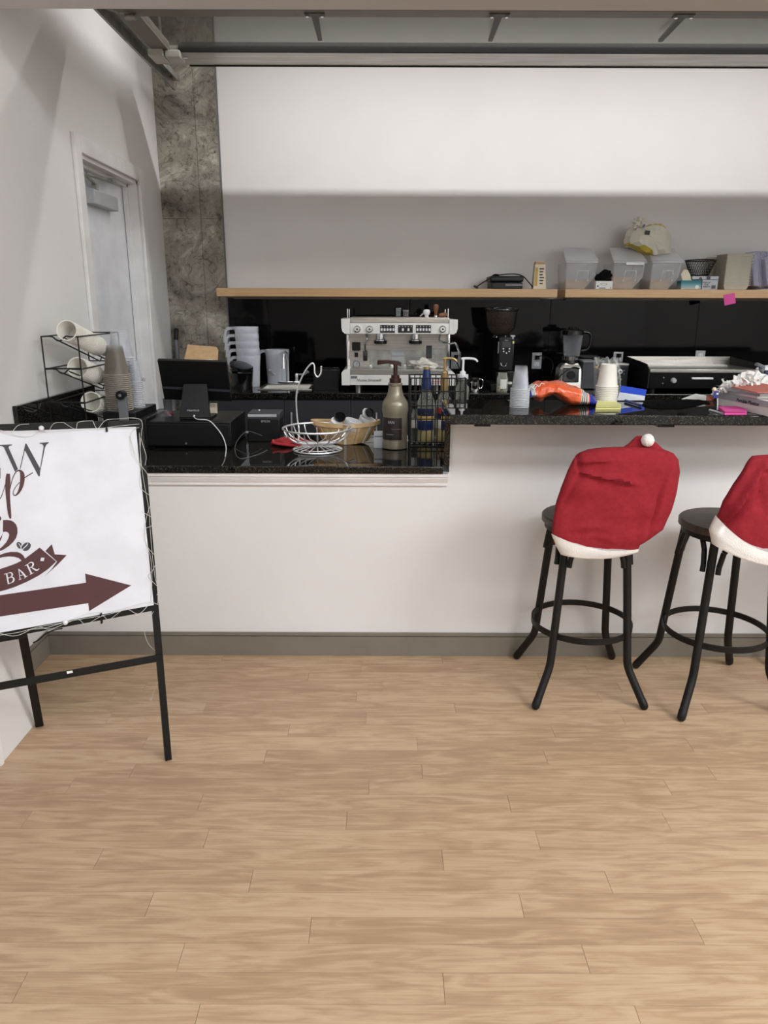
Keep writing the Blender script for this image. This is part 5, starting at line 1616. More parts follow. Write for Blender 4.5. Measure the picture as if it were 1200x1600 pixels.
# ================================================================== OUTLETS
def outlet(px, pt_, pb, label, plug=None, hw=7.5):
    Y = 4.982
    c = at(px, (pt_ + pb) / 2, Y=Y)
    t = thing('power_outlet', label, 'outlet', c, 'power outlets on the black splash')
    u = mpp(c); h = (pb - pt_) * u / 2
    bm = newbm(); bb(bm, c.x - hw * u, c.x + hw * u, Y - 0.006, Y - 0.0005, c.z - h, c.z + h, 0.002); pl_ = obj('cover_plate', bm, 'lgrey', t)
    for s in (-1, 1):
        bm = newbm(); box(bm, V((c.x, Y - 0.0065, c.z + s * h * 0.42)), (0.030, 0.003, 0.027), None, 0.004); so = obj('socket', bm, 'white', t)
        bm = newbm()
        for q in (-0.006, 0.006):
            box(bm, V((c.x + q, Y - 0.0083, c.z + s * h * 0.42 + 0.003)), (0.0022, 0.001, 0.008))
        box(bm, V((c.x, Y - 0.0083, c.z + s * h * 0.42 - 0.007)), (0.004, 0.001, 0.004))
        obj('slots', bm, 'black', so, kind='stuff')
    if plug:
        q0 = V((c.x, Y - 0.008, c.z + h * 0.42))
        bm = newbm(); loft(bm, [[q0 + V((a * s, y_, b * s)) for a, b in ((-.013, -.012), (.013, -.012), (.013, .012), (-.013, .012))] for y_, s in ((0, 1), (-0.02, 1), (-0.03, .5))]); pg = obj('plug', bm, 'black', t)
        bm = newbm(); tube(bm, smoothpath([q0 + V((0, -0.028, 0))] + [at(a, b, Y=yy) for a, b, yy in plug], 5), 0.0035, 6)
        obj('cord', bm, 'black', t)
    return t


outlet(712, 550, 576, 'grey outlet beside the espresso machine, seen behind the pumps', [(712, 561, 4.93), (722, 585, 4.92), (730, 600, 4.9)])
outlet(838.5, 551, 576, 'outlet between the coffee grinder and the blender', [(846, 556, 4.93), (858, 560, 4.92), (864, 570, 4.90), (860, 585, 4.88)])
outlet(965.5, 550, 568, 'outlet with a black plug above the small black oven', [(967, 560, 4.93), (968, 570, 4.92)])
outlet(1093, 548, 574, 'empty outlet behind the griddle')

# ================================================================== BACK COUNTER, RIGHT
c = V((at(742, 610, Y=4.45).x, 4.47, ZK)); u = mpp(c)
t = thing('steel_pitcher', 'small steel milk jug beside the white pump', 'jug', c)
bm = newbm(); h = at(742, 591, Y=4.45).z - ZK; lathe(bm, [(0, 0.0005), (8 * u, 0.0005), (8.6 * u, 0.01), (7.2 * u, h * 0.7), (7.6 * u, h - 0.004), (8.6 * u, h), (7.0 * u, h - 0.003), (6.8 * u, h * 0.7), (8 * u, 0.012), (0, 0.006)], c, 24); obj('body', bm, 'chrome', t)
bm = newbm(); tube(bm, smoothpath([c + V((7 * u, 0, h * 0.9)), c + V((12 * u, 0, h * 0.85)), c + V((12 * u, 0, h * 0.35)), c + V((8.3 * u, 0, h * 0.2))], 4), 0.004, 8); obj('handle', bm, 'chrome', t)

# grinder
gY = 4.50
pc = at(786, 610, Y=gY)
t = thing('coffee_grinder', 'tall black coffee grinder with a bean filled hopper', 'grinder', V((pc.x + 0.0, 4.60, ZK)))
c = V((at(783, 500, Y=4.60).x, 4.60, 0))
zz4 = lambda py: at(785, py, Y=4.60).z
u = mpp(V((0, 4.6, 1.2)))
bm = newbm(); lathe(bm, [(24.5 * u, zz4(484)), (25.5 * u, zz4(484)), (22 * u, zz4(511)), (21 * u, zz4(514)), (9 * u, zz4(526)), (8 * u, zz4(526)), (20 * u, zz4(513)), (24.5 * u, zz4(484))], c, 32); obj('hopper', bm, 'darkclear', t)
bm = newbm(); lathe(bm, [(0, zz4(487)), (22.5 * u, zz4(487)), (20.2 * u, zz4(512)), (8 * u, zz4(525)), (0, zz4(525))], c, 28); obj('beans', bm, 'beans', t)
bm = newbm(); lathe(bm, [(0, zz4(481)), (25 * u, zz4(481)), (26 * u, zz4(482.5)), (26 * u, zz4(485)), (0, zz4(485))], c, 32); obj('hopper_lid', bm, 'blackg', t)
bm = newbm(); lathe(bm, [(0, zz4(522)), (13 * u, zz4(522)), (16 * u, zz4(527)), (0, zz4(527))], c, 24); obj('collar', bm, 'blackg', t)
bm = newbm(); pbox(bm, 779, 527, 803, 580, gY, 0.22, 0.008); obj('body', bm, 'black', t)
bm = newbm(); pbox(bm, 775, 580, 803, 596, gY + 0.10, 0.12, 0.006); obj('rear_column', bm, 'black', t)
bm = newbm(); bb(bm, at(766, 600, Y=gY).x, at(806, 600, Y=gY).x, gY - 0.03, gY + 0.22, ZK + 0.0005, zz4(597), 0.006); obj('base', bm, 'black', t)
bm = newbm(); pbox(bm, 785, 534, 798, 543, gY - 0.002, 0.002, 0.0005); obj('display', bm, 'led', t)
for px, py in ((786.5, 545), (787, 549), (791.3, 551.5), (795.5, 549), (796, 545)):
    p = at(px, py, Y=gY); bm = newbm(); cyl(bm, p, p + V((0, -0.003, 0)), 0.0042, 10); obj('button', bm, 'white', t)
bm = newbm(); pbox(bm, 778, 534, 779.6, 552, gY - 0.003, 0.004); obj('side_trim', bm, 'grey', t)
bm = newbm(); pbox(bm, 788.5, 531, 794, 532.6, gY - 0.0006, 0.0006); obj('badge', bm, 'grey', t)
bm = newbm(); pbox(bm, 798, 524, 805, 526.5, gY, 0.02, 0.002); pbox(bm, 800.3, 526.5, 802.7, 530, gY, 0.008, 0.001); obj('adjusting_lever', bm, 'lgrey', t)
bm = newbm(); pbox(bm, 801, 533, 803.5, 537, gY - 0.004, 0.003, 0.001); obj('sticker', bm, 'yelp', t)
bm = newbm(); p = [at(a, b, Y=gY - 0.02) for a, b in ((782.5, 567), (783.5, 571), (787, 572.5), (790.5, 571), (792, 567))]; tube(bm, smoothpath(p, 4), 0.003, 8); obj('portafilter_fork', bm, 'chrome', t)

# jar
c = V((at(784, 611, Y=4.44).x, 4.435, ZK)); u = mpp(c)
t = thing('glass_jar', 'glass jar of yellow pieces with a white label before the grinder', 'jar', c)
h = at(784, 582, Y=4.44).z - ZK
bm = newbm(); lathe(bm, [(0, 0.0006), (8.2 * u, 0.0006), (8.6 * u, 0.006), (8.6 * u, h * 0.72), (7 * u, h * 0.85), (7 * u, h), (6.6 * u, h), (6.6 * u, h * 0.85), (8.2 * u, h * 0.7), (8.2 * u, 0.008), (0, 0.006)], c, 24); obj('jar_body', bm, 'glass', t)
bm = newbm()
for k in range(26):
    a, r = rnd.uniform(0, 2 * PI), rnd.uniform(0, 6.4 * u); blob(bm, c + V((r * math.cos(a), r * math.sin(a), rnd.uniform(0.010, h * 0.26))), (0.008, 0.008, 0.006), 0.2, 2, 1, k)
obj('contents', bm, 'syrup', t, kind='stuff')
bm = newbm(); r = 8.75 * u; lathe(bm, [(r, h * 0.2), (r, h * 0.68), (r - 0.0005, h * 0.68), (r - 0.0005, h * 0.2), (r, h * 0.2)], c, 10, None, PI * 1.33, PI * 1.72); obj('label', bm, 'paper', t)
c = V((at(797.5, 609, Y=4.46).x, 4.50, ZK)); u = mpp(c)
t = thing('small_jar', 'small pale yellow jar half hidden by the clear bar cups', 'jar', c)
bm = newbm(); lathe(bm, [(0, 0.0005), (4 * u, 0.0005), (4.6 * u, 0.02), (4 * u, 0.045), (0, 0.045)], c, 16); obj('pot', bm, 'yelp', t)
bm = newbm(); lathe(bm, [(0, 0.045), (3.9 * u, 0.045), (3.9 * u, 0.055), (0, 0.056)], c, 16); obj('cap', bm, 'white', t)

# blender
bY = 4.68
c = V((at(888, 600, Y=bY).x, bY, 0)); u = mpp(V((0, bY, 1.1)))
zb5 = lambda py: at(888, py, Y=bY).z
t = thing('blender', 'silver based blender with a clear jug and black lid', 'blender', V((c.x, bY, ZK)))
bm = newbm(); loft(bm, [[V((c.x + a * w_ * u, bY + b * w_ * 0.9 * u, z)) for a, b in ((-1, -.8), (-.8, -1), (.8, -1), (1, -.8), (1, .8), (.8, 1), (-.8, 1), (-1, .8))] for w_, z in ((20.5, ZK + 0.0006), (20, ZK + 0.01), (18, zb5(576)), (15, zb5(570)), (12, zb5(567)))]); obj('base', bm, 'steel', t, smooth=25)
p = at(892, 586, Y=bY - 19 * u); bm = newbm(); box(bm, V((p.x, bY - 18.3 * u, p.z)), (25 * u, 0.012, 22 * u), Euler((-0.10, 0, 0)).to_matrix(), 0.003); cp_ = obj('control_panel', bm, 'blackg', t)
bm = newbm(); cyl(bm, V((p.x, bY - 19.2 * u, p.z)), V((p.x, bY - 22 * u, p.z)), 6.5 * u, 20); obj('dial', bm, 'black', cp_)
bm = newbm(); lathe(bm, [(0, zb5(567)), (13 * u, zb5(567)), (12.2 * u, zb5(562.5)), (0, zb5(562.5))], c, 24); obj('collar', bm, 'black', t)
bm = newbm(); lathe(bm, [(0, zb5(562.4)), (12.4 * u, zb5(562.4)), (12.6 * u, zb5(556.5)), (0, zb5(556.5))], c, 28); obj('steel_band', bm, 'chrome', t)
c2 = c + V((2 * u, 0, 0))
bm = newbm(); lathe(bm, [(0, zb5(556)), (12.2 * u, zb5(556)), (15.5 * u, zb5(522)), (15.0 * u, zb5(522)), (11.6 * u, zb5(555)), (0, zb5(555.4))], c2, 28); obj('jug', bm, 'clear', t)
bm = newbm(); lathe(bm, [(0, zb5(511)), (7 * u, zb5(511)), (8 * u, zb5(514)), (14 * u, zb5(515)), (16 * u, zb5(517)), (16.2 * u, zb5(523)), (0, zb5(523))], c2, 28); obj('lid', bm, 'blackg', t)
bm = newbm(); tube(bm, smoothpath([c2 + V((14 * u, 0, zb5(519))), c2 + V((24 * u, 0, zb5(520))), c2 + V((28 * u, 0, zb5(526))), c2 + V((27 * u, 0, zb5(540))), c2 + V((22 * u, 0, zb5(547))), c2 + V((14 * u, 0, zb5(548)))], 5), 0.009, 10); obj('jug_handle', bm, 'blackg', t)
bm = newbm(); tube(bm, smoothpath([at(870, 607, Y=4.50), at(872, 592, Y=4.50), at(884, 580, Y=4.50), at(896, 574, Y=4.52), at(906, 576, Y=4.6)], 5), 0.0035, 6); obj('power_cord', bm, 'black', t)
# dark canister
t = thing('dark_canister', 'dark grey square canister right of the blender', 'canister', V((at(921, 606, Y=4.62).x, 4.66, ZK)))
bm = newbm(); lft = [(908, 607), (912, 566), (932, 565), (933, 607)]
prism(bm, [at(a, b, Y=4.60) for a, b in lft], (0, 0.13, 0))
for v in bm.verts: v.co.z = max(v.co.z, ZK + 0.0006)
obj('body', bm, 'darkg', t, smooth=0)
bm = newbm(); pbox(bm, 911, 563.5, 933, 566.5, 4.595, 0.14, 0.002); obj('lid', bm, 'grey', t)
# toaster oven
t = thing('toaster_oven', 'small black countertop oven with a round dial left of the griddle', 'oven', V((at(972, 606, Y=4.60).x, 4.7, ZK)))
bm = newbm(); pbox(bm, 945, 572, 981, 607, 4.60, 0.28, 0.004)
for v in bm.verts: v.co.z = max(v.co.z, ZK + 0.004)
obj('body', bm, 'black', t)
bm = newbm(); pbox(bm, 945, 568, 983, 571.5, 4.595, 0.29, 0.002); obj('steel_top', bm, 'steel', t)
p = at(968.5, 580.5, Y=4.60); bm = newbm(); lathe(bm, [(3.6 * mpp(p), 0.0), (3.6 * mpp(p), 0.010), (2.2 * mpp(p), 0.013), (1.6 * mpp(p), 0.010), (0, 0.010)], seg=20, mtx=Matrix.Translation(p) @ Matrix.Rotation(PI / 2, 4, 'X')); kk = obj('dial', bm, 'white', t)
bm = newbm(); lathe(bm, [(1.5 * mpp(p), 0.010), (1.2 * mpp(p), 0.016), (0, 0.016)], seg=12, mtx=Matrix.Translation(p) @ Matrix.Rotation(PI / 2, 4, 'X')); obj('dial_centre', bm, 'black', kk)
for px, py, rr_ in ((970, 593, 1.4), (968, 597, 1.0), (975, 579, 1.0), (975, 584, 1.0)):
    p = at(px, py, Y=4.60); bm = newbm(); cyl(bm, p, p + V((0, -0.003, 0)), rr_ * mpp(p), 8); obj('button', bm, 'grey', t)
# griddle
t = thing('griddle', 'black flat top griddle with a steel splash guard', 'griddle', V((1.9, 4.6, ZK)))
gx0, gx1 = at(1014, 590, Y=4.42).x, at(1190, 590, Y=4.42).x
zg = at(1080, 578, Y=4.42).z; zgb = at(1080, 557, Y=4.86).z
bm = newbm(); bb(bm, gx0, gx1, 4.42, 4.86, ZK + 0.030, zg - 0.006, 0.003); obj('body', bm, 'blackm', t)
bm = newbm(); bb(bm, gx0, gx1, 4.412, 4.86, zg - 0.006, zg, 0.002); bb(bm, gx0, gx1, 4.410, 4.42, zg - 0.016, zg + 0.003, 0.002); obj('cooking_plate', bm, 'steel', t)
bm = newbm(); bb(bm, gx0, gx1, 4.86, 4.866, zg, zgb); obj('back_guard', bm, 'steel', t)
zs_ = at(978, 557, Y=4.86).z
for xx in (gx0 - 0.006, gx1):
    bm = newbm(); prism(bm, [(xx, 4.866, zgb), (xx, 4.60, zgb - 0.012), (xx, 4.47, zg + 0.030), (xx, 4.415, zg), (xx, 4.415, ZK + 0.03), (xx, 4.866, ZK + 0.03)], (0.006, 0, 0)); obj('side_guard', bm, 'blackm', t, smooth=0)
bm = newbm(); pbox(bm, 1015, 580.5, 1190, 607, 4.413, 0.006, 0.001); obj('front_panel', bm, 'blackg', t)
p = at(1052, 594.5, Y=4.413); bm = newbm(); lathe(bm, [(0, 0.022), (3.4 * mpp(p), 0.020), (4.2 * mpp(p), 0.0), (0, 0)], seg=18, mtx=Matrix.Translation(p) @ Matrix.Rotation(PI / 2, 4, 'X')); obj('control_knob', bm, 'lgrey', t)
bm = newbm(); pbox(bm, 1082, 590, 1115, 593, 4.392, 0.02, 0.003); obj('drip_tray_handle', bm, 'white', t)
for px, py in ((1037, 590), (1035.5, 599)):
    p = at(px, py, Y=4.413); bm = newbm(); cyl(bm, p, p + V((0, -0.002, 0)), 0.0045, 10); obj('indicator', bm, 'grey', t)
for xx in (gx0 + 0.04, gx1 - 0.04):
    for yy in (4.46, 4.82):
        bm = newbm(); cyl(bm, (xx, yy, ZK + 0.0005), (xx, yy, ZK + 0.031), 0.018, 14); obj('foot', bm, 'black', t)
# bottle and bag at the right end
c = V((at(1190, 610, Y=4.30).x + 0.02, 3.1, ZL)); 
t = thing('spray_bottle', 'dark spray bottle with a grey head behind the paper pile', 'bottle', V((at(1187, 600, Y=3.12).x, 3.12, ZL)))
c = V(t.location); u = mpp(c + V((0, 0, 0.3)))
zc_ = lambda py: at(1187, py, Y=3.12).z - ZL
bm = newbm(); lathe(bm, [(0, 0.0006), (0.036, 0.0006), (0.036, zc_(600)), (0.012, zc_(586)), (0.010, zc_(578)), (0, zc_(578))], c, 20); obj('body', bm, 'darkg', t)
bm = newbm(); tube(bm, [at(1182, 569, Y=3.10), at(1192, 574, Y=3.12)], [0.008, 0.010], 8); cyl(bm, c + V((0, 0, zc_(580))), c + V((0, 0, zc_(573))), 0.012, 12); obj('trigger_head', bm, 'grey', t)
bm = newbm(); r = 0.0365; lathe(bm, [(r, zc_(594)), (r, zc_(587)), (r - 0.012, zc_(586.5)), (r - 0.012, zc_(594)), (r, zc_(594))], c, 16); obj('blue_band', bm, 'bluep', t)
t = thing('navy_carton', 'navy carton with a white top at the far right behind the papers', 'carton', V((at(1203, 600, Y=3.2).x, 3.22, ZL)))
bm = newbm(); pbox(bm, 1192, 577, 1225, 640, 3.20, 0.06, 0.002)
for v in bm.verts: v.co.z = ZL + 0.0006 if v.co.z < 0.99 else v.co.z
obj('carton_body', bm, 'navy', t)
bm = newbm(); pprism(bm, [(1191, 578.5), (1196, 573.5), (1226, 571), (1226, 578.5)], 3.199, 0.06); obj('top_flap', bm, 'white', t, smooth=0)

# ================================================================== ON THE BAR
# clear cups, two nested stacks standing upside down
c = V((at(812, 637, Z=ZB).x, 2.755, ZB + 0.001)); u = mpp(c)
cup_stack('bar_cup', 'clear plastic cup of the front upside-down stack on the bar', 'front stack of clear cups on the bar', c + V((0, 0, 0.152)), 12, 0.0060, 9.5 * u, 13.5 * u, 0.086, 'clear', (0, 0, -1), lip='frostw')
c = V((at(806, 624, Z=ZB).x, 2.90, ZB + 0.001)); u = mpp(c)
cup_stack('bar_cup', 'clear plastic cup of the rear upside-down stack on the bar, behind the front stack', 'rear stack of clear cups on the bar', c + V((0, 0, 0.120)), 6, 0.0060, 9 * u, 13 * u, 0.09, 'clear', (0, 0, -1), lip='frostw')

# bread bag
c = V((at(876, 633, Z=ZB).x, 2.83, ZB)); u = mpp(c)
bagm = banded_mat('bread bag print', [(0, (40, 56, 150)), (0.07, (226, 222, 220)), (0.12, (222, 98, 58)), (0.70, (226, 112, 66)), (0.735, (228, 224, 220)), (0.745, (120, 116, 112)), (0.765, (220, 216, 210)), (0.775, (120, 116, 112)), (0.795, (220, 216, 210)), (0.805, (120, 116, 112)), (0.825, (224, 220, 214)), (0.84, (226, 120, 80)), (0.86, (34, 48, 150)), (1, (30, 40, 130))], 0, 0.25, 0.05, 18, bump=0.8)
t = thing('bread_bag', 'orange printed bread bag with blue ends slumped on the bar', 'bread bag', c)
top = [(817, 621), (822, 609), (832, 600), (842, 595), (856, 594), (872, 594.5), (888, 597), (902, 601), (913, 606), (921, 613), (928, 621), (934, 627)]
bot = [(819, 627), (825, 625), (834, 622), (843, 627), (852, 620), (861, 618), (870, 627), (884, 634), (900, 635.5), (914, 636), (925, 635), (933, 633)]
bm = newbm(); rings = []
P_t, P_b = smoothpath([V((a, b, 0)) for a, b in top], 4), smoothpath([V((a, b, 0)) for a, b in bot], 4)
for i, (a, b) in enumerate(zip(P_t, P_b)):
    f = i / (len(P_t) - 1)
    zt_, zb_ = at(a.x, a.y, Y=2.83).z, max(ZB + 0.0015, at(b.x, b.y, Y=2.80).z)
    x = at((a.x + b.x) / 2, a.y, Y=2.82).x
    hw = 0.014 + 0.062 * math.sin(PI * min(1, f * 0.9 + 0.1)) ** 0.8
    ring = []
    for k in range(36):
        th = 2 * PI * k / 36
        y_ = 2.83 - hw * math.cos(th); z_ = (zt_ + zb_) / 2 + (zt_ - zb_) / 2 * math.copysign(abs(math.sin(th)) ** 0.7, math.sin(th))
        nz = noise.noise(V((x * 22, y_ * 20, z_ * 25))) * 0.009 + noise.noise(V((x * 60, y_ * 30, z_ * 50))) * 0.005
        ring.append(V((x + (nz if 0.05 < f < 0.95 else 0), y_ + nz, max(ZB + 0.0012, z_ + nz * math.sin(th)))))
    rings.append(ring)
loft(bm, rings); obj('bag_body', bm, bagm, t, smooth=24)
bm = newbm()
for (x0_, x1_, y0_) in ((826, 846, 604), (833, 852, 600)):
    tube(bm, smoothpath([at(x0_, y0_ + 5, Y=2.775), at(x0_ + 4, y0_, Y=2.775), at(x0_ + 9, y0_ + 4, Y=2.774), at(x0_ + 13, y0_ - 1, Y=2.775), at(x1_, y0_ + 1, Y=2.776)], 4), 0.0012, 5)
obj('white_print', bm, 'paper', t, kind='stuff')

# paper cups upside down
c = V((at(946, 629, Z=ZB).x, 2.90, ZB + 0.001)); u = mpp(c)
o = cup_stack('white_paper_cup', 'white paper cup of the upside-down stack behind the yellow notes', 'white paper cups on the bar', c + V((0, 0, 0.148)), 10, 0.0068, 11.6 * u, 15.6 * u, 0.086, 'cupw', (0, 0, -1))
o['label'] = 'topmost white paper cup of the upside-down stack, its whole side showing'
t = thing('plastic_sleeve', 'crinkled clear plastic sleeve crumpled behind the white paper cups', 'plastic sleeve', V((c.x + 0.005, 2.965, ZB)))
bm = newbm()
NN = 26
for i in range(2):
    pass
grid = [[None] * 15 for _ in range(NN)]
for i in range(NN):
    for j in range(15):
        f, g_ = i / (NN - 1), j / 14
        p = at(929 + 42 * f, 559 + 67 * g_ * (0.55 + 0.45 * (1 if f < 0.2 or f > 0.7 else 0.3)), Y=2.955)
        p.y += 0.014 * noise.noise(V((f * 7, g_ * 9, 2))) + 0.01
        p.z += 0.010 * noise.noise(V((f * 9, g_ * 3, 5)))
        p.z = max(p.z, ZB + 0.001)
        grid[i][j] = bm.verts.new(p)
for i in range(NN - 1):
    for j in range(14):
        bm.faces.new((grid[i][j], grid[i + 1][j], grid[i + 1][j + 1], grid[i][j + 1]))
obj('film', bm, clear_mat('crinkled film', (226, 226, 224), 0.36, 0.1), t, smooth=15)
bm = newbm(); blob(bm, at(932, 574.5, Y=2.95), (0.008, 0.006, 0.006), 0.2, 2, 2, 3); obj('twist_tie', bm, 'card', t)

# pads, pouch, pen
def slab_px(bm, px, z0, h):
    prism(bm, [at(a, b, Z=z0) for a, b in px], (0, 0, h))
    return bm
t = thing('yellow_note_pad', 'pale yellow sticky note pad at the foot of the white paper cups', 'note pad', at(948, 634, Z=ZB))
bm = newbm(); slab_px(bm, [(930.5, 640), (970, 640), (970, 635.5), (946, 624.5), (934, 625)], ZB + 0.0006, 0.010); obj('sheets', bm, 'yelp', t, smooth=0)
bm = newbm(); slab_px(bm, [(931.5, 636), (969, 636), (969.5, 631.5), (946, 621), (934, 621.5)], ZB + 0.0106, 0.0008); obj('top_sheet', bm, 'yelp', t, smooth=0)
t = thing('zip_pouch', 'small clear pouch with a blue zip band propped on the bar', 'pouch', at(986, 626, Z=ZB))
def tri(pts, m, nm, dd=0.004):
    bm = newbm(); prism(bm, [at(a, b, Y=y_) for a, b, y_ in pts], (0, dd, 0)); return obj(nm, bm, m, t, smooth=0)
tri([(970.5, 602.5, 2.99), (1010.5, 609, 2.99), (1008, 618.5, 2.965), (968.5, 613, 2.965)], 'bluep', 'zip_band')
tri([(968.5, 613, 2.965), (1008, 618.5, 2.965), (1007, 625.6, 2.945), (964, 625.6, 2.945)], 'frost', 'film')
t = thing('pen', 'navy pen lying before the blue banded pouch', 'pen', at(989, 630, Z=ZB))
pa, pb_ = at(977, 628.5, Z=ZB), at(1002, 636.5, Z=ZB)
pa.z = pb_.z = ZB + 0.0062
bm = newbm(); tube(bm, [pa, mid(pa, pb_, 0.8)], 0.0055, 10); obj('barrel', bm, 'penb', t)
bm = newbm(); tube(bm, [mid(pa, pb_, 0.8), mid(pa, pb_, 0.97), pb_], [0.0055, 0.005, 0.002], 10); obj('cap', bm, 'penb', t)

# black cloth
bm = newbm()
G = 34
gr = [[None] * 16 for _ in range(G)]
for i in range(G):
    for j in range(16):
        f, g_ = i / (G - 1), j / 15
        wv = 2.0 * noise.noise(V((f * 5, g_ * 2, 7)))
        p = at(1004 + 104 * f + 3 * wv, 626 + 13 * g_ * (0.5 + 0.5 * math.sin(PI * min(1, f + 0.12))) + 2 * noise.noise(V((f * 6, 1.3, g_))), Z=ZB)
        e = min(1, 4 * min(f, 1 - f)) * math.sin(PI * g_)
        p.z = ZB + 0.0012 + max(0, 0.012 + 0.016 * noise.noise(V((f * 11, g_ * 3.2, 3)))) * e
        gr[i][j] = bm.verts.new(p)
for i in range(G - 1):
    for j in range(15):
        bm.faces.new((gr[i][j], gr[i + 1][j], gr[i + 1][j + 1], gr[i][j + 1]))
r_ = bmesh.ops.solidify(bm, geom=bm.faces[:], thickness=0.0008)
obj('black_cloth', bm, 'blackcloth', origin=at(1056, 632, Z=ZB), smooth=80, label='crumpled black cloth lying flat on the bar before the griddle', cat='cloth')
# paper leaf
t = thing('folded_leaflet', 'white folded leaflet with a salmon tip by the paper pile', 'leaflet', at(1090, 622, Z=ZB))
bm = newbm(); prism(bm, [at(1065, 623.8, Z=ZB + 0.002), at(1103, 626, Z=ZB + 0.002), at(1104, 618.5, Z=ZB + 0.02), at(1087, 615.8, Z=ZB + 0.025)], (0, 0.001, 0.0015)); obj('leaf', bm, 'paper', t, smooth=0)
bm = newbm(); prism(bm, [at(1103.5, 626, Z=ZB + 0.002), at(1113, 626, Z=ZB + 0.002), at(1118, 621, Z=ZB + 0.016), at(1105, 618.5, Z=ZB + 0.02)], (0, 0.001, 0.0015)); obj('tip', bm, 'salmon', t, smooth=0)

# paper pile on a white carton
t = thing('monitor_carton', 'flat white and grey carton with printed lettering under the paper pile', 'carton', at(1165, 640, Z=ZB))
cb = [at(1121, 632, Z=ZB), at(1215, 655.5, Z=ZB)]
cor = [(1121, 629), (1123, 612), (1215, 632), (1215, 652)]
e0, e1 = at(1120.5, 631, Z=ZB + 0.004), at(1216, 653, Z=ZB + 0.004)
dxy = (e1 - e0).normalized(); bk = V((-dxy.y, dxy.x, 0))
hh = at(1121, 612, Y=e0.y).z - ZB
e0.z = e1.z = ZB + 0.001
bm = newbm(); prism(bm, [e0, e1, e1 + bk * 0.16, e0 + bk * 0.16], (0, 0, hh)); obj('carton_body', bm, 'paper', t, smooth=0)
bm = newbm(); prism(bm, [e0 - bk * 0.0006 + V((0, 0, hh * 0.52)), e1 - bk * 0.0006 + V((0, 0, hh * 0.60)), e1 - bk * 0.0006 + V((0, 0, hh)), e0 - bk * 0.0006 + V((0, 0, hh))], -bk * 0.0006); obj('grey_print', bm, 'lgrey', t, smooth=0)
R = Matrix((dxy, V((0, 0, 1)), V((dxy.y, -dxy.x, 0)))).transposed().to_4x4()
q = mid(e0, e1, 0.52) + V((0, 0, hh * 0.66)) - bk * 0.0016
text('Portable Monitor', 0.019, q, 'black', t, R, shear=0.0)
ztp = ZB + hh + 0.0015
def sheet(nm, label, cat, du, dv, lu, lv, z, m, th, rot=0.0, warp=0.0):
    b0 = e0 + dxy * du + bk * dv; b0.z = z
    a_ = Matrix.Rotation(rot, 3, 'Z') @ dxy; b_ = Matrix.Rotation(rot, 3, 'Z') @ bk
    bm = newbm(); prism(bm, [b0, b0 + a_ * lu, b0 + a_ * lu + b_ * lv + V((0, 0, warp)), b0 + b_ * lv + V((0, 0, warp))], (0, 0, th))
    return obj(nm, bm, m, origin=b0, smooth=0, label=label, cat=cat)
sheet('paper_sheet', 'lowest white sheet sticking out left from the paper pile', 'paper', -0.012, -0.004, 0.24, 0.15, ztp, 'paper', 0.0012, 0.03)
sheet('paper_sheet', 'white paper pad in the middle of the paper pile', 'paper', 0.004, 0.004, 0.24, 0.15, ztp + 0.0018, 'paper', 0.008, -0.03)
sheet('paper_sheet', 'grey spined booklet under the salmon folder', 'booklet', 0.055, -0.012, 0.2, 0.15, ztp + 0.0105, 'lgrey', 0.010, 0.05)
sheet('paper_sheet', 'thin white sheet directly under the salmon folder', 'paper', 0.045, -0.004, 0.21, 0.14, ztp + 0.0215, 'paper', 0.0012, 0.08)
t = thing('salmon_folder', 'salmon pink folder on top of the paper pile', 'folder', e0 + dxy * 0.06 + V((0, 0, hh + 0.025)))
b0 = e0 + dxy * 0.058 + bk * -0.002; b0.z = ztp + 0.0235
bm = newbm(); prism(bm, [b0, b0 + dxy * 0.21 - bk * 0.02, b0 + dxy * 0.25 + bk * 0.13 + V((0, 0, 0.010)), b0 - dxy * 0.01 + bk * 0.13 + V((0, 0, 0.010))], (0, 0, 0.003)); obj('cover', bm, 'salmon', t, smooth=0)
bm = newbm(); prism(bm, [b0 + V((0, 0, -0.0015)), b0 + dxy * 0.2 - bk * 0.019 + V((0, 0, -0.0015)), b0 + dxy * 0.22 + bk * 0.1 + V((0, 0, 0.006)), b0 + bk * 0.1 + V((0, 0, 0.006))], (0, 0, 0.0012)); obj('inner_sheet', bm, 'paper', t, smooth=0)
# tuft of white paper strips behind the pile
t = thing('paper_strips', 'tangle of curled white paper strips rising behind the folder', 'paper strips', at(1155, 620, Y=2.86))
r2 = random.Random(5)
bm = newbm()
for k in range(60):
    f = r2.random()
    px0 = 1117 + 78 * f; py0 = 612 - 8 * f
    topy = 606 - 28 * f * (1.35 - f) + r2.uniform(-3, 5)
    Yk = 2.79 + r2.uniform(-0.03, 0.06)
    p0, p2 = at(px0 + r2.uniform(-5, 5), 614 - 3 * f, Y=Yk), at(px0 + r2.uniform(-6, 7), topy, Y=Yk + r2.uniform(-.02, .02))
    p1 = mid(p0, p2, 0.55) + V((r2.uniform(-.012, .012), r2.uniform(-.02, .01), 0.008))
    P = smoothpath([p0, p1, p2], 4)
    dv = V((r2.uniform(.4, 1), r2.uniform(-.5, .5), r2.uniform(-.2, .2))).normalized() * r2.uniform(0.004, 0.0075)
    L = [bm.verts.new(q + dv) for q in P]; Rr = [bm.verts.new(q - dv) for q in P]
    for a in range(len(P) - 1):
        bm.faces.new((L[a], L[a + 1], Rr[a + 1], Rr[a]))
obj('strips', bm, 'paper', t, kind='stuff')
bm = newbm()
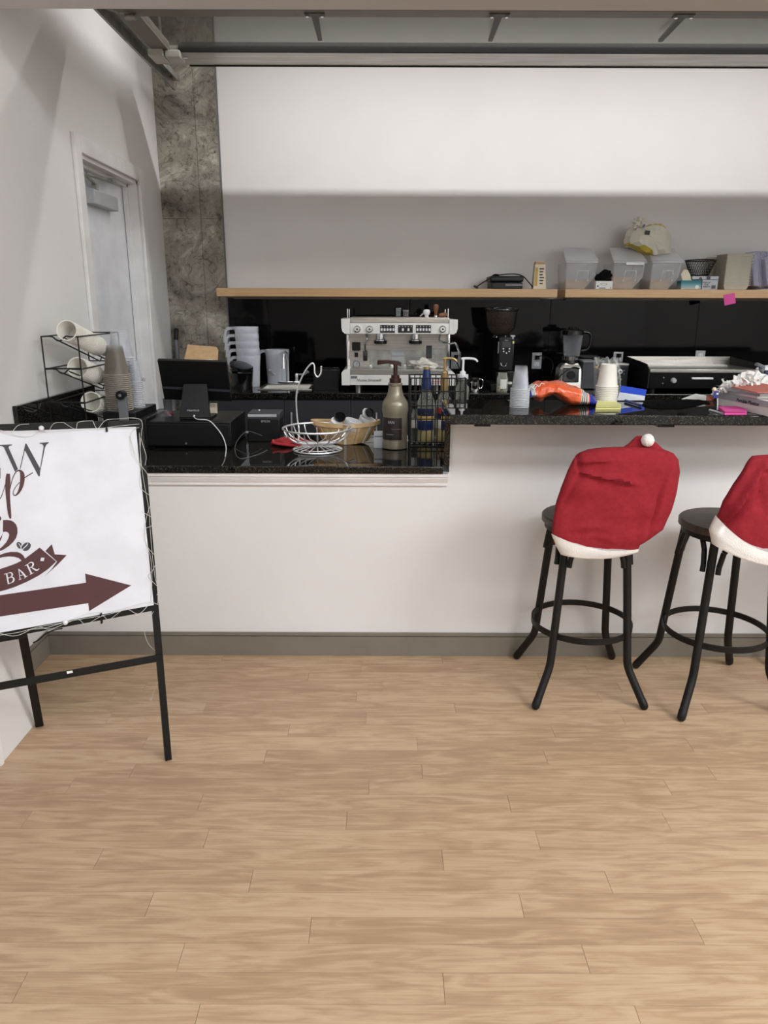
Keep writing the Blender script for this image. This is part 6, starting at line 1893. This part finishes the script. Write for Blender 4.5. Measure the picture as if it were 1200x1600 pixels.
for k, (a, b, r) in enumerate(((1122, 610, 6), (1132, 607, 8), (1143, 603, 9), (1153, 599, 11), (1164, 596, 13), (1176, 595, 14), (1188, 599, 13))):
    p = at(a, b + 4, Y=2.85); r *= mpp(p)
    blob(bm, p, (r * 1.2, r, r * 1.15), 0.7, 2.6, 3, 30 + k)
obj('strip_heap', bm, 'paper', t, smooth=20, kind='stuff')
for (a, b, c_, d_) in ((1130, 604, 1129, 592), (1150, 600, 1155, 585), (1172, 594, 1183, 578)):
    p0, p2 = at(a, b, Y=2.80), at(c_, d_, Y=2.80); P = smoothpath([p0, mid(p0, p2, 0.5) + V((0.004, 0, 0)), p2, p2 + V((0.014, 0, 0.003))], 4)
    bm = newbm(); dv = V((0.006, 0.004, 0.0))
    L = [bm.verts.new(q + dv) for q in P]; Rr = [bm.verts.new(q - dv) for q in P]
    for q in range(len(P) - 1):
        bm.faces.new((L[q], L[q + 1], Rr[q + 1], Rr[q]))
    bmesh.ops.solidify(bm, geom=bm.faces[:], thickness=0.001)
    obj('curl', bm, 'paper', t)
# little stand with a blue flag
t = thing('card_stand', 'thin white stand with a blue card at the left end of the paper pile', 'card stand', at(1121, 642, Z=ZB))
bp_ = at(1121, 641, Z=ZB); tp_ = at(1121, 610, Y=bp_.y)
bm = newbm(); cyl(bm, V((bp_.x, bp_.y, ZB + 0.001)), tp_, 0.0022, 8); obj('rod', bm, 'white', t)
bm = newbm(); pbox(bm, 1115, 611, 1123, 622, bp_.y - 0.003, 0.002, 0.0005); obj('card', bm, 'penb', t)
bm = newbm(); pbox(bm, 1119.5, 614, 1122.5, 616.5, bp_.y - 0.0042, 0.001); obj('white_mark', bm, 'white', t)
bm = newbm(); ball(bm, at(1116, 608.5, Y=bp_.y), 0.008, 10); obj('finial', bm, 'cream', t)
bm = newbm(); prism(bm, [at(1107, 641.5, Z=ZB + 0.0006), at(1130, 648, Z=ZB + 0.0006), at(1132, 646.5, Z=ZB + 0.0006), at(1109, 640, Z=ZB + 0.0006)], (0, 0, 0.003)); obj('foot', bm, 'lgrey', t, smooth=0)
t = thing('pink_note_pad', 'hot pink sticky note pad at the front edge of the bar', 'note pad', at(1150, 645, Z=ZB))
bm = newbm(); slab_px(bm, [(1132, 648), (1166.5, 648), (1167, 644.5), (1155, 639), (1122.5, 638.5), (1123, 641)], ZB + 0.0006, 0.0105); obj('sheets', bm, 'pink', t, smooth=0)
bm = newbm(); slab_px(bm, [(1132.5, 643.6), (1166, 643.6), (1166.5, 640.3), (1155, 635), (1123, 634.6)], ZB + 0.0112, 0.0007); obj('top_sheet', bm, 'pink', t, smooth=0)

# ================================================================== ON THE SHELVES
ZT = ZS + 0.0006
Ys = 4.76
def onshelf(px, Y):
    return V((at(px, 451, Y=Y).x, Y, ZT))
# waffle iron with cord
c = onshelf(791, 4.84); u = mpp(c)
t = thing('waffle_iron', 'flat black waffle iron with its cord on the maple shelf', 'waffle iron', c)
z_ = lambda py: at(791, py, Y=4.76).z
bm = newbm(); xa, xb_ = at(768, 445, Y=4.76).x, at(817, 445, Y=4.76).x
bb(bm, xa, xb_, 4.765, 4.95, ZT, z_(441), 0.006); obj('lower_plate', bm, 'black', t)
bm = newbm(); bb(bm, xa - 0.01, xb_ + 0.004, 4.76, 4.95, z_(440.5), z_(431), 0.010); obj('upper_plate', bm, 'black', t)
bm = newbm(); bb(bm, xa + 0.085, xb_ - 0.002, 4.757, 4.766, z_(447), z_(443.5), 0.001); obj('steel_trim', bm, 'grey', t)
bm = newbm(); tube(bm, smoothpath([V((xa - 0.01, 4.80, z_(436))), V((xa + 0.02, 4.80, z_(429.5))), V((xa + 0.05, 4.80, z_(430)))], 4), 0.006, 8); obj('handle', bm, 'blackg', t)
bm = newbm(); tube(bm, smoothpath([at(745, 448, Y=4.745), at(757, 440, Y=4.75), at(775, 431, Y=4.80), at(800, 428, Y=4.84), at(816, 431, Y=4.82), at(826, 441, Y=4.77), at(833, 449, Y=4.745)], 5), 0.0035, 6); obj('cord', bm, 'black', t)
bm = newbm(); box(bm, at(743.5, 448.5, Y=4.745), (0.03, 0.016, 0.012), Euler((0, 0.5, 0)).to_matrix(), 0.003); obj('plug', bm, 'black', t)
# carton
t = thing('drink_carton', 'tall cream carton standing at the right end of the left shelf', 'carton', onshelf(843, 4.80))
bm = newbm(); pprism(bm, [(833, 451.5), (836.5, 413), (852, 413), (853, 451.5)], 4.77, 0.06); obj('carton_body', bm, 'cream', t, smooth=0)
bm = newbm(); pprism(bm, [(836.5, 413), (838, 408.5), (852, 409.5), (852, 413)], 4.772, 0.05); obj('gable_top', bm, 'card', t, smooth=0)
bm = newbm()
for k in range(6):
    pbox(bm, 843, 419 + k * 4.6, 850 - (k % 3), 421 + k * 4.6, 4.769, 0.001)
obj('printed_lines', bm, 'label', t, kind='stuff')
bm = newbm(); pprism(bm, [(834.5, 447), (837, 418), (841, 418), (839.5, 447)], 4.769, 0.001); obj('side_stripe', bm, 'yellow', t, smooth=0)


def bin_(xl, xr, ytop, label, level, latch):
    """flip-lid storage bin: front leans in towards its base, sloping lid"""
    cx = (xl + xr) / 2
    c = onshelf(cx - 4, 4.86)
    t = thing('storage_bin', label, 'bin', c, 'flip lid storage bins')
    Yf = 4.745
    p = lambda a, b, Y: at(a, b, Y=Y)
    zt, zl = p(cx, 410.5, Yf).z, p(cx, ytop, 4.90).z
    X0, X1 = p(xl, 425, Yf).x, p(xr, 425, Yf).x
    def sec(z, xi, yf, ybk):
        return [V((X0 + xi * 0.3, yf, z)), V((X1 - xi, yf, z)), V((X1 - xi, ybk, z)), V((X0 + xi * 0.3, ybk, z))]
    zmid = mid(ZT, zt, 0.45)
    bm = newbm(); loft(bm, [sec(ZT, 0.050, Yf + 0.055, 4.965), sec(zmid, 0.008, Yf + 0.004, 4.975), sec(zt, 0, Yf, 4.98)], cap=False)
    bm.verts.ensure_lookup_table(); bm.faces.new(bm.verts[0:4])
    es = [e for e in bm.edges if abs(e.verts[0].co.z - e.verts[1].co.z) > 0.02]
    bmesh.ops.bevel(bm, geom=es, offset=0.014, segments=3, profile=0.5, affect='EDGES')
    obj('tub', bm, 'frost2', t)
    bm = newbm(); loft(bm, [sec(ZT + 0.003, 0.054, Yf + 0.060, 4.955), [v + V((0, 0, 0.012 * noise.noise(v * 9))) for v in sec(ZT + level, 0.03, Yf + 0.03, 4.955)]]); obj('flour', bm, 'flour', t, kind='stuff')
    lx0, lx1 = X0 - 0.006, X1 + 0.004
    bm = newbm()
    loft(bm, [[V((lx0 + k * 0.012, Yf - 0.010 + k * 0.16, mid(zt, zl + 0.004, k) + q)) for k, q in ((0, -0.004), (0, 0.012), (1, 0.012), (1, -0.004))],
              [V((lx1 - k * 0.012, Yf - 0.010 + k * 0.16, mid(zt, zl + 0.004, k) + q)) for k, q in ((0, -0.004), (0, 0.012), (1, 0.012), (1, -0.004))]])
    bmesh.ops.bevel(bm, geom=bm.edges[:], offset=0.004, segments=2, profile=0.5, affect='EDGES')
    ld = obj('lid', bm, 'frost2', t)
    bm = newbm(); bb(bm, lx0 + 0.004, lx1 - 0.004, Yf - 0.013, Yf - 0.006, zt - 0.003, zt + 0.006, 0.003); obj('lid_rim', bm, 'frostw', ld)
    if latch:
        bm = newbm(); bb(bm, mid(X0, X1, 0.34), mid(X0, X1, 0.92), Yf - 0.026, Yf - 0.012, zt - 0.016, zt + 0.002, 0.006); obj('latch', bm, 'white', ld)
    wx0, wx1 = mid(X0, X1, 0.36), mid(X0, X1, 0.74)
    z0, z1 = mid(ZT, zt, 0.30), mid(ZT, zt, 0.70)
    yo = lambda z: Yf + 0.004 * (zt - z) / (zt - zmid) if z > zmid else Yf + 0.004 + 0.051 * (zmid - z) / (zmid - ZT)
    bm = newbm()
    tube(bm, [V((wx0, yo(z0) - 0.003, z0)), V((wx0 + 0.006, yo(z1) - 0.003, z1)), V((wx1 - 0.004, yo(z1) - 0.003, z1)), V((wx1, yo(z0) - 0.003, z0))], 0.0028, 6); obj('label_pocket', bm, 'white', t)
    return t


bin_(884, 933, 391, 'leftmost clear storage bin on the right shelf, flour low inside', 0.055, False)
bin_(958, 1008, 391, 'middle clear storage bin with a white front latch', 0.075, True)
bin_(1018, 1065, 392, 'right-hand clear storage bin under the shopping bag', 0.06, False)

# glove box
t = thing('glove_box', 'white glove box with black gloves bulging out between the bins', 'box', onshelf(944, 4.75))
bm = newbm(); pbox(bm, 931, 439, 957, 453.4, 4.722, 0.05, 0.001)
for v in bm.verts: v.co.z = max(v.co.z, ZT)
obj('carton', bm, 'paper', t)
bm = newbm(); blob(bm, at(943, 434, Y=4.75), (0.048, 0.03, 0.042), 0.45, 2.2, 3, 11)
for v in bm.verts: v.co.y = max(v.co.y, 4.7225); v.co.z = max(v.co.z, ZT + 0.03)
obj('gloves', bm, 'blackcloth', t, kind='stuff')
bm = newbm(); tube(bm, smoothpath([V((at(943.5 + 5 * math.cos(a), 444, Y=4.721).x, 4.7212, at(943, 444 + 1.5 * math.sin(a), Y=4.721).z)) for a in [2 * PI * k / 16 for k in range(17)]], 1), 0.0008, 4)
pbox(bm, 933, 446, 935.5, 448.5, 4.721, 0.001); pbox(bm, 936, 449.5, 946, 450.6, 4.721, 0.001); pbox(bm, 953.8, 448.5, 954.8, 451, 4.721, 0.001)
obj('printed_marks', bm, 'charcoal', t, kind='stuff')

# carrier bag lying across two bins
t = thing('carrier_bag', 'white and yellow plastic shopping bag on top of the bins', 'bag', at(1010, 400, Y=4.83))
cc = at(1014, 377, Y=4.82); u = mpp(cc)
def bagsurf(seed, grow):
    bm = newbm()
    pts = [(975, 384), (977, 368), (984, 357), (992, 353), (1010, 352), (1030, 349), (1041, 354), (1046, 364), (1047, 380), (1045, 397), (1030, 401), (1018, 403), (1008, 397), (996, 391)]
    S_ = smoothpath([V((a, b, 0)) for a, b in pts + pts[:1]], 4)[:-1]
    rings = []
    for w_, dy in ((0.08, -0.085), (0.55, -0.075), (0.86, -0.05), (1.0, 0.0), (0.9, 0.05), (0.55, 0.07), (0.1, 0.08)):
        ring = []
        for q in S_:
            p = at(1014 + (q.x - 1014) * w_, 377 + (q.y - 377) * w_, Y=4.84)
            p.y = 4.84 + dy
            p += V((noise.noise(p * 14 + V((seed, 0, 0))), noise.noise(p * 11 + V((0, seed, 0))) * 1.6, noise.noise(p * 14 + V((0, 0, seed))))) * 0.013
            p += V((noise.noise(p * 38 + V((seed, 9, 0))), noise.noise(p * 34 + V((4, seed, 0))), noise.noise(p * 40 + V((0, 7, seed))))) * 0.010
            ring.append(p)
        rings.append(ring)
    loft(bm, rings)
    return bm
bm = bagsurf(3, 0)
me_m = ['bagw', 'bagy', 'black']
bo = obj('bag_body', bm, me_m, t, smooth=18)
for f in bo.data.polygons:
    q = f.center + V(t.location)
    pxx = 600 + FPX * q.x / (q.y * math.cos(TILT) - (q.z - EYE) * math.sin(TILT))
    zrel = (q.z - cc.z) / u
    if q.y < 4.86:
        if zrel < -1 - (pxx - 978) * 0.30 + 0 and pxx < 1018 and zrel < -0: f.material_index = 1
        elif 20 < zrel and pxx > 1003: f.material_index = 1
bm = newbm(); blob(bm, at(998, 349, Y=4.80), (8 * u, 0.03, 9 * u), 0.9, 3.2, 3, 27); obj('bag_ear', bm, 'bagw', t, smooth=15)
bm = newbm(); box(bm, at(1011.5, 363.5, Y=4.752), (0.03, 0.004, 0.024), Euler((0, 0.1, 0)).to_matrix(), 0.001); obj('black_print', bm, 'black', t)
bm = newbm(); box(bm, at(1006, 353, Y=4.77), (0.010, 0.004, 0.02), Euler((0, 0.5, 0)).to_matrix(), 0.001); obj('blue_print', bm, 'penb', t)

# tissue box, foil box, mesh basket
t = thing('tissue_box', 'teal and grey tissue box with a tissue pulled up', 'tissue box', onshelf(1080, 4.75))
bm = newbm(); pprism(bm, [(1064, 453.4), (1064.5, 438.5), (1096.5, 438), (1094.5, 453.4)], 4.722, 0.07)
for v in bm.verts: v.co.z = ZT if v.co.z < ZT + 0.01 else v.co.z
obj('carton', bm, 'teal', t, smooth=0)
bm = newbm(); loft(bm, [[at(a, b, Y=4.75 + s) for a, b, s in q] for q in ([(1066, 438, -.005), (1080, 438, -.004), (1080, 438, .02), (1066, 438, .02)], [(1064, 428, -.01), (1079, 430, -.004), (1078, 430, .015), (1065, 428, .012)], [(1069, 421, -.004), (1075, 422, 0), (1074, 422, .008), (1070, 421, .008)])]); obj('tissue', bm, 'cream', t, smooth=30)
bm = newbm(); p = at(1089, 448.5, Y=4.7215); cyl(bm, p, p + V((0, 0.001, 0)), 0.012, 16); obj('round_mark', bm, 'paper', t)
t = thing('foil_sheet_box', 'grey box of pop-up foil sheets under the mesh basket', 'box', onshelf(1105, 4.80))
bm = newbm(); pbox(bm, 1097, 437, 1121.5, 453.2, 4.735, 0.14, 0.001)
for v in bm.verts: v.co.z = max(v.co.z, ZT)
obj('carton', bm, 'lgrey', t)
bm = newbm(); pbox(bm, 1082, 431.5, 1123, 436.6, 4.742, 0.14, 0.001); tl_ = obj('open_lid', bm, 'lgrey', t)
bm = newbm(); pbox(bm, 1097, 436.4, 1122, 437.4, 4.734, 0.002); p = at(1107, 434, Y=4.7415); cyl(bm, p + V((0, -0.001, 0)), p, 0.013, 16); p = at(1094.5, 435.5, Y=4.7415); cyl(bm, p + V((0, -0.001, 0)), p, 0.010, 16); pbox(bm, 1111.5, 446, 1118, 451, 4.734, 0.001); obj('dark_print', bm, 'charcoal', tl_, kind='stuff')
for k, s in enumerate(('POP-UP', 'FOIL', 'SHEETS')):
    text(s, 0.0135, at(1104, 441.8 + 3.2 * k, Y=4.7342), 'black', t)
c = V((at(1092, 431, Y=4.81).x, 4.81, at(1092, 431.5, Y=4.742).z + 0.0006)); u = mpp(c)
t = thing('mesh_basket', 'black wire mesh basket flaring upward on the foil sheet box', 'basket', c)
h = at(1092, 407, Y=4.81).z - c.z
rb_, rt_ = 13.5 * u, 22.5 * u
bm = newbm(); tube(bm, circ(c, rt_, 36, h), 0.0035, 6, closed=True); obj('rim', bm, 'blackwire', t)
bm = newbm(); tube(bm, circ(c, rb_, 30, 0.004), 0.003, 6, closed=True); lathe(bm, [(0, 0.001), (rb_, 0.001), (rb_, 0.003), (0, 0.003)], c, 24); obj('base', bm, 'blackwire', t)
bm = newbm()
for s in (1, -1):
    for k in range(34):
        pts = []
        for i in range(6):
            f = i / 5; a = 2 * PI * k / 34 + s * f * 0.55; r = rb_ + (rt_ - rb_) * f
            pts.append(c + V((r * math.cos(a), r * math.sin(a), 0.003 + (h - 0.003) * f)))
        tube(bm, pts, 0.0013, 4, cap=False)
obj('mesh', bm, 'blackwire', t, kind='stuff')

# foam containers: two nested stacks, each tray an object
def tray_stack(nm, label, grp, c, n, step, hx, hy, h, m, dvec=(0, 0, 1), cat='container', rot=None, ends=('', '')):
    bm = newbm()
    def sq(f, z):
        q = []
        for sx_, sy_ in ((-1, -1), (1, -1), (1, 1), (-1, 1)):
            for k in range(3):
                a = math.atan2(sy_, sx_) + (k - 1) * PI / 4 * 0.999
                q.append(V((sx_ * (hx * f - 0.012) + 0.012 * math.cos(a), sy_ * (hy * f - 0.012) + 0.012 * math.sin(a), z)))
        return q
    loft(bm, [sq(0.80, 0.001), sq(0.93, h - 0.003), sq(1.0, h - 0.003), sq(1.0, h), sq(0.90, h), sq(0.78, 0.003)])
    if rot is not None:
        bmesh.ops.transform(bm, matrix=rot, verts=bm.verts)
    bmesh.ops.translate(bm, vec=c, verts=bm.verts)
    o = obj(nm, bm, m, origin=c, smooth=30, label=label, cat=cat, group=grp)
    for k in range(1, n):
        q = o.copy(); COL.objects.link(q); q.location = c + V(dvec) * step * k
    q['label'] = ends[1]; o['label'] = ends[0]
    return o
c = V((at(1143, 452, Y=4.83).x, 4.845, ZT)); u = mpp(c)
tray_stack('foam_tray', 'cream foam food tray in the tall stack at the front of the right shelf', 'foam trays in the front stack', c, 20, 0.0096, 21.5 * u, 0.085, 0.028, 'foam', ends=('lowest foam tray of the tall stack, resting on the shelf', 'topmost foam tray of the tall stack, its open rim showing'))
c = V((at(1128, 450, Y=4.95).x, 4.955, ZT)); 
t = thing('foam_clamshell', 'open cream foam clamshell leaning behind the tall foam stack', 'container', c)
bm = newbm(); pprism(bm, [(1106, 430), (1112, 402), (1128, 402), (1126, 430)], 4.955, 0.02); obj('leaning_half', bm, 'foam', t, smooth=0)
bm = newbm(); pprism(bm, [(1103, 407), (1106, 401.5), (1113, 401.5), (1112, 407)], 4.952, 0.02)
prism(bm, [V((c.x - 0.02, 4.955, ZT)), V((c.x + 0.02, 4.955, ZT)), V((c.x + 0.02, 4.955, 1.63)), V((c.x - 0.02, 4.955, 1.63))], (0, 0.015, 0)); obj('corner_flap', bm, 'foam', t, smooth=0, kind='stuff')
rotx = Matrix.Rotation(PI / 2 - 0.22, 4, 'Y')
hz_ = 0.095
for i, (px, Yc, lab, grp) in enumerate(((1164, 4.86, 'lavender tinted clear clamshell in the row right of the foam trays', 'lavender clamshells, inner row'), (1185, 4.80, 'lavender tinted clear clamshell in the row cut by the right edge', 'lavender clamshells, outer row'))):
    c = onshelf(px, Yc)
    hs = (0.112, 0.100)[i]
    tray_stack('clear_clamshell', lab, grp, c + V((0, 0, hs * math.cos(0.22) + 0.002)), 9, 0.0115, hs, 0.085, 0.035, 'clearv', (1, 0, 0), 'container', rotx, (('first lavender clamshell of the inner row, beside the foam trays', 'last lavender clamshell of the inner row, farthest from the foam trays'), ('first lavender clamshell of the outer row, in front of the inner row', 'last lavender clamshell of the outer row, past the right edge'))[i])
# sticky note hanging from the shelf edge
t = thing('pink_sticky_note', 'pink sticky note hanging from the front edge of the right shelf', 'sticky note', at(1140, 459, Y=4.715))
bm = newbm(); prism(bm, [at(a, b, Y=y_) for a, b, y_ in ((1130.2, 461, 4.7185), (1148, 457.6, 4.7185), (1149.6, 473.6, 4.711), (1132.2, 477.6, 4.709))], (0, -0.0006, 0)); obj('sheet', bm, 'pink', t, smooth=0)
bm = newbm(); prism(bm, [at(a, b, Y=4.7178) for a, b in ((1130.2, 461), (1148, 457.6), (1148.3, 459.8), (1130.5, 463.4))], (0, -0.0004, 0)); obj('glue_strip', bm, 'pink', t, smooth=0)
